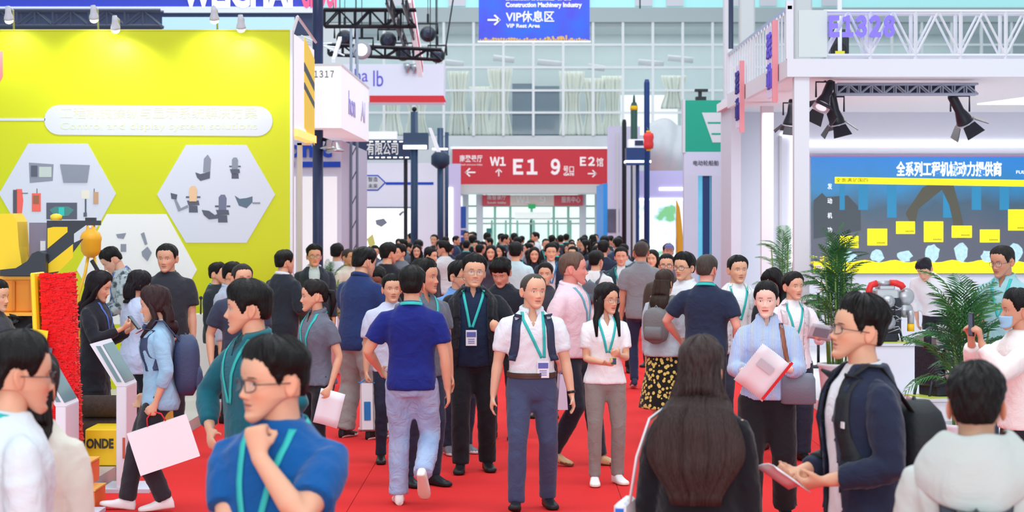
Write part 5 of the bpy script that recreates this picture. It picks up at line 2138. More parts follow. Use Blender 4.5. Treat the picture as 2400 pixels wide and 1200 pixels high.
# ------------------------------------------------------------------ right two-storey stand
SD = 208.0
YD = FPX / SD
dk2 = lambda x, s=SD: xs(x, s)
rb = empty('two_storey_stand', (0, 0, 0), 'white two-storey exhibition stand with a railed deck and LED video wall', 'stand')
XD = dk2(1845)
zdT, zdB = zt(138, SD), zt(180, SD)
YB = FPX / 150.0
MB().b2(XD, 12, YD, YD + .06, zdB, zdT).build('deck_fascia', WHITE, rb)
MB().b2(XD, XD + .06, YD + .06, 31.0, zdB, zdT).build('deck_fascia', WHITE, rb)
MB().b2(XD + .06, 12, YD + .06, YB, zdB + .06, zdT - .02).build('deck_slab', mat('deck_white', (240, 240, 246), .6), rb)
for (x, y) in ((3.17, YD + .12), (3.507, 30.4), (8.2, YD + .12)):
    MB().b2(x - .08, x + .09, y - .08, y + .09, .1, zdB).build('column', WHITE, rb)
# video-wall back wall
bx2 = lambda x: xs(x, 150.0)
bz2 = lambda y: zt(y, 150.0)
MB().b2(bx2(1692), 12, YB, YB + .2, .1, zdB + .06).build('back_wall', mat('white_back_wall', (226, 229, 242), .55), rb)
MB().b2(bx2(1690), bx2(1712), YB - 1.6, YB, .1, bz2(236)).build('end_pier', WHITE2, rb)
for y0, y1 in ((331, 341), (356, 360)):
    MB().b2(bx2(1880), 12, YB - .04, YB, bz2(y1), bz2(y0)).build('light_strip', LED if y0 < 340 else WHITE, rb)
for x in (1829, 1858):
    MB().b2(bx2(x - 3), bx2(x + 3), YB - .04, YB, .2, bz2(318)).build('light_strip', LED if x > 1840 else WHITE, rb)
MB().b2(bx2(1829), bx2(1858), YB - .04, YB, bz2(318), bz2(312)).build('light_strip', LED, rb)


def led_material():
    m, nt, b = _nodes('video_wall_picture')
    tc = nt.nodes.new('ShaderNodeTexCoord')
    sp = nt.nodes.new('ShaderNodeSeparateXYZ')
    nt.links.new(tc.outputs['Object'], sp.inputs[0])
    mr = nt.nodes.new('ShaderNodeMapRange')
    mr.inputs['From Min'].default_value = 1.3
    mr.inputs['From Max'].default_value = 3.1
    nt.links.new(sp.outputs['Z'], mr.inputs['Value'])
    n = nt.nodes.new('ShaderNodeTexNoise')
    n.inputs['Scale'].default_value = 1.4
    n.inputs['Detail'].default_value = 5
    nt.links.new(tc.outputs['Object'], n.inputs['Vector'])
    ad = nt.nodes.new('ShaderNodeMath')
    ad.operation = 'MULTIPLY_ADD'
    ad.inputs[1].default_value = .35
    nt.links.new(n.outputs[0], ad.inputs[0])
    nt.links.new(mr.outputs[0], ad.inputs[2])
    cr = nt.nodes.new('ShaderNodeValToRGB')
    els = cr.color_ramp.elements
    els[0].position = .42
    els[0].color = (*srgb(74, 78, 92), 1)
    els[1].position = 1.0
    els[1].color = (*srgb(20, 116, 196), 1)
    for p, c in ((.62, (48, 76, 96)), (.76, (20, 110, 158))):
        e2 = els.new(p)
        e2.color = (*srgb(c), 1)
    sc = nt.nodes.new('ShaderNodeMath')
    sc.operation = 'MULTIPLY'
    sc.inputs[1].default_value = .86
    nt.links.new(ad.outputs[0], sc.inputs[0])
    nt.links.new(sc.outputs[0], cr.inputs[0])
    nt.links.new(cr.outputs[0], b.inputs['Base Color'])
    nt.links.new(cr.outputs[0], b.inputs['Emission Color'])
    b.inputs['Emission Strength'].default_value = .45
    b.inputs['Roughness'].default_value = .35
    return m


vw = empty('video_wall', (0, YB, 0), 'large LED video wall with yellow power boxes over small engines', 'screen')
MB().b2(bx2(1900), bx2(2560), -.08, -.04, bz2(642), bz2(368)).build('screen_picture', led_material(), vw)
MB().b2(bx2(1897), bx2(2563), -.06, -.04, bz2(368), bz2(364)).build('screen_frame', mat('pinkish_frame', (206, 150, 190), .5), vw)
YS = mat('screen_yellow', (255, 240, 10), .5, emit=.55)
CY = mat('screen_cyan', (36, 132, 176), .5, emit=.2)
DKS = mat('screen_dark_machine', (78, 78, 66), .5, emit=.2)
SWH = mat('screen_white', (245, 250, 255), .5, emit=.6)
sfl = lambda poly, m, n, d=-.08, t=.004: flat(poly, m, n, vw, d, t, 150.0)
sfl([(1955, 415), (2560, 425), (2560, 440), (1955, 430)], YS, 'yellow_title_bar')
for a in (1966, 2010, 2077, 2208, 2275, 2340):
    sfl(R_(a, 434, a + (22 if a != 1966 else 12), 510 if a in (2077, 2208) else 492), CY, 'cyan_column', t=.002)
# dim excavators of the backdrop picture
sfl([(1905, 470), (1925, 452), (1935, 462), (1985, 458), (2015, 490), (2016, 540), (1905, 560)], mat('screen_dim', (66, 76, 84), .5, emit=.2), 'backdrop_machine', t=.001)
sfl([(2120, 500), (2160, 440), (2200, 418), (2230, 424), (2250, 500), (2262, 560), (2240, 560), (2222, 480), (2205, 445), (2150, 490), (2140, 540)], DKS, 'backdrop_boom', -.082, .001)
ybx = [(1966, 553, 2010, 581), (2031, 536, 2077, 575), (2098, 519, 2142, 548), (2163, 519, 2208, 567), (2228, 529, 2275, 557), (2294, 538, 2340, 568), (2360, 491, 2405, 540), (2425, 500, 2470, 545)]
for (a, b_, c_, d_) in ybx:
    o = sfl(R_(a, b_, c_, d_), YS, 'yellow_box', -.08, .006)
    q = MB()
    for k in range(6):
        q.b2(bx2(a + 22 + k * 3.4), bx2(a + 24 + k * 3.4), -.0885, -.0865, bz2(d_ - 4), bz2(d_ - 8))
    q.build('caption', mat('caption_dark', (60, 60, 20), .6), o)
WV = [(1905, 612)] + [(1905 + k * 12, 612 + 3 * math.sin(k * 1.1)) for k in range(1, 55)] + [(2560, 640), (1905, 640)]
sfl(WV, YS, 'yellow_base_band', -.08, .004)
ENG = mat('screen_engine', (170, 206, 222), .5, emit=.35, noise=.5, nscale=30)
for i, (x, h_) in enumerate(((1990, 24), (2054, 30), (2118, 28), (2183, 42), (2250, 44), (2312, 28), (2376, 44))):
    rg = random.Random(i)
    pol = [(x + (17 + rg.uniform(-4, 3)) * math.cos(t), 614 - h_ / 2 + (h_ / 2 + rg.uniform(-3, 3)) * math.sin(t)) for t in np.linspace(0, 2 * math.pi, 15)[:-1]]
    sfl(pol, ENG, 'engine_picture', -.084, .004)
text('lettering', '全系列工程机械动力提供商', (bx2(2222), -.085, bz2(399)), .17, SWH, vw, 1.64, bold=.005)
text('lettering', '全面满足国四', (bx2(1995), -.085, bz2(423)), .05, mat('caption_dark', (60, 60, 20), .6), vw, .5)
text('lettering', 'FULL', (bx2(2392), -.085, bz2(404)), .05, SWH, vw, .18)
for k, ch in enumerate('发动机功率'):
    text('lettering', ch, (bx2(1943), -.085, bz2(438 + k * 34)), .07, SWH, vw, .07)

# deck railing truss with the stand number
rt = empty('deck_railing', (0, YD + .05, zdT), 'white truss railing along the front of the upper deck', 'railing')
hx = lambda x: xs(x, SD)
hh = zt(26, SD) - zdT
for v in (0.04, hh):
    MB().bar((hx(1932), 0, v), (hx(2460), 0, v), .022).build('rail_chord', WHITE, rt)
    MB().bar((hx(1932), .3, v), (hx(2460), .3, v), .022).build('rail_chord', WHITE, rt)
for k in range(5):
    x = 1936 + k * 106
    for d_ in (0, .3):
        MB().bar((hx(x), d_, 0), (hx(x), d_, hh), .022).build('rail_post', WHITE, rt)
        MB().bar((hx(x), d_, 0.04), (hx(x + 53), d_, hh), .014).build('rail_brace', WHITE, rt)
        MB().bar((hx(x + 53), d_, hh), (hx(x + 106), d_, .04), .014).build('rail_brace', WHITE, rt)
nl = text('number_lettering', 'Ｅ１３２８', (hx(2018), YD - .02, zt(66, SD)), .205, mat('purple_letters_lit', (122, 104, 232), .4, emit=.25), None, .74, bold=.016, depth=.03)
nl.parent = rt
nl.matrix_parent_inverse = Matrix.Translation((0, -(YD + .05), -zdT))
# side railing with balusters
sr = empty('side_railing', (XD + .03, 0, zdT), 'white baluster railing along the aisle side of the upper deck', 'railing')
for k in range(22):
    y = YD + .1 + k * .32
    MB().bar((0, y, 0), (0, y, .56), .012).build('baluster', WHITE, sr)
MB().b2(-.025, .025, YD, 31.0, .56, .60).build('handrail', CHROME, sr)
for y in (YD + .04, 31.0):
    MB().b2(-.04, .04, y - .04, y + .04, 0, .66).build('corner_post', WHITE, sr)
MB().b2(.1, .42, YD + .0, YD + .06, 0.02, .55).build('infill_panel', mat('pale_green_infill', (206, 216, 216), .5), sr)
# upright aisle signs clipped to the deck edge
for (y, zc, m, lb) in ((25.2, 3.95, PURPLE, 'purple cut-letter sign on the aisle edge of the white deck'), (28.9, 3.75, mat('navy_sign', (54, 52, 150), .5), 'blue letter sign further along the deck edge')):
    e = empty('edge_sign', (XD - .04, y, zc), lb, 'sign')
    MB().b2(-.02, .02, -.3, .3, -.42, .42).build('sign_board', mat('lilac_sign_board', (226, 216, 244), .5), e)
    text('lettering', '潍柴', (-.025, 0, .16), .24, m, e, .46, rz=math.radians(-90), depth=.015)
    text('lettering', '动力', (-.025, 0, -.2), .24, m, e, .46, rz=math.radians(-90), depth=.015)
    MB().b2(-.03, .03, -.38, -.3, -.5, .46).build('red_edge', mat('rose_edge', (236, 150, 160), .5), e)
    MB().bar((0, 0, 0), (.08, 0, 0), .02).build('bracket', CHROME, e)
# tall columns rising behind the deck, and the black mast
for (x, s, w_, m, y0, lb) in ((1752, 120, 36, mat('grey_column', (206, 212, 214), .7), -60, 'broad pale hall column behind the deck corner'), (1884, 118, 40, mat('grey_column', (206, 212, 214), .7), -60, 'pale column rising behind the deck railing post'),
                              (1706, 118, 20, WHITE, -60, 'slim white column by the black mast')):
    e = empty('hall_column', ((x - CX) / s, FPX / s, 0), lb, 'column')
    MB().b2(-w_ / s / 2, w_ / s / 2, 0, w_ / s, 0, zt(y0, s), bev=.03).build('column_shaft', m, e)
    MB().b2(-w_ / s / 2 - .05, w_ / s / 2 + .05, -.05, w_ / s + .05, 0, .2).build('column_plinth', m, e)
e = empty('dark_mast', ((1713 - CX) / 132, FPX / 132, 0), 'dark navy mast passing the blue deck edge sign', 'post')
MB().tube([(0, 0, 0), (0, 0, 6.2)], .045, 12).build('post_shaft', mat('mast_navy', (36, 48, 76), .4), e)
MB().lathe([(.14, 0), (.14, .03), (.06, .05)], n=14).build('base_plate', BLACKM, e)
e = empty('loudspeaker', W(1968, 56, 185), 'black loudspeaker standing on the upper deck behind the number letters', 'loudspeaker')
e.location[2] = zdT - .02
MB().b2(-.11, .12, 0, .22, .02, .62, bev=.015).build('cabinet', BLACKM, e)
MB().b2(-.025, .025, -.02, .05, 0, 1.0).build('mount_pole', WHITE, e)
MB().lathe([(.075, -.012), (.085, 0)], c=(0, 0, .36), n=16, axis='y').build('cone', DARKGREY, e)
MB().b2(-.06, .06, -.03, -.015, .22, .34).build('yellow_tag', mat('tag_yellow', (226, 216, 40), .5), e)
# grey truss under the deck and barn-door lamps
ut = truss('under_deck_truss', W(1960, 221, 197), W(2290, 221, 197), .12, mat('grey_alu', (168, 178, 196), .4), 'grey aluminium truss hung under the upper deck', n=12, r=.014, w=.14)
MB().b2(0, 330 / 197, .12, .16, -.01, .115).build('recess_shade_panel', mat('recess_shade', (42, 52, 78), .7), ut)  # dark panel, its colour standing for the shade in the recess behind the truss
for x in (1990, 2260):
    MB().bar(((x - 1960) / 197, 0, .10), ((x - 1960) / 197, 0, .125), .014).build('hanger', CHROME, ut)
MB().prism([(bx2(2290), YB - 5.5), (bx2(2700), YB - 5.5), (bx2(2700), YB - 2.5), (bx2(2210), YB - 2.5)], zdB + .045, zdB + .06, plane='xy').build('ceiling_light_panel', mat('ceiling_panel_glow', (255, 255, 255), .5, emit=1.6), rb)


def barn_lamp(px, py, s, rx, rz, label, k=1.0):
    e = empty('barn_door_lamp', W(px, py, s), label, 'stage lamp', group='barn door lamps under the deck')
    BL = mat('lamp_black', (34, 36, 48), .4)
    R = Matrix.Rotation(rz, 4, 'Y') @ Matrix.Rotation(rx, 4, 'X')
    q = MB().lathe([(.05 * k, .26 * k), (.062 * k, .24 * k), (.062 * k, .02 * k), (.10 * k, -.10 * k), (.115 * k, -.16 * k), (.105 * k, -.17 * k)], n=20)
    o = q.build('lamp_barrel', BL, e)
    o.matrix_local = R
    q = MB().lathe([(.0, -.165 * k), (.098 * k, -.168 * k), (.098 * k, -.174 * k), (.0, -.178 * k)], n=18)
    o = q.build('lens', mat('lamp_lens_glow', (235, 238, 250), .4, emit=.6), e)
    o.matrix_local = R
    q = MB().lathe([(.118 * k, -.175 * k), (.122 * k, -.175 * k), (.122 * k, -.155 * k), (.118 * k, -.155 * k)], n=20)
    o = q.build('front_ring', mat('ring_white', (206, 208, 218), .7), e)
    o.matrix_local = R
    for a in range(4):
        q = MB()
        q.prism([(-.085 * k, 0), (.085 * k, 0), (.125 * k, -.17 * k), (-.125 * k, -.17 * k)], -.004, .004)
        o = q.build('barn_door', BL, e)
        o.matrix_local = R @ Matrix.Rotation(a * math.pi / 2, 4, 'Z') @ Matrix.Translation((0, -.115 * k, -.17 * k)) @ Matrix.Rotation(-.75, 4, 'X')
    q = MB().tube([(-.12 * k, 0, 0), (-.12 * k, 0, .2 * k), (.12 * k, 0, .2 * k), (.12 * k, 0, 0)], .012, 8)
    q.build('yoke', BL, e)
    MB().tube([(0, 0, .2 * k), (0, 0, .22 * k)], .014, 8).build('clamp_rod', BL, e)
    return e


barn_lamp(1957, 262, 196, .25, -.25, 'black barn-door stage lamp hanging right of the white deck column, lower one', .9)
barn_lamp(1934, 228, 199, -.5, .45, 'black barn-door stage lamp tucked close under the deck beside the white column', .9)
barn_lamp(1853, 270, 180, .2, .1, 'black barn-door stage lamp seen just left of the white deck column', .8)
barn_lamp(2250, 262, 194, .35, -.55, 'black barn-door stage lamp above the right part of the video wall', .95)
area_light('deck_downlight', (5.2, 28.5, 3.6), (3.5, 4), 120, (1, 1, 1))


# ------------------------------------------------------------------ potted palms
LEAF = mat('palm_leaf', (58, 120, 56), .5, noise=.35, nscale=9)
LEAF2 = mat('palm_leaf_dark', (40, 92, 52), .5, noise=.35, nscale=9)
STEM = mat('palm_stem', (112, 142, 66), .6)


def frond_mesh(L, droop, n, wl, seed):
    rg = random.Random(seed)
    V, F = [], []
    pts = []
    for i in range(n + 1):
        t = i / n
        pts.append(np.array((0, -L * t * (1 - .15 * t * droop), L * (.55 * t * (2 - t) * .8 - droop * .75 * t ** 2.2))))
    mb = MB()
    mb.tube(pts, [.008 * (1 - .8 * i / n) + .001 for i in range(n + 1)], 5)
    for i in range(2, n + 1):
        p = pts[i]
        t = i / n
        d = unit(pts[i] - pts[i - 1])
        ll = wl * math.sin(math.pi * (.16 + .8 * t)) ** .7
        for sg in (-1, 1):
            out = unit(np.array((sg, 0, 0)) + d * 1.0 + np.array((0, 0, -.15 + rg.uniform(-.15, .15))))
            nrm = unit(np.cross(d, (sg, 0, 0)))
            tip = p + out * ll + np.array((0, 0, -.35 * ll * droop * rg.uniform(.6, 1.4)))
            mid = p + out * ll * .5 + np.array((0, 0, .02))
            wd = d * .017
            mb.add([p - wd * .5, p + wd * .5, mid + wd, tip, mid - wd], [(0, 1, 2, 4), (4, 2, 3)], 0, False)
    return mb.mesh('frond')


FROND = [frond_mesh(1.0, .45, 16, .30, 1), frond_mesh(1.0, .8, 16, .32, 2), frond_mesh(1.0, .2, 16, .26, 3)]
for m_ in FROND:
    m_.materials.append(LEAF)


def palm(loc, label, pot_h, n_stem, n_frond, size, spread=.18, pot=True, seed=0, lowcut=.45, stemh=.6, dark=.4):
    rg = random.Random(seed)
    t = empty('potted_palm', loc, label, 'potted plant')
    if pot:
        o = MB().lathe([(.13, 0), (.17, .02), (.205, pot_h * .9), (.22, pot_h * .93), (.22, pot_h), (.19, pot_h), (.185, pot_h - .05), (.0, pot_h - .06)], n=26).build('pot', mat('white_pot', (226, 222, 230), .4), t)
    for k in range(n_stem):
        a = rg.uniform(0, 6.28)
        r = rg.uniform(.02, .11)
        x, y = r * math.cos(a), r * math.sin(a)
        h_ = stemh * rg.uniform(.7, 1.2)
        MB().tube([(x, y, pot_h - .06), (x * 1.3, y * 1.3, pot_h + h_ * .5), (x * 1.8, y * 1.8, pot_h + h_)], [.014, .011, .008], 7).build('stem', STEM, t)
    for k in range(n_frond):
        a = k * 2.399 + rg.uniform(-.3, .3)
        u = (k + .5) / n_frond
        o = link('frond', FROND[rg.randrange(3)], None, t)
        z = pot_h + stemh * (lowcut + (1 - lowcut) * u) * rg.uniform(.85, 1.1)
        o.location = (.06 * math.cos(a + 1.57 + 3.14), .06 * math.sin(a + 1.57 + 3.14), z)
        tilt = math.radians(8 + 62 * u) * rg.uniform(.8, 1.1)
        o.rotation_euler = (-tilt, 0, a)
        sc = size * rg.uniform(.75, 1.1)
        o.scale = (sc, sc, sc)
        o.material_slots[0].link = 'OBJECT'
        o.material_slots[0].material = LEAF2 if rg.random() < dark else LEAF
    return t


palm((xs(1962, 212), FPX / 212, .1), 'bushy potted palm in a white pot beside the deck column', .40, 18, 64, .52, seed=1, stemh=1.05, lowcut=.25, dark=.6)
palm((xs(2262, 292), FPX / 292, .1), 'potted palm with wide dark fronds in front of the second engine', .36, 10, 40, .60, seed=2, stemh=.78, lowcut=.25, dark=.6)
palm((xs(1835, 178), FPX / 178, .1), 'palm with bright green tips showing behind the two women', .45, 8, 18, .5, seed=3, stemh=1.1, lowcut=.5, dark=.1)
palm((xs(768, 174), FPX / 174, 0), 'dense green potted plant behind the man in the dark suit', .45, 10, 26, .42, seed=4, stemh=.75, lowcut=.3, dark=.2)
# yellow flower arrangement at the video wall
fw = empty('flower_stand', (xs(1918, 175), FPX / 175, .1), 'tall flower stand with yellow and white blooms by the video wall', 'flower stand')
MB().tube([(0, 0, 0), (0, 0, 1.0)], .02, 8).lathe([(.16, 0), (.16, .02), (.03, .04)], n=14).build('stand_pole', BLACKM, fw)
rg = random.Random(9)
for k in range(44):
    a, r, z = rg.uniform(0, 6.28), rg.uniform(.03, .21), rg.uniform(.75, 1.5)
    c = [(236, 224, 40), (240, 240, 236), (236, 214, 226)][0 if z > 1.35 else rg.randrange(1, 3)]
    q = MB()
    x, y = r * math.cos(a), r * math.sin(a)
    for p_ in range(6):
        b_ = p_ * math.pi / 3
        q.add([(x, y, z), (x + .045 * math.cos(b_ - .4), y + .045 * math.sin(b_ - .4) - .01, z + .02), (x + .06 * math.cos(b_), y + .06 * math.sin(b_) - .02, z + .01), (x + .045 * math.cos(b_ + .4), y + .045 * math.sin(b_ + .4) - .01, z + .02)], [(0, 1, 2, 3)])
    q.sphere((x, y, z + .01), .018, 8)
    q.build('bloom', mat('bloom', c, .6), fw)
for k in range(16):
    a = k * .39
    o = link('leaf_spray', FROND[k % 3], None, fw)
    o.location = (0, 0, .6 + .05 * (k % 5))
    o.rotation_euler = (-.4 - .05 * (k % 7), 0, a)
    o.scale = (.32,) * 3


# ------------------------------------------------------------------ engines on pedestals
def pedestal(x0, x1, ytop, s, label, d=.6):
    e = empty('pedestal', (xs((x0 + x1) / 2, s), FPX / s, 0), label, 'pedestal')
    w_ = (x1 - x0) / s
    MB().b2(-w_ / 2, w_ / 2, 0, d, 0.1, zt(ytop, s) - .02, bev=.01).build('pedestal_body', mat('white_gloss_board', (230, 230, 240), .35), e)
    MB().b2(-w_ / 2 - .015, w_ / 2 + .015, -.015, d + .015, zt(ytop, s) - .02, zt(ytop, s)).build('pedestal_top', WHITE, e)
    return zt(ytop, s)


BLK = mat('engine_black', (36, 40, 52), .4, noise=.3, nscale=20, bump=.4, bscale=40)
ALU = mat('cast_aluminium', (188, 190, 194), .35, metal=.6)
zp = pedestal(2048, 2176, 806, 236, 'white square pedestal under the engine with red pipes')


def engine(loc, k, label, red=True, rz=0):
    e = empty('display_engine', loc, label, 'engine', rz)
    P = lambda *a: tuple(v * k for v in a)
    MB().box(P(0, 0, .26), P(.26, .34, .34), 0, None, .02 * k).box(P(0, 0, .06), P(.20, .30, .12), 0, None, .02 * k).build('block', BLK, e)
    MB().box(P(0, .02, .46), P(.22, .34, .10), 0, None, .015 * k).build('cylinder_head', ALU, e)
    q = MB()
    for i in range(4):
        q.box(P(0, -.11 + i * .075, .525), P(.15, .05, .04), 0, None, .01 * k)
    q.build('rocker_cover', ALU, e)
    for (z, r) in ((.40, .06), (.20, .066)):
        MB().lathe([(r * k, -.03 * k), (r * k, 0), (r * .75 * k, .005 * k), (r * .75 * k, .02 * k), (r * .3 * k, .02 * k), (r * .3 * k, -.035 * k)], c=P(0, -.19, z), n=22, axis='y').build('pulley', ALU, e)
    q = MB()
    q.tube([P(-.066, -.19, .20), P(-.06, -.19, .40)], .006 * k, 6).tube([P(.066, -.19, .20), P(.06, -.19, .40)], .006 * k, 6)
    q.build('drive_belt', DARKGREY, e)
    MB().lathe([P(.05, 0), P(.085, .03), P(.09, .08), P(.06, .12), P(.03, .13)], c=P(.19, -.08, .44), n=18, axis='y').build('turbocharger', ALU, e)
    MB().lathe([P(.04, 0), P(.075, .03), P(.075, .09), P(.04, .11)], c=P(.19, -.06, .31), n=18, axis='y').build('alternator', ALU, e)
    RP = mat('red_hose', (226, 44, 44), .4) if red else BLK
    MB().tube([P(-.17, -.1, .40), P(-.17, -.1, .50), P(-.15, -.1, .55), P(-.09, -.1, .57)], .032 * k, 12).build('intake_hose', RP, e)
    MB().tube([P(-.09, -.1, .57), P(.03, -.1, .57)], .026 * k, 12).build('intake_pipe', ALU, e)
    MB().tube([P(.03, -.1, .57), P(.09, -.1, .57), P(.14, -.1, .55), P(.16, -.1, .52)], .032 * k, 12).build('intake_hose', RP, e)
    for sx in (-1, 1):
        MB().tube([P(sx * .11, -.1, .18), P(sx * .15, -.1, .02), P(sx * .15, -.1, 0)], .012 * k, 8).build('stand_leg', BLK, e)
        MB().tube([P(sx * .11, .12, .18), P(sx * .15, .12, .02), P(sx * .15, .12, 0)], .012 * k, 8).build('stand_leg', BLK, e)
    MB().box(P(0, 0, .006), P(.40, .36, .012)).build('skid_plate', mat('yellow_green_skid', (196, 200, 80), .5), e)
    MB().lathe([P(.035, 0), P(.035, .07)], c=P(.23, -.1, .11), n=14).build('filter', YEL, e)
    MB().lathe([P(.032, 0), P(.035, .1), P(.03, .13)], c=P(.23, -.1, .18), n=14).build('filter_head', ALU, e)
    q = MB()
    for i in range(14):
        a = i * 1.3
        q.tube([P(.13 * math.sin(a), -.175, .1 + .02 * i), P(.13 * math.sin(a + 1), -.19, .14 + .02 * i), P(.13 * math.sin(a + 2), -.175, .12 + .022 * i)], .005 * k, 5)
    q.build('fuel_lines', ALU, e)
    return e


engine((xs(2086, 236), FPX / 236 + .30, zp), 1.05, 'black and silver diesel engine with red intake hoses on the pedestal')
zp2 = pedestal(2150, 2300, 936, 275, 'white low pedestal behind the young man in the hoodie', .55)
engine((xs(2215, 275), FPX / 275 + .30, zp2), 1.05, 'dark compact engine half hidden by the wide palm', False, .4)
e = empty('white_counter', (xs(2480, 240), FPX / 240 + .3, .1), 'white round-cornered counter at the right edge of the stand', 'counter')
MB().b2(-.35, .6, 0, .5, 0, .95, bev=.03).build('counter_body', WHITE, e)
MB().b2(-.40, .65, -.05, .55, .95, .99).build('counter_top', WHITE2, e)

# ------------------------------------------------------------------ machines and stands on the left
SM = 262.0
mx_ = lambda x, s=SM: xs(x, s)
mc = empty('road_machine', (0, FPX / SM, 0), 'yellow and orange road machine with a black and yellow hazard board', 'machine')
mz = lambda y: zt(y, SM)
BK = mat('machine_black', (40, 44, 56), .45)
MB().b2(mx_(-90), mx_(88), .1, .8, mz(735), mz(652), bev=.02).build('orange_body', ORANGE, mc)
for a in (24, 64):
    MB().b2(mx_(a), mx_(a + 7), .06, .1, mz(728), mz(660)).build('body_rib', mat('deep_orange', (220, 124, 20), .5), mc)
MB().b2(mx_(-90), mx_(92), .04, .85, mz(656), mz(648)).build('body_flange', mat('light_orange', (250, 176, 60), .5), mc)
MB().b2(mx_(-90), mx_(92), .04, .85, mz(741), mz(733)).build('body_flange', mat('light_orange', (250, 176, 60), .5), mc)
V = [(mx_(x), mz(y)) for x, y in [(-90, 505), (22, 500), (34, 520), (38, 580), (48, 640), (-90, 640)]]
MB().prism(V[::-1], .1, .5).build('yellow_cowl', mat('cowl_yellow', (250, 206, 30), .45), mc)
V = [(mx_(x), mz(y)) for x, y in [(3, 632), (40, 628), (66, 612), (78, 594), (92, 588), (110, 596), (110, 646), (3, 646)]]
MB().prism(V[::-1], -.05, .35).build('black_fender', BK, mc)
MB().b2(mx_(44), mx_(108), .4, .44, mz(604), mz(522)).build('control_panel', mat('mauve_panel', (128, 120, 146), .5), mc)
MB().b2(mx_(72), mx_(84), .38, .4, mz(592), mz(566)).build('panel_label', WHITE, mc)
hb = flat([(106, 517), (232, 517), (232, 528), (196, 528), (168, 548), (168, 570), (190, 560), (130, 640), (106, 646)], BK, 'hazard_board', mc, .1, .04, SM)
for poly in ([(108, 535), (122, 532), (155, 532), (155, 544), (108, 583)], [(108, 620), (168, 572), (168, 604), (136, 636), (108, 640)]):
    flat(poly, mat('hazard_yellow', (240, 200, 8), .5), 'hazard_stripe', hb, .06, .004, SM)
MB().sphere((mx_(210), .03, mz(533)), .016, 10).build('round_mark', WHITE, hb)
MB().lathe([(.05, 0), (.055, .04), (.03, .055), (0, .06)], c=(mx_(126), .1, mz(516)), n=14).build('roof_beacon', mat('beacon_yellow', (250, 210, 60), .4), mc)
q = MB()
rg = random.Random(5)
for k in range(12):
    x0, z0_ = mx_(rg.uniform(0, 80)), mz(rg.uniform(742, 790))
    q.tube([(x0, .1, z0_), (x0 + rg.uniform(-.1, .1), .0, z0_ + rg.uniform(-.05, .05)), (x0 + rg.uniform(-.15, .15), .1, z0_ + rg.uniform(-.08, .08))], .016, 7, m=k % 2)
q.b2(mx_(-90), mx_(84), .2, .8, mz(900), mz(741), 0)
q.build('engine_bay', [DARKGREY, ALU], mc)
for x in (-60, 40):
    MB().lathe([(.1, -.1), (.28, -.1), (.33, -.06), (.33, .06), (.28, .1), (.1, .1)], c=(mx_(x), .45, .43), n=26, axis='y').build('wheel', DARKGREY, mc)
# yellow gearbox robot head (burner-like cap on a frame)
gb = empty('amber_work_head', (mx_(213, 240), FPX / 240, .1), 'amber yellow cast machine head on a tubular frame near the man in camouflage', 'machine head')
gz_ = lambda y: zt(y, 240) - .1
MB().lathe([(.03, gz_(604)), (.07, gz_(598)), (.095, gz_(588)), (.10, gz_(566)), (.105, gz_(562)), (.105, gz_(556)), (.085, gz_(545)), (.05, gz_(540)), (.04, gz_(528))], n=22).build('cast_cap', mat('amber_cast', (248, 180, 40), .4), gb)
MB().b2(-.05, .05, -.03, .03, gz_(528), gz_(510)).build('cap_bracket', BK, gb)
for a in (-.05, .06):
    MB().tube([(a * .6, 0, gz_(604)), (a, -.03, gz_(640)), (a * 2.2, -.05, gz_(690)), (a * 2.0, -.02, .1)], .016, 8).build('frame_tube', mat('amber_tube', (250, 200, 60), .4), gb)
MB().box((0, 0, .05), (.4, .3, .1)).build('base_block', BK, gb)
MB().tube([(.02, -.06, gz_(610)), (.10, -.08, gz_(640)), (.14, -.06, gz_(690)), (.06, -.02, gz_(720))], .02, 8).build('hydraulic_hose', DARKGREY, gb)
# red sweeping brush panel
rbp = empty('red_brush', (mx_(142, 300), FPX / 300, 0), 'tall red bristle sweeping brush standing on end with a yellow side plate', 'brush')
bz3 = lambda y: zt(y, 300)
ZB0, ZB1 = .03, bz3(640)
MB().b2(-.10, .13, .04, .30, ZB0, ZB1 - .02).build('brush_core', mat('core_red', (226, 16, 24), .6), rbp)
q = MB()
rg = random.Random(8)
nb_ = 2600
for k in range(nb_):
    x, z = rg.uniform(-.11, .12), rg.uniform(ZB0 + .02, ZB1)
    if rg.random() < .8:
        p0, p1 = (x, .038, z), (x + rg.uniform(.03, .07), .026 + rg.uniform(-.01, .006), z + rg.uniform(-.012, .008))
    else:
        p0, p1 = (.125, rg.uniform(.05, .28), z), (.14 + rg.uniform(-.008, .006), rg.uniform(.0, .3), z + rg.uniform(-.02, .01))
    q.tube([p0, p1], [.008, .006], 3, smooth=False)
o = q.build('bristles', mat('bristle_red', (246, 20, 28), .55), rbp)
o['kind'] = 'stuff'
MB().box((-.135, .12, (ZB0 + ZB1) / 2), (.035, .36, ZB1 - ZB0 + .02), 0, None, .008).build('side_plate', mat('side_yellow', (252, 214, 30), .4), rbp)
MB().box((-.10, -.04, bz3(790)), (.11, .01, .13), 0, (0, .2, 0)).build('yellow_label', mat('label_yellow', (246, 210, 20), .5), rbp)
MB().box((-.07, -.035, bz3(840)), (.09, .012, .19), 0, (0, .2, 0)).build('grey_plate', mat('plate_grey', (92, 88, 110), .4), rbp)
rbp.rotation_euler = (0, math.radians(-2.5), 0)


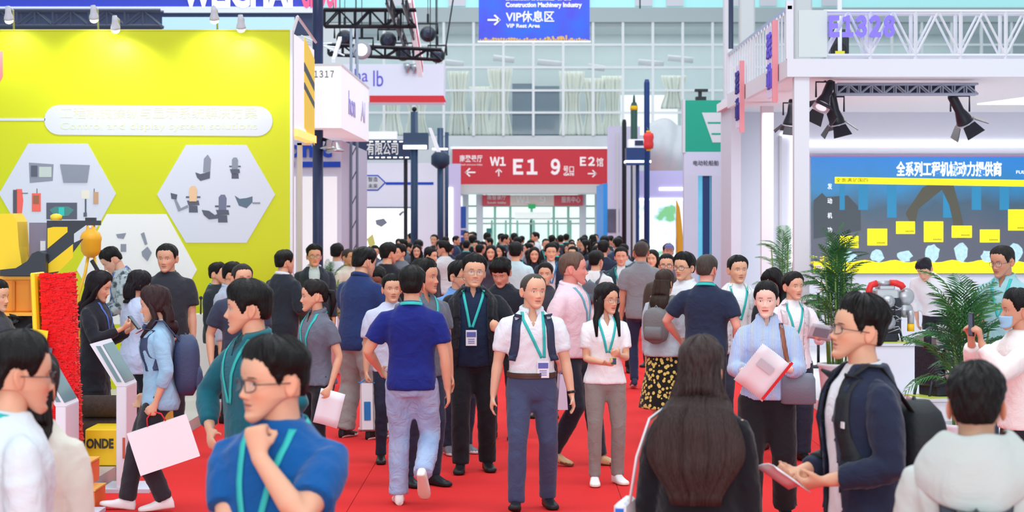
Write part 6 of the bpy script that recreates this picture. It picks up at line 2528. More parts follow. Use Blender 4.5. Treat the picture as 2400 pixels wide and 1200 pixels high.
def kiosk(px, s, yk, ytop, label, back=62, dirx=-1):
    """info stand seen from its narrow side: upright box with a screen leaning away at the top"""
    e = empty('info_stand', ((px - CX) / s, FPX / s, 0), label, 'info stand')
    zk, ztp = zt(yk, s), zt(ytop, s)
    w_ = 24 / s
    MB().b2(-w_ / 2, w_ / 2, -.03, .42, .03, zk, bev=.006).build('upright_panel', mat('stand_white', (232, 228, 238), .4), e)
    MB().b2(-.16, .22, -.06, .46, 0, .03).build('base_plate', WHITE2, e)
    dx_ = -back / s
    V0 = [(-w_ / 2, zk), (w_ / 2, zk), (w_ / 2 + dx_, ztp), (-w_ / 2 + dx_, ztp - .02)]
    MB().prism(V0, -.03, .42).build('screen_case', mat('stand_white', (232, 228, 238), .4), e)
    n = unit(np.array((ztp - zk, -dx_)))
    off = np.array((n[0], n[1])) * .006
    a = np.array((w_ / 2, zk)) * .92 + np.array((w_ / 2 + dx_, ztp)) * .08 + off
    b_ = np.array((w_ / 2, zk)) * .08 + np.array((w_ / 2 + dx_, ztp)) * .92 + off
    q = MB()
    q.add([(a[0], -.005, a[1]), (a[0], .395, a[1]), (b_[0], .395, b_[1]), (b_[0], -.005, b_[1])], [(0, 1, 2, 3)])
    o = q.build('screen', mat('screen_glass', (96, 124, 130), .15, emit=.15), e)
    o.modifiers.new('t', 'SOLIDIFY').thickness = .004
    q = MB()
    k1, k2 = np.array((-w_ / 2 * .3, zk)) * .9 + np.array((-w_ / 2 * .3 + dx_, ztp)) * .1, np.array((-w_ / 2 * .3, zk)) * .1 + np.array((-w_ / 2 * .3 + dx_, ztp)) * .9
    q.prism([(k1[0], k1[1]), (k1[0] + w_ * .45, k1[1]), (k2[0] + w_ * .45, k2[1]), (k2[0], k2[1])], -.034, -.03)
    q.build('side_screen_edge', mat('edge_glass', (120, 150, 156), .1), e)
    MB().box((0.02, -.032, zk * .42), (.02, .006, .16)).build('red_mark', mat('brick_red_mark', (196, 90, 70), .5), e)


kiosk(144, 336, 952, 846, 'white slanted-screen info stand in front of the red brush')
kiosk(286, 305, 905, 800, 'white slanted-screen info stand between the woman in black and the woman in light blue')
# dark brush rolls, yellow and orange boxes
for k, (y0, y1) in enumerate(((932, 985), (985, 1035), (1035, 1082))):
    s = 285
    r = (y1 - y0) / s / 2
    zc = zt((y0 + y1) / 2, s)
    e = empty('brush_roll', (xs(246, s), FPX / s + .25, zc), ['dark brown brush roll, topmost of the stack', 'dark brown brush roll in the middle of the stack', 'dark brown brush roll at the bottom of the stack'][k], 'brush roll', group='stacked brush rolls')
    MB().tube([(-.24, 0, 0), (-.22, 0, 0), (.22, 0, 0), (.24, 0, 0)], [r * .9, r, r, r * .9], 22).build('bristle_roll', mat('dark_bristle', (64, 50, 46), .9, noise=.5, nscale=40, bump=.8, bscale=90), e)
    MB().tube([(-.27, 0, 0), (.27, 0, 0)], .03, 12).build('core_tube', CHROME, e)
e = empty('yellow_crate', (xs(240, 290), FPX / 290, 0), 'yellow crate lettered ONDE under the brush rolls', 'crate')
MB().b2(-.14, .14, 0, .5, .10, .40, bev=.01).build('crate_body', mat('crate_yellow', (246, 206, 20), .5), e)
MB().b2(-.15, .15, -.01, .5, .07, .10).build('crate_foot', CHROME, e)
MB().b2(-.25, -.14, .3, .45, 0.0, .08).b2(-.14, .20, .1, .45, 0, .07).build('crate_skid', mat('skid_tan', (222, 190, 90), .6), e)
text('lettering', 'ONDE', (-.02, -.006, .28), .075, mat('crate_print', (60, 54, 40), .6), e, .22, bold=.004)
for k, (a, b_, y0, y1, s, lb) in enumerate(((160, 208, 1084, 1140, 322, 'orange box, upper one of the pair beside the info stand'), (160, 222, 1138, 1200, 326, 'orange box, lower one of the pair beside the info stand'))):
    e = empty('orange_box', (xs((a + b_) / 2, s), FPX / s, zt(y1, s) if k == 0 else 0), lb, 'box')
    h_ = (y1 - y0) / s if k == 0 else zt(1140, 322)
    w_ = (b_ - a) / s
    MB().b2(-w_ / 2, w_ / 2, 0, .4, 0, h_ - .012, bev=.008).build('box_body', mat('box_orange', (240, 116, 44), .5), e)
    MB().b2(-w_ / 2 - .005, w_ / 2 + .005, -.005, .405, h_ - .012, h_).build('box_lid', mat('box_tan', (246, 180, 84), .5), e)
    MB().b2(-w_ * .3, w_ * .3, -.003, 0, h_ * .3, h_ * .7).build('box_label', mat('box_label', (226, 100, 50), .5), e)
e = empty('tan_crate', (xs(345, 240), FPX / 240, .1), 'pale orange crate behind the woman in light blue', 'crate')
MB().b2(-.05, .25, 0, .4, 0.0, .38, bev=.01).build('crate_body', mat('tan_orange', (236, 160, 70), .5), e)
MB().b2(-.02, .2, -.1, 0, .38, .62).build('red_part', mat('red_part', (220, 40, 36), .5), e)
e = empty('display_rack', (xs(455, 205), FPX / 205, .1), 'grey display rack with levers beside the black tee man', 'rack')
MB().b2(-.2, .25, 0, .4, 0, .9).build('rack_body', mat('rack_white', (224, 222, 216), .5), e)
for k in range(6):
    MB().tube([(-.15 + k * .07, .1, .9), (-.16 + k * .075, .08, 1.08 + .05 * (k % 3))], .01, 7).sphere((-.16 + k * .075, .08, 1.09 + .05 * (k % 3)), .022, 8).build('lever', BK, e)
# ------------------------------------------------------------------ things worn and held
def at_person(s, name, label, cat):
    e = empty(name, (s.X, s.Y, s.base), label, cat, math.radians(s.yaw))
    e.scale = (s.k,) * 3
    return e


def backpack(label, color, w=.30, h=.44, d=.17, zc=1.19, straps=True, off=.0):
    def fn(s):
        e = at_person(s, 'backpack', label, 'backpack')
        m = mat('pack_nylon', color, .65, bump=.3, bscale=50)
        yb = s.front(0, zc, None, 0, True)[1] if s.bvh else .12
        n, k = 28, 12
        V = []
        rad, pts = [], []
        for i in range(k):
            t = i / (k - 1)
            z = zc - h / 2 + h * t
            f = (1 - abs(2 * t - 1) ** 4) ** .4
            f = max(f, .25)
            dd = d * (.75 + .25 * math.sin(math.pi * (1 - t) ** .8)) * (.55 + .45 * f)
            c = s.T(np.array((off, 0, z)))
            yy = yb + d / 2
            pts.append((c[0], yy + (s.T(np.array((0, .1, z)))[1] - s.T(np.array((0, .1, zc)))[1]), c[2]))
            rad.append((w / 2 * f, dd / 2))
        V, F = tube_geo(pts, rad, n, up=(1, 0, 0), sup=3.2)
        q = MB()
        q.add(V, F, 0, True)
        q.build('pack_body', m, e)
        q = MB()
        V, F = tube_geo([(p[0], p[1] + d * .42, p[2] - h * .16) for p in pts[3:8]], [(w * .36, .02), (w * .38, .035), (w * .39, .04), (w * .38, .035), (w * .34, .02)], 20, up=(1, 0, 0), sup=3)
        q.add(V, F, 0, True)
        q.build('front_pocket', m, e)
        q = MB()
        p = pts[-2]
        q.tube([(p[0] - .04, p[1], p[2]), (p[0], p[1] - .01, p[2] + .05), (p[0] + .04, p[1], p[2])], .008, 8)
        q.build('grab_handle', m, e)
        if straps:
            for sg in (1, -1):
                q = MB()
                s.strip(q, [(sg * .105, 1.435), (sg * .125, 1.35), (sg * .135, 1.2), (sg * .155, 1.1)], .055, .010)
                o = q.build('shoulder_strap', m, e)
                md = o.modifiers.new('t', 'SOLIDIFY')
                md.thickness = .010
                a = s.T(np.array((sg * .105, .0, 1.468)))
                q = MB()
                V = []
                b0, b1 = np.array(s.front(sg * .105, 1.43, None, .010)), np.array(pts[-3]) + np.array((sg * .08, -.02, 0))
                pp = [b0, a + np.array((0, -.02, .006)), a + np.array((0, .04, 0)), b1]
                q.tube(pp, [(.027, .006)] * 4, 10, up=(1, 0, 0))
                q.build('strap_top', m, e)
    return fn


def strap_pair(color):
    def fn(s):
        m = mat('pack_nylon', color, .65, bump=.3, bscale=50)
        for sg in (1, -1):
            q = MB()
            s.strip(q, [(sg * .105, 1.435), (sg * .125, 1.35), (sg * .135, 1.2), (sg * .155, 1.1)], .055, .010)
            q.build('pack_strap', m, s.root).modifiers.new('t', 'SOLIDIFY').thickness = .010
    return fn


def hand_pos(s, i, along=.07):
    S, E, Wp, d, n, *_ = s.armpts[i]
    return Wp + np.array(d) * along, np.array(d), unit(n)


def paper(i, label, w, h, rot, color=(240, 240, 242), name='paper_sheet', cat='paper', off=(0, 0, 0), bend=.02, extra=None):
    """sheet held in hand i (0 left, 1 right); rot in the wearer's frame"""
    def fn(s):
        p, d, n = hand_pos(s, i, .085)
        e = at_person(s, name, label, cat)
        from mathutils import Euler
        R = np.array(Euler([math.radians(a) for a in rot]).to_matrix())
        V, F = [], []
        for a in range(5):
            for b in range(5):
                u, v = a / 4 - .5, b / 4 - .5
                V.append(tuple(p + np.array(off) + R @ np.array((u * w, bend * (1 - 4 * u * u), v * h))))
        for a in range(4):
            for b in range(4):
                F.append((a * 5 + b, a * 5 + b + 1, a * 5 + b + 6, a * 5 + b + 5))
        o = link('sheet', make_mesh('sheet', V, F, True), mat('paper', color, .7), e)
        o.modifiers.new('t', 'SOLIDIFY').thickness = .003
        if extra:
            for (cx_, cz_, ww, hh_, col, th) in extra:
                q = MB()
                c = p + np.array(off) + R @ np.array((cx_, -.006, cz_))
                q.box(tuple(c), (ww, .003, hh_), 0, Matrix(R.tolist()))
                q.build('printed_area', mat('print', col, .6), e)
    return fn


def carry_bag(i, label, w, h, color, handle=(226, 40, 44), rz=90, tilt=0, print_col=None, drop=.10, depth=.08):
    def fn(s):
        p, d, n = hand_pos(s, i, .06)
        e = at_person(s, 'paper_bag', label, 'bag')
        from mathutils import Euler
        R = np.array(Euler((0, math.radians(tilt), math.radians(rz)), 'XYZ').to_matrix())
        Q = lambda x, y, z: tuple(p + R @ np.array((x, y, z)))
        zt_, zb = -drop, -drop - h
        q = MB()
        c = [(-w / 2, -depth / 2), (w / 2, -depth / 2), (w / 2, depth / 2), (-w / 2, depth / 2)]
        V = [Q(x, y, zb) for x, y in c] + [Q(x, y * .5, zt_) for x, y in c]
        q.add(V, [(3, 2, 1, 0), (0, 1, 5, 4), (1, 2, 6, 5), (2, 3, 7, 6), (3, 0, 4, 7)])
        o = q.build('bag_body', mat('bag_paper', color, .6), e)
        o.modifiers.new('t', 'SOLIDIFY').thickness = .003
        for sy in (-1, 1):
            q = MB()
            q.tube([Q(-.07, sy * depth * .25, zt_), Q(-.055, sy * .012, -.04), Q(0, sy * .008, 0.0), Q(.055, sy * .012, -.04), Q(.07, sy * depth * .25, zt_)], .005, 7)
            q.build('bag_handle', mat('bag_cord', handle, .6), e)
        if print_col:
            q = MB()
            for sy in (-1, 1):
                q.add([Q(-w * .3, sy * (depth / 2 * .9 + .004), zb + h * .2), Q(w * .3, sy * (depth / 2 * .9 + .004), zb + h * .2), Q(w * .3, sy * (depth / 2 * .72 + .004), zb + h * .6), Q(-w * .3, sy * (depth / 2 * .72 + .004), zb + h * .6)], [(0, 1, 2, 3)])
            q.build('bag_print', mat('bag_print', print_col, .6), o)
    return fn


def gadget(i, label, name='phone', cat='phone', size=(.075, .012, .15), rot=(20, 0, 0), color=(30, 30, 34), off=(0, 0, 0)):
    def fn(s):
        p, d, n = hand_pos(s, i, .085)
        e = at_person(s, name, label, cat)
        from mathutils import Euler
        R = Euler([math.radians(a) for a in rot]).to_matrix()
        q = MB()
        q.box(tuple(p + np.array(off)), size, 0, R, .004)
        q.build('case', mat('gadget_case', color, .35), e)
        q = MB()
        c = p + np.array(off) + np.array(R @ Vector((0, -size[1] / 2 - .001, 0)))
        q.box(tuple(c), (size[0] * .9, .002, size[2] * .9), 0, R)
        q.build('display', mat('gadget_glass', (70, 84, 100), .1), e)
    return fn


def shoulder_bag(label, color, strap=(150, 92, 70), sg=1, zc=.98):
    def fn(s):
        e = at_person(s, 'shoulder_bag', label, 'bag')
        m = mat('bag_leather', color, .5, bump=.2, bscale=60)
        c = s.T(np.array((sg * .22, -.10, zc)))
        q = MB()
        V, F = tube_geo([c + (0, 0, -.12), c + (0, 0, -.11), c + (0, 0, .06), c + (0, 0, .10)], [(.10, .03), (.125, .05), (.12, .045), (.10, .025)], 20, up=(1, 0, 0), sup=3)
        q.add(V, F, 0, True)
        q.build('bag_body', m, e)
        q = MB()
        s.strip(q, [(sg * .10, 1.43), (sg * .12, 1.3), (sg * .15, 1.12)], .03, .008)
        o = q.build('strap', mat('bag_strap', strap, .5), e)
        o.modifiers.new('t', 'SOLIDIFY').thickness = .004
    return fn


def name_tag(x, z, w=.06, h=.025, color=(236, 236, 240)):
    def fn(s):
        p = np.array(s.front(x, z, None, .006))
        q = MB()
        ax = unit(s.T(np.array((x + .02, 0, z))) - s.T(np.array((x, 0, z))))
        V = [p + ax * (sx * w / 2) + np.array((0, 0, sz * h / 2)) for sx, sz in ((-1, -1), (1, -1), (1, 1), (-1, 1))]
        q.add(V, [(0, 1, 2, 3)])
        q.build('name_tag', mat('tag_white', color, .5), s.root).modifiers.new('t', 'SOLIDIFY').thickness = .004
    return fn


def hood(s):
    q = MB()
    V, F = [], []
    n, k = 30, 9
    for j in range(k):
        v = j / (k - 1)
        for i in range(n + 1):
            a = math.pi * (.30 + 1.40 * i / n)
            back = (1 - math.cos(a)) / 2
            r = float(np.interp(v, [0, .12, .4, .75, 1], [.074, .088, .125, .150, .150])) * (1 + .25 * (1 - back))
            ze = 1.385 - .115 * back ** 2
            z = 1.508 + .012 * math.sin(math.pi * min(1, v * 5)) + (ze - 1.508) * v ** 1.15 + .005 * math.sin(a * 4 + v * 3)
            r += .006 * math.sin(a * 7 + v * 2) * v
            V.append(tuple(s.T(np.array((r * math.sin(a) * 1.12, -r * math.cos(a) * (1 + .05 * back) + .015, z)))))
    for j in range(k - 1):
        for i in range(n):
            F.append((j * (n + 1) + i, j * (n + 1) + i + 1, (j + 1) * (n + 1) + i + 1, (j + 1) * (n + 1) + i))
    q.add(V, F, 0, True)
    o = link('hood', q.mesh('hood'), M_KNIT, s.root, color=s.top['color'])
    o.modifiers.new('t', 'SOLIDIFY').thickness = .012
    sb = o.modifiers.new('s', 'SUBSURF')
    sb.levels = sb.render_levels = 1


def cap_hat(color):
    def fn(s):
        q = MB()
        nc, nr = 40, 10
        A = np.linspace(-math.pi, math.pi, nc, endpoint=False)
        V = []
        for j in range(nr):
            Z = .165 + .0672 * math.sin(j / (nr - 1) * math.pi / 2)
            x, y, z = skull(A, np.full(nc, Z))
            V += [(float(a) * 1.13, float(b) * 1.12, float(c) + .018) for a, b, c in zip(x, y, z)]
        F = [(j * nc + i, j * nc + (i + 1) % nc, (j + 1) * nc + (i + 1) % nc, (j + 1) * nc + i) for j in range(nr - 1) for i in range(nc)]
        F.append(tuple(range((nr - 1) * nc, nr * nc)))
        k = len(V)
        for i in range(9):
            a = (i / 8 - .5) * 1.9
            V += [(.085 * math.sin(a), -.10 * math.cos(a), .185), (.09 * math.sin(a), -.17 * math.cos(a) ** .7, .172)]
        F += [(k + 2 * i, k + 2 * i + 1, k + 2 * i + 3, k + 2 * i + 2) for i in range(8)]
        q.add(s.H(np.array(V)).tolist(), F, 0, True)
        link('cap', q.mesh('cap'), M_CLOTH, s.root, color=color).modifiers.new('t', 'SOLIDIFY').thickness = .004
    return fn


def tote(label):
    def fn(s):
        e = at_person(s, 'tote_bag', label, 'bag')
        q = MB()
        V, F = tube_geo([s.T(np.array(p)) for p in ((.13, .02, 1.455), (.20, .085, 1.40), (.245, .13, 1.25), (.275, .13, 1.06))], [(.022, .006)] * 4, 10, up=(0, 1, 0))
        q.add(V, F, 0, True)
        q.build('strap', mat('tote_white', (232, 236, 240), .7), e)
        q = MB()
        q.box((.30, .10, .86), (.05, .26, .42), 0, None, .015)
        q.build('bag_body', mat('tote_white', (232, 236, 240), .7), e)
        q = MB()
        q.box((.306, .10, .87), (.046, .20, .39), 0, None, .01)
        q.build('blue_print', mat('tote_blue', (36, 104, 206), .6), e)
        q = MB()
        q.box((.30, .235, .87), (.034, .006, .36), 0, None, .0)
        q.build('blue_edge', mat('tote_blue', (36, 104, 206), .6), e)
    return fn


# ------------------------------------------------------------------ people, nearest first
TRO = lambda c, **k: dict(kind='trousers', color=c, **k)
BLACKT = (34, 34, 42)
HANG = lambda sg, x=.24, y=-.04, z=.82, **k: dict(hand=(sg * x, y, z), **k)

Person('man in blue t-shirt and glasses holding his chin, with a teal lanyard', 655, 740, 1.74, -22, detail=2, head=(-34, 2, 0), fat=.35, wide=1.04,
       top=dict(kind='tee', color=(2, 84, 152), hem=.82, sleeve=.72, loose=.02, logo=(.10, 1.29, (30, 140, 130))), bottom=TRO((40, 44, 56)), glasses=(64, 44, 42), lanyard=True, badge=(-.03, 1.06),
       armL=dict(hand=(.03, -.19, 1.378), pole=(.75, -.35, -1), d=(-.2, .1, 1), n=(-.15, .9, -.1), curl=1.25, thumb=.6), armR=dict(hand=(.12, -.24, 1.10), pole=(-.8, 0, -.6), n=(0, .6, .6), curl=.6),
       hair=dict(top=.026, side=.008, rough=1.2))
Person('man in white t-shirt and glasses at the left edge, facing the stands', 26, 720, 1.745, 116, detail=2, head=(0, 4, 0), top=dict(kind='tee', color=(218, 226, 232), hem=.82, sleeve=.75), bottom=TRO(BLACKT),
       glasses=(70, 60, 60), lanyard='back', hair=dict(top=.024, side=.012), wear=[backpack('black backpack worn by the man at the left edge', (30, 34, 48), zc=1.08, straps=False)])
Person('woman in cream knit cardigan beside the white t-shirt man', 78, 650, 1.63, 172, detail=2, sex='f', top=dict(kind='jacket', color=(226, 220, 208), hem=.75, sleeve=1.9, mat=M_KNIT, infl=.022), bottom=TRO((60, 58, 66)),
       hair=dict(style='long', length=1.32, locks=False, color=(40, 28, 26), width=.10))
Person('woman seen from behind with very long dark hair and black jacket', 1642, 600, 1.65, 168, detail=2, sex='f', fat=.25, top=dict(kind='jacket', color=(24, 24, 30), hem=.62, sleeve=1.9, infl=.034), bottom=TRO((24, 24, 30)),
       hair=dict(style='long', length=1.06, locks=False, color=(74, 56, 54), width=.20, yb=.165, top=.022, side=.014),
       armL=dict(hand=(.24, -.12, .86)), wear=[tote('white tote bag with blue edge on the shoulder of the long-haired woman')])
Person('man in navy blazer and white tee with glasses looking up to the left', 2018, 580, 1.80, -78, detail=2, head=(0, -8, 0), top=dict(kind='jacket', color=(34, 42, 66), hem=.76, sleeve=1.82, open=(.12, .075), infl=.026),
       inner=dict(kind='tee', color=(226, 228, 234), sleeve=0, hem=.80), bottom=TRO((36, 38, 48)), glasses=(92, 70, 66), hair=dict(top=.030, side=.006, rough=1.4), hs=1.02,
       armL=dict(hand=(.16, -.20, 1.04), n=(-.6, 0, .8), curl=.9), armR=dict(hand=(-.14, -.20, 1.04), n=(.6, 0, .8), curl=.8),
       wear=[backpack('black backpack of the man in the navy blazer', (26, 30, 36), w=.32, h=.46, d=.20, zc=1.10), paper(0, 'white folded paper in the blazer man\'s hand', .12, .20, (60, 0, 25), (238, 240, 244), off=(-.02, -.08, .02)),
             name_tag(.13, 1.25)])
Person('young man in cream hoodie seen from behind at the bottom right', 2288, 760, 1.665, 168, detail=2, fat=.15, top=dict(kind='hoodie', color=(190, 196, 192), hem=.80, sleeve=1.9, mat=M_KNIT), bottom=TRO(BLACKT),
       hair=dict(top=.020, side=.009, rough=1.3), skin=(206, 158, 130), wear=[hood, backpack('dark backpack worn by the young man in the cream hoodie', (54, 58, 68), zc=1.06, w=.34)])
Person('man in teal polo with hands on hips, looking left', 592, 465, 1.80, -55, detail=1, head=(-30, 0, 0), top=dict(kind='polo', color=(18, 98, 114), hem=.80, sleeve=1.85, loose=.018, collar=(22, 112, 126), v=.10), bottom=TRO((40, 60, 120)),
       inner=dict(kind='tee', color=(20, 60, 70), sleeve=0), lanyard=True, armR=dict(hand=(-.20, -.13, 1.0), pole=(-1, .1, .1), n=(.4, .6, -.4)), armL=dict(hand=(.22, -.06, 1.0), pole=(1, .4, .1)), hair=dict(style='fringe', top=.022, side=.010))
# second rank
Person('bald-templed man in white polo with a blue badge and navy backpack straps, walking', 1246, 324, 1.72, 6, head=(18, 0, 3), top=dict(kind='polo', color=(226, 230, 238), hem=.965, infl=.006, collar=True, v=.13, sleeve=.75), bottom=TRO((66, 76, 108), infl=.012, loose=.008),
       belt=(74, 44, 36), lanyard=True, badge=(.07, 1.12), hair=dict(style='receding', top=.006, side=.005, color=(92, 84, 80)), skin=(222, 174, 146), shoes=(34, 34, 40), watch='L',
       armL=HANG(1, .29, -.06, .82), armR=HANG(-1, .29, -.02, .80), legs=((.13, .10, 0, 0, 8), (-.13, -.16, 0, -12, -10)), wear=[strap_pair((44, 54, 82))])
Person('woman in white polo and taupe trousers with long black hair and glasses', 1418, 296, 1.60, 10, sex='f', head=(28, 4, 0), top=dict(kind='polo', color=(240, 240, 244), hem=.87, v=.11, collar=True, sleeve=.7), bottom=TRO((140, 131, 127), loose=.002, infl=-.004), glasses=(170, 140, 120),
       lanyard=True, shoes=(240, 240, 240), sole=(236, 232, 222), hair=dict(style='long', length=1.28, color=(34, 28, 30), top=.022, side=.016), armL=dict(hand=(.06, -.27, 1.13), n=(-.6, .2, .5), curl=.7), armR=dict(hand=(-.06, -.25, 1.06), n=(.4, 0, .9), curl=.8),
       legs=((.115, .03, 0, 0, 10), (-.105, -.06, 0, 0, -10)), wear=[gadget(1, 'lemon yellow cup held by the woman in white polo', 'drink_cup', 'cup', (.05, .05, .06), (0, 0, 0), (206, 214, 90), (.02, 0, .03))])
Person('man seen from behind in royal blue t-shirt and light washed jeans', 965, 320, 1.76, 178, top=dict(kind='tee', color=(22, 36, 122), hem=.84, sleeve=.68, loose=.02), bottom=TRO((126, 156, 208), mat=M_DENIM, loose=.014, fold=.012), lanyard='back', shoes=(236, 234, 230), sole=(222, 214, 200),
       legs=((.10, -.08, 0, 0, 8), (-.10, .22, .05, 48, -6)), armL=dict(hand=(.26, -.22, .98), pole=(.6, .8, 0)), armR=HANG(-1, .26, -.02, .84), hair=dict(top=.024, side=.012))
Person('heavy smiling man in black jacket over navy shirt with a white badge', 1108, 282, 1.81, 4, fat=.6, wide=1.10, smile=.6, head=(6, 0, 4), top=dict(kind='jacket', color=(28, 30, 38), hem=.74, sleeve=1.9, open=(.15, .11), infl=.028), inner=dict(kind='polo', color=(22, 38, 66), sleeve=0, hem=.86, collar=True, v=.08),
       bottom=TRO((24, 25, 32), loose=.014), lanyard=True, badge=(-.02, 1.16), glasses=(170, 160, 150), hair=dict(top=.022, side=.008), armL=dict(hand=(.20, -.30, 1.16), n=(-.8, .2, .2), curl=1.0, pole=(.7, .6, -.5)),
       legs=((.12, .06, 0, 0, 8), (-.10, -.08, 0, 0, -8)))
Person('woman in light blue blazer with shoulder-length hair walking left with a paper bag', 372, 325, 1.66, -82, sex='f', head=(-4, 10, 0), top=dict(kind='jacket', color=(152, 188, 216), hem=.80, sleeve=1.5, open=(.06, .05), infl=.024), inner=dict(kind='tee', color=(236, 238, 242), sleeve=0, hem=.84), bottom=TRO((48, 44, 52), loose=.012),
       shoes=(238, 236, 238), sole=(236, 236, 232), hair=dict(style='long', length=1.34, color=(66, 40, 42), width=.10, top=.026, side=.022), legs=((.08, .04, .0, 6, 5), (-.08, -.24, 0, -8, -5)), armL=HANG(1, .22, -.02, .86, curl=1.0), armR=HANG(-1, .22, -.1, .9),
       wear=[backpack('dark blue backpack of the woman in the light blue blazer', (56, 66, 100), w=.30, h=.46, d=.20, zc=1.13), carry_bag(0, 'white paper bag with red cord handles in the hand of the walking woman', .46, .33, (240, 236, 242), rz=-90, tilt=18)])
Person('woman in long black coat with long black hair checking a phone', 222, 275, 1.67, 78, sex='f', head=(0, 16, 0), top=dict(kind='jacket', color=(34, 34, 44), hem=.66, sleeve=1.85, infl=.026), bottom=dict(kind='skirt', color=(30, 30, 38), hem=.12, flare=.02), hair=dict(style='long', length=1.22, color=(34, 24, 32), width=.095, locks=True, lock_front=False, top=.024, side=.02),
       armR=dict(hand=(-.12, -.30, 1.22), n=(.5, 0, .8), curl=.8), armL=dict(hand=(.06, -.30, 1.20), n=(-.5, 0, .8), curl=.8), lanyard=(80, 110, 200), wear=[gadget(1, 'black phone in the hands of the woman in the long black coat', rot=(-40, 0, 0), off=(.03, -.03, .02)), paper(0, 'printed leaflet held by the woman in the long black coat', .2, .14, (60, 0, 10), (214, 218, 226), 'leaflet', 'leaflet', (0, -.06, -.03), .01, [(0, 0, .08, .05, (110, 120, 140), 0)])])
Person('woman in blue striped shirt and black trousers reading a paper folder', 1797, 340, 1.68, -6, sex='f', fat=.1, head=(-6, 4, 0), lips=(214, 66, 72), skin=(238, 200, 182), top=dict(kind='shirt', color=(170, 186, 222), mat=M_STRIPE, hem=.90, sleeve=1.6, loose=.026, collar=(206, 214, 236), v=.07, infl=.016), bottom=TRO((26, 26, 32), loose=.026),
       hair=dict(style='pony', top=.014, side=.012, color=(28, 22, 24), bun=True), armL=dict(hand=(.12, -.30, 1.12), n=(-.7, .1, .4), curl=.9), armR=dict(hand=(-.13, -.30, 1.10), n=(.7, .1, .4), curl=.9), legs=((.13, .16, 0, 12, 12), (-.12, -.02, 0, 0, -8)), shoes=(28, 26, 28),
       wear=[paper(0, 'white sheets with a red clip held by the woman in stripes', .25, .33, (12, 38, 0), (232, 230, 236), off=(-.12, -.075, -.02), extra=[(.115, .02, .02, .34, (214, 36, 44), 0), (-.01, .05, .12, .06, (196, 196, 206), 0)]),
             shoulder_bag('grey shoulder bag with a brown strap on the woman in stripes', (112, 116, 132))])
Person('woman in grey polo with a ponytail and a teal lanyard, holding a paper', 742, 300, 1.63, -48, sex='f', head=(-30, 2, 0), top=dict(kind='polo', color=(104, 106, 122), hem=.86, collar=True, v=.09, sleeve=.62), bottom=TRO((30, 30, 38)), lanyard=True, badge=None, hair=dict(style='pony', tail=.12, color=(36, 26, 28), top=.018, side=.012),
       armL=HANG(1, .22, -.02, .86, curl=.7), wear=[paper(0, 'blank paper hanging from the hand of the woman in grey polo', .21, .29, (0, 14, 40), (238, 236, 244), off=(.02, 0, -.10))])
Person('broad man in navy polo and grey trousers seen from behind', 838, 245, 1.84, 146, fat=.5, wide=1.05, head=(-16, 6, 0), lean=6, top=dict(kind='polo', color=(36, 54, 104), hem=.80, sleeve=.68, loose=.024, collar=True), bottom=TRO((152, 152, 150), loose=.03, fold=.014), shoes=(40, 40, 44), sole=(236, 234, 230),
       armR=dict(hand=(-.16, -.32, 1.14), n=(.6, 0, .6)), armL=dict(hand=(.14, -.34, 1.10), n=(-.6, 0, .6)), legs=((.15, 0, 0, 0, 8), (-.17, 0, 0, 0, -8)), hair=dict(top=.024, side=.014))
Person('man in grey polo half hidden behind the royal blue t-shirt man', 990, 298, 1.79, 34, head=(30, 0, 0), top=dict(kind='polo', color=(98, 104, 116), hem=.84, collar=True, v=.08), bottom=TRO((44, 50, 74)), lanyard=True, hair=dict(top=.024, side=.010), skin=(214, 152, 124), shoes=(40, 40, 46), legs=((.1, 0, 0, 0, 8), (-.1, .05, 0, 0, -8)))
Person('man in pale blue shirt hidden behind the royal blue t-shirt man, carrying a bag', 918, 272, 1.63, 12, top=dict(kind='shirt', color=(206, 212, 236), hem=.84, sleeve=.8, loose=.02), bottom=TRO((40, 46, 70)), hair=dict(top=.02, side=.01), armR=HANG(-1, .24, -.04, .84, curl=.9),
       wear=[carry_bag(1, 'tall blue and white carrier bag behind the royal blue t-shirt man', .10, .42, (228, 234, 242), (40, 130, 200), 0, 0, (40, 120, 190), drop=.04, depth=.18)])
Person('man in light blue shirt with glasses behind the smiling man', 1074, 262, 1.73, 24, head=(24, 4, 0), top=dict(kind='shirt', color=(106, 150, 208), hem=.84, sleeve=1.8, collar=True), bottom=TRO((40, 46, 68)), shoes=(112, 112, 120), sole=(220, 220, 220), glasses=(60, 60, 66), hair=dict(top=.024, side=.012), armR=HANG(-1, .24, -.02, .84, curl=.9),
       legs=((.1, .05, 0, 0, 8), (-.12, -.04, 0, 0, -6)), wear=[carry_bag(1, 'white paper carrier with blue top behind the smiling man', .16, .36, (232, 232, 236), (40, 100, 170), 10, -10, (60, 80, 120), drop=.05)])
Person('man in black t-shirt looking down beside the smiling man', 1178, 246, 1.75, -12, head=(-4, 26, 0), top=dict(kind='tee', color=(30, 34, 46), hem=.82, sleeve=.9, loose=.022), bottom=TRO((28, 28, 34)), hair=dict(style='fringe', top=.026, side=.014), armR=dict(hand=(-.10, -.28, 1.12), n=(.5, 0, .7), curl=.8), skin=(222, 158, 134),
       wear=[carry_bag(0, 'white carrier bag with a round logo between the two dark-clad men', .30, .34, (226, 226, 230), (60, 60, 70), 0, 0, (70, 90, 170), drop=.04)])
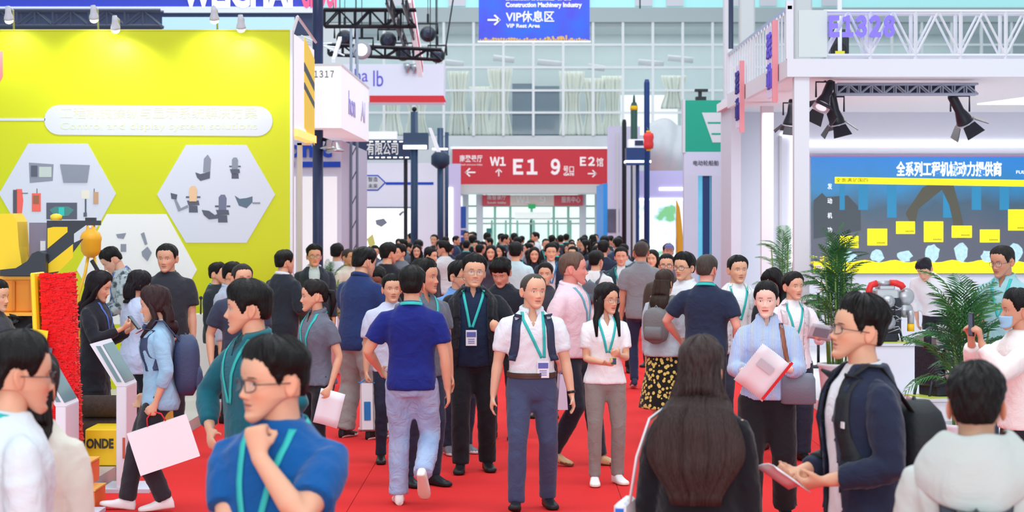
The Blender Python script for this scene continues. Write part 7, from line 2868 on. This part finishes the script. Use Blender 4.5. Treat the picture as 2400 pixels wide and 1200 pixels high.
Person('tall man in pink shirt with brown hair in profile, tan shoes', 1338, 275, 1.84, 66, fat=.3, head=(20, 0, 0), skin=(228, 152, 138), top=dict(kind='shirt', color=(236, 206, 216), hem=.90, sleeve=1.2, collar=(240, 216, 224), loose=.024, infl=.016), bottom=TRO((32, 36, 50), loose=.01), lanyard=(96, 178, 200), shoes=(200, 162, 118), sole=(120, 84, 56),
       hair=dict(style='buzz', top=.014, side=.008, color=(132, 100, 86)), legs=((.1, -.20, 0, 0, 5), (-.08, .12, 0, 14, -5)), armR=HANG(-1, .24, 0, .86, curl=.9), wear=[carry_bag(1, 'pale lilac carrier bag of the man in the pink shirt', .18, .28, (216, 210, 232), (120, 110, 150), 30, 0, (150, 150, 190), drop=.03)])
Person('man in grey t-shirt and navy trousers walking away down the aisle', 1503, 190, 1.82, 176, top=dict(kind='tee', color=(136, 138, 144), hem=.82, sleeve=.75, loose=.022), bottom=TRO((40, 48, 78)), shoes=(44, 50, 74), sole=(222, 222, 226), hair=dict(style='buzz', top=.008, side=.005, color=(84, 70, 62)), skin=(206, 146, 120), legs=((.08, .06, 0, 10, 6), (-.10, -.04, 0, 0, -6)), fat=.2)
Person('woman with brown hair, grey jacket and black yellow floral skirt', 1556, 250, 1.63, 150, sex='f', top=dict(kind='jacket', color=(188, 196, 206), hem=.86, sleeve=1.8, infl=.02), bottom=dict(kind='skirt', color=(40, 34, 26), mat=M_FLORAL, hem=.34, flare=.10), hair=dict(style='long', length=1.26, locks=False, color=(74, 54, 46), width=.10), shoes=(60, 50, 46),
       wear=[backpack('grey canvas rucksack on the woman with the floral skirt', (122, 122, 124), w=.26, h=.36, d=.15, zc=1.18)])
Person('sturdy man in navy t-shirt with cropped hair seen from behind', 1655, 260, 1.78, 168, fat=.4, head=(-14, 0, 0), skin=(232, 166, 148), top=dict(kind='tee', color=(36, 46, 72), hem=.84, sleeve=.72, loose=.022), bottom=TRO((36, 38, 52)), lanyard='back', hair=dict(style='buzz', top=.010, side=.006, color=(88, 78, 72)),
       armL=dict(hand=(.27, -.20, .98), pole=(.9, .6, 0)), armR=HANG(-1, .26, -.1, .90))
Person('man with glasses and white collar peering past the navy t-shirt man', 1606, 238, 1.77, -28, head=(-10, 0, 0), top=dict(kind='shirt', color=(228, 230, 236), hem=.84, sleeve=1.8, collar=True), bottom=TRO(BLACKT), glasses=(30, 28, 30), hair=dict(top=.030, side=.014))
Person('young man in white jacket and tee with a teal lanyard', 1727, 250, 1.76, 8, head=(6, 0, 0), top=dict(kind='jacket', color=(232, 232, 236), hem=.82, sleeve=1.9, open=(.10, .08)), inner=dict(kind='tee', color=(244, 244, 246), sleeve=0), bottom=TRO((60, 66, 84)), lanyard=True, hair=dict(top=.016, side=.008))
Person('dark-haired woman looking down behind the woman in stripes', 1816, 258, 1.67, -20, sex='f', head=(-10, 26, 0), top=dict(kind='tee', color=(40, 40, 48), hem=.84, sleeve=1.7), bottom=TRO(BLACKT), hair=dict(style='long', length=1.35, color=(30, 24, 26), top=.024, side=.018))
Person('woman in pale pink jacket holding a leaflet beside the deck column', 1856, 270, 1.645, 12, sex='f', head=(14, 0, 0), skin=(220, 168, 142), top=dict(kind='jacket', color=(240, 226, 232), hem=.84, sleeve=1.75, open=(.10, .08)), inner=dict(kind='tee', color=(240, 240, 244), sleeve=0), bottom=TRO((36, 40, 58), loose=.02), lanyard=True, hair=dict(style='pony', color=(34, 26, 26), top=.016, side=.012),
       armL=dict(hand=(.16, -.27, 1.14), n=(-.5, .1, .6), curl=.8), shoes=(30, 28, 30), wear=[paper(0, 'glossy leaflet held by the woman in the pale pink jacket', .22, .16, (30, 10, 0), (196, 198, 206), 'leaflet', 'leaflet', (.02, -.03, .04), .01, [(0, 0, .14, .09, (130, 132, 146), 0)])])
Person('man in pale teal polo with glasses standing on the right stand', 2355, 275, 1.78, -34, base=.10, head=(-16, 10, 0), skin=(206, 148, 122), top=dict(kind='polo', color=(150, 194, 200), hem=.82, collar=True, v=.09), bottom=TRO((60, 66, 84)), lanyard=True, glasses=(120, 90, 84), hair=dict(style='buzz', top=.014, side=.007, color=(44, 36, 34)))
Person('man in white shirt and blue face mask raising a phone at the right edge', 2392, 380, 1.675, -80, head=(-4, 0, 0), mask=(156, 202, 232), skin=(206, 148, 122), top=dict(kind='shirt', color=(236, 228, 226), hem=.84, sleeve=1.85, loose=.026, infl=.018), bottom=TRO(BLACKT), hair=dict(top=.022, side=.012),
       armL=dict(hand=(.10, -.31, 1.40), pole=(.6, .1, -1), d=(0, -.1, 1), n=(-.5, -.8, 0), curl=.9), armR=dict(hand=(-.06, -.31, 1.40), pole=(-.6, .1, -1), d=(0, -.1, 1), n=(.5, -.8, 0), curl=.9), wear=[gadget(0, 'phone raised by the man in the blue face mask', rot=(0, 0, 0), off=(-.06, -.03, .03))])
Person('man bending over behind the engines on the right stand', 2196, 196, 1.72, -30, detail=.5, base=.10, lean=42, head=(0, 0, 0), top=dict(kind='shirt', color=(236, 236, 240), hem=.84, sleeve=1.6), bottom=TRO(BLACKT), hair=dict(top=.02, side=.01, color=(50, 48, 58)))
# left stand group
Person('dark-haired person cut off by the left picture edge beside the orange machine', -14, 300, 1.63, 70, head=(0, 4, 0), top=dict(kind='tee', color=(60, 62, 76), hem=.82, sleeve=.75), bottom=TRO(BLACKT), hair=dict(top=.02, side=.01))
Person('man in black t-shirt standing before the yellow wall', 394, 250, 1.77, 4, base=.10, fat=.4, wide=1.06, head=(-14, 4, 0), top=dict(kind='tee', color=(46, 48, 56), hem=.82, sleeve=.75, loose=.022), bottom=TRO((50, 50, 58)), hair=dict(style='buzz', top=.014, side=.008), skin=(216, 160, 132))
Person('man in mottled grey jacket bending over the machine head', 312, 225, 1.76, -72, base=.10, lean=16, head=(0, 22, 0), top=dict(kind='jacket', color=(140, 150, 156), mat=M_CAMO, hem=.80, sleeve=1.85), bottom=TRO((90, 96, 110)), hair=dict(top=.018, side=.008), armL=dict(hand=(.14, -.36, 1.06), n=(-.5, 0, -.6)), armR=dict(hand=(-.14, -.36, 1.06), n=(.5, 0, -.6)), skin=(226, 176, 152), lanyard=(70, 110, 200))
Person('short-haired woman in lilac blue shirt with her back turned by the info stand', 318, 258, 1.64, 128, sex='f', head=(0, 14, 0), top=dict(kind='shirt', color=(196, 206, 236), hem=.74, sleeve=1.75, loose=.022, infl=.022), bottom=TRO((30, 30, 40)), hair=dict(style='long', length=1.42, locks=False, width=.085, color=(34, 26, 34), top=.024, side=.018), lanyard=(80, 110, 200),
       armR=dict(hand=(-.10, -.30, 1.06), n=(.5, 0, .6)))
Person('person in olive cap and dark red top behind the man in mottled jacket', 303, 178, 1.60, 30, detail=.5, base=.10, top=dict(kind='tee', color=(110, 50, 56), hem=.84, sleeve=1.8), bottom=TRO(BLACKT), wear=[cap_hat((120, 112, 88))])
Person('man in dark suit with teal collar by the yellow wall', 508, 212, 1.62, 70, detail=.5, base=.0, top=dict(kind='jacket', color=(38, 46, 52), hem=.78, sleeve=1.9), bottom=TRO(BLACKT), lanyard='back', hair=dict(top=.02, side=.01))
Person('man in pale grey shirt with glasses facing right by the yellow wall', 540, 228, 1.66, 62, head=(24, 6, 0), top=dict(kind='shirt', color=(178, 186, 204), hem=.84, sleeve=1.8, collar=True), bottom=TRO(BLACKT), glasses=True, hair=dict(top=.018, side=.010), lanyard=(80, 110, 190))
Person('man with cropped hair and dark slate tee behind the teal polo man', 566, 268, 1.71, 24, top=dict(kind='tee', color=(56, 62, 84), hem=.82, sleeve=.72, loose=.02), bottom=TRO((70, 60, 58)), hair=dict(style='buzz', top=.009, side=.006, color=(60, 50, 48)), armR=HANG(-1, .27, .02, .86))
Person('man in black suit and white collar turned away, holding a blue folder', 664, 212, 1.755, 142, head=(-10, 0, 0), top=dict(kind='jacket', color=(38, 44, 54), hem=.76, sleeve=1.9), bottom=TRO((34, 36, 44)), inner=dict(kind='shirt', color=(230, 232, 238), sleeve=0, hem=.9, collar=True), hair=dict(top=.018, side=.008),
       armR=dict(hand=(-.16, -.22, 1.05), n=(.7, 0, .2), curl=.9), wear=[paper(1, 'bright blue folder held by the man in the black suit', .24, .30, (0, 30, -30), (36, 84, 196), 'folder', 'folder', (-.03, .02, .0), .0)])
Person('man in dark slate suit facing the aisle near the green plant', 736, 190, 1.785, 8, head=(4, 0, 0), top=dict(kind='jacket', color=(46, 56, 70), hem=.76, sleeve=1.9, open=(.06, .06)), inner=dict(kind='shirt', color=(206, 226, 232), sleeve=0, collar=True), bottom=TRO((40, 46, 56)), glasses=(110, 100, 100), hair=dict(top=.026, side=.012))
Person('man looking down beside the broad navy polo man', 890, 236, 1.65, -24, head=(4, 30, 0), skin=(150, 98, 82), top=dict(kind='jacket', color=(38, 38, 44), hem=.8, sleeve=1.9), bottom=TRO((30, 30, 36)), hair=dict(style='buzz', top=.012, side=.008), armR=dict(hand=(-.08, -.30, 1.1), n=(.5, 0, .7)), shoes=(220, 220, 222), sole=(230, 230, 230))
Person('man in black jacket seen from behind, head above the navy polo man', 908, 186, 1.80, 160, top=dict(kind='jacket', color=(34, 36, 46), hem=.78, sleeve=1.9), bottom=TRO(BLACKT), hair=dict(top=.02, side=.01), head=(-24, 0, 0))
Person('man in pale grey shirt turned left above the crowd', 1042, 142, 1.735, -150, detail=.5, head=(40, 0, 0), top=dict(kind='shirt', color=(206, 210, 214), hem=.84, sleeve=1.8), bottom=TRO(BLACKT), hair=dict(top=.022, side=.012))
Person('man in pale cyan shirt seen from behind before the doors', 1208, 168, 1.775, 176, detail=.5, top=dict(kind='shirt', color=(192, 222, 230), hem=.84, sleeve=1.0, loose=.02), bottom=TRO((50, 54, 70)), hair=dict(top=.024, side=.014))
Person('man in dark jacket with a blue strap facing the camera mid-aisle', 1291, 158, 1.735, 4, detail=.5, top=dict(kind='jacket', color=(34, 46, 70), hem=.78, sleeve=1.9, open=(.06, .06)), inner=dict(kind='tee', color=(220, 224, 230), sleeve=0), bottom=TRO(BLACKT), hair=dict(top=.022, side=.010), lanyard=(40, 130, 190))
Person('small woman with dark hair just behind the white polo man', 1279, 222, 1.645, -8, sex='f', detail=.5, top=dict(kind='tee', color=(60, 62, 72), hem=.84, sleeve=1.2), bottom=TRO(BLACKT), hair=dict(style='pony', color=(40, 30, 30)))
Person('man in white shirt with a grey cross strap behind the pink shirt man', 1396, 186, 1.70, 150, detail=.5, top=dict(kind='shirt', color=(236, 238, 240), hem=.84, sleeve=1.0), bottom=TRO((50, 54, 70)), hair=dict(top=.02, side=.01), wear=[backpack('grey sling pack on the man in white shirt', (96, 104, 116), w=.22, h=.3, d=.1)])
Person('man in navy polo seen from behind, left of the grey t-shirt man', 1414, 150, 1.76, 170, detail=.5, top=dict(kind='polo', color=(34, 44, 66), hem=.82, sleeve=1.0), bottom=TRO(BLACKT), hair=dict(top=.018, side=.008), fat=.3)
Person('man in dark green suit with teal lanyard, left of the grey t-shirt man', 1456, 172, 1.715, -4, detail=.5, top=dict(kind='jacket', color=(34, 66, 74), hem=.78, sleeve=1.9, open=(.06, .06)), inner=dict(kind='shirt', color=(226, 230, 234), sleeve=0), bottom=TRO(BLACKT), lanyard=True, hair=dict(top=.02, side=.01), skin=(220, 160, 136))
Person('man in brown jacket with dark glasses near the orange flag', 1563, 212, 1.715, -8, detail=.5, top=dict(kind='jacket', color=(72, 58, 52), hem=.8, sleeve=1.9), bottom=TRO(BLACKT), hair=dict(style='buzz', top=.012, side=.008), glasses=True)
Person('person in violet cap near the orange flag', 1566, 146, 1.70, 6, detail=.5, top=dict(kind='tee', color=(120, 130, 160), hem=.84, sleeve=1.0), bottom=TRO(BLACKT), wear=[cap_hat((110, 104, 150))])
Person('woman in black with dark bob between the grey t-shirt man and the flag', 1531, 166, 1.66, -20, sex='f', detail=.5, top=dict(kind='tee', color=(36, 40, 54), hem=.84, sleeve=1.7), bottom=TRO(BLACKT), hair=dict(style='long', length=1.4))
Person('woman with long dark hair facing the camera, right of the slate post', 977, 128, 1.62, 0, sex='f', detail=.5, top=dict(kind='tee', color=(60, 66, 76), hem=.84, sleeve=1.7), bottom=TRO(BLACKT), hair=dict(style='long', length=1.3))
Person('woman facing the camera just above the smiling man', 1150, 142, 1.66, 0, sex='f', detail=.5, top=dict(kind='tee', color=(70, 70, 84), hem=.84, sleeve=1.7), bottom=TRO(BLACKT), hair=dict(style='long', length=1.35, color=(36, 26, 26)))
Person('woman in black jacket with long hair right of the pale cyan shirt man', 1252, 148, 1.65, 2, sex='f', detail=.5, top=dict(kind='jacket', color=(34, 36, 46), hem=.8, sleeve=1.9), bottom=TRO(BLACKT), hair=dict(style='long', length=1.25, color=(38, 28, 28)))
Person('man with black hair and white shirt seen from behind by the lilac wall', 789, 160, 1.735, 170, detail=.5, top=dict(kind='shirt', color=(224, 226, 236), hem=.84, sleeve=1.0), bottom=TRO(BLACKT), hair=dict(top=.022, side=.014))
Person('man with cropped brown hair in profile beside the navy polo man', 815, 165, 1.67, 50, detail=.5, skin=(206, 158, 118), top=dict(kind='tee', color=(220, 214, 200), hem=.84, sleeve=1.0), bottom=TRO(BLACKT), hair=dict(style='buzz', top=.008, side=.006, color=(84, 70, 62)))
Person('man in dark coat facing right behind the pale grey shirt man', 1008, 150, 1.64, 60, detail=.5, top=dict(kind='jacket', color=(40, 42, 54), hem=.78, sleeve=1.9), bottom=TRO(BLACKT), hair=dict(top=.022, side=.012))
Person('man in grey jacket with a black cap of hair left of the slate post', 938, 152, 1.71, -40, detail=.5, top=dict(kind='jacket', color=(104, 110, 120), hem=.78, sleeve=1.9), bottom=TRO(BLACKT), hair=dict(top=.024, side=.014))

# far crowd: a few figures, repeated along the end of the aisle
N_NEAR = len(PEOPLE)
PROTO = []
for i, kw in enumerate((dict(sex='m', yaw=0), dict(sex='m', yaw=0, hair=dict(top=.022, side=.013)), dict(sex='f', yaw=0, hair=dict(style='long', length=1.32)), dict(sex='m', yaw=0, fat=.4, hair=dict(style='buzz', top=.010, side=.006)),
                        dict(sex='f', yaw=0, hair=dict(style='pony', tail=.1)))):
    long_ = i in (0, 2, 3)
    PROTO.append(Person('visitor in the distant crowd', x=0, y=60 + i, s_=None, h=1.70, detail=0, lanyard=(i in (0, 3)), top=dict(kind='jacket' if long_ else 'tee', color=(40, 44, 60), hem=.8, sleeve=1.85 if long_ else .75), bottom=TRO((36, 38, 48)),
                        legs=((.1, -.12, 0, 0, 6), (-.1, .14, 0, 12, -6)), group='far crowd at the end of the aisle', **kw))
finish_people()

rg = random.Random(21)
CLO = [(38, 42, 56), (34, 36, 44), (50, 60, 84), (214, 218, 226), (84, 90, 104), (60, 50, 56), (120, 130, 150), (40, 56, 90), (186, 196, 206), (30, 34, 40)]
SK = 0
spots = []
taken = [(p.X, p.Y) for p in PEOPLE[:N_NEAR]]
for s in (84, 90, 96, 104, 112, 122, 134):
    y = FPX / s
    n = 15
    for k in range(n):
        x = -2.9 + 5.6 * (k + rg.uniform(.15, .85)) / n
        px = CX + x * s
        yy = y + rg.uniform(-1.0, 1.0)
        if yy > 54 and x < -1.9:
            continue
        if rg.random() < (.9 if 880 < px < 1480 else .55) and 850 < px < 1620 and all(math.hypot(x - a, yy - b) > .62 for a, b in taken):
            spots.append((x, yy))
            taken.append((x, yy))
WHO = {0: 'man', 1: 'bare-armed man', 2: 'long-haired woman', 3: 'crop-haired man', 4: 'tied-hair woman'}
CNAME = {(38, 42, 56): 'dark slate', (34, 36, 44): 'black', (50, 60, 84): 'navy', (214, 218, 226): 'white', (84, 90, 104): 'grey', (60, 50, 56): 'dark plum', (120, 130, 150): 'blue-grey', (40, 56, 90): 'deep blue', (186, 196, 206): 'pale grey', (30, 34, 40): 'near-black'}
used = set()
labels = set()
for (x, y) in spots:
    i = rg.choices(range(5), (4, 3, 2, 2, 2))[0]
    p = PROTO[i]
    if i not in used:
        used.add(i)
        r = p.root
    else:
        r = dup(p.root)
    r.location = (x, y, 0)
    k = rg.uniform(.93, 1.03) * (.96 if i in (2, 4) else 1.0)
    r.scale = (k * p.k,) * 3
    yaw = rg.choice((0, 0, 15, -25, 170, 180, 190, 90, -90)) + rg.uniform(-15, 15)
    r.rotation_euler = (0, 0, math.radians(yaw))
    c = rg.choice(CLO)
    px = CX + x * FPX / y
    face = 'facing the camera' if abs(yaw) < 50 else ('back turned' if yaw > 130 else ('facing right' if yaw > 0 else 'facing left'))
    where = 'by the slate post' if px < 1010 else ('by the column sign' if px < 1100 else ('left of the doors' if px < 1190 else ('before the doors' if px < 1300 else ('right of the doors' if px < 1420 else 'by the blue post'))))
    deep = 'last rows' if y > 50 else ('middle rows' if y > 42 else 'front rows')
    for _t in range(30):
        lab = 'far %s in %s, %s, %s, %s' % (WHO[i], CNAME[c], face, where, deep)
        if lab not in labels:
            break
        c = rg.choice(CLO)
    labels.add(lab)
    r['label'] = lab
    r['group'] = 'far crowd at the end of the aisle'
    for ch in r.children:
        if ch.name.startswith(('jacket', 'tshirt')):
            ch.color = (*srgb(c), 1)
for i, p in enumerate(PROTO):
    if i not in used:
        for ch in list(p.root.children):
            bpy.data.objects.remove(ch)
        bpy.data.objects.remove(p.root)
fit_texts()
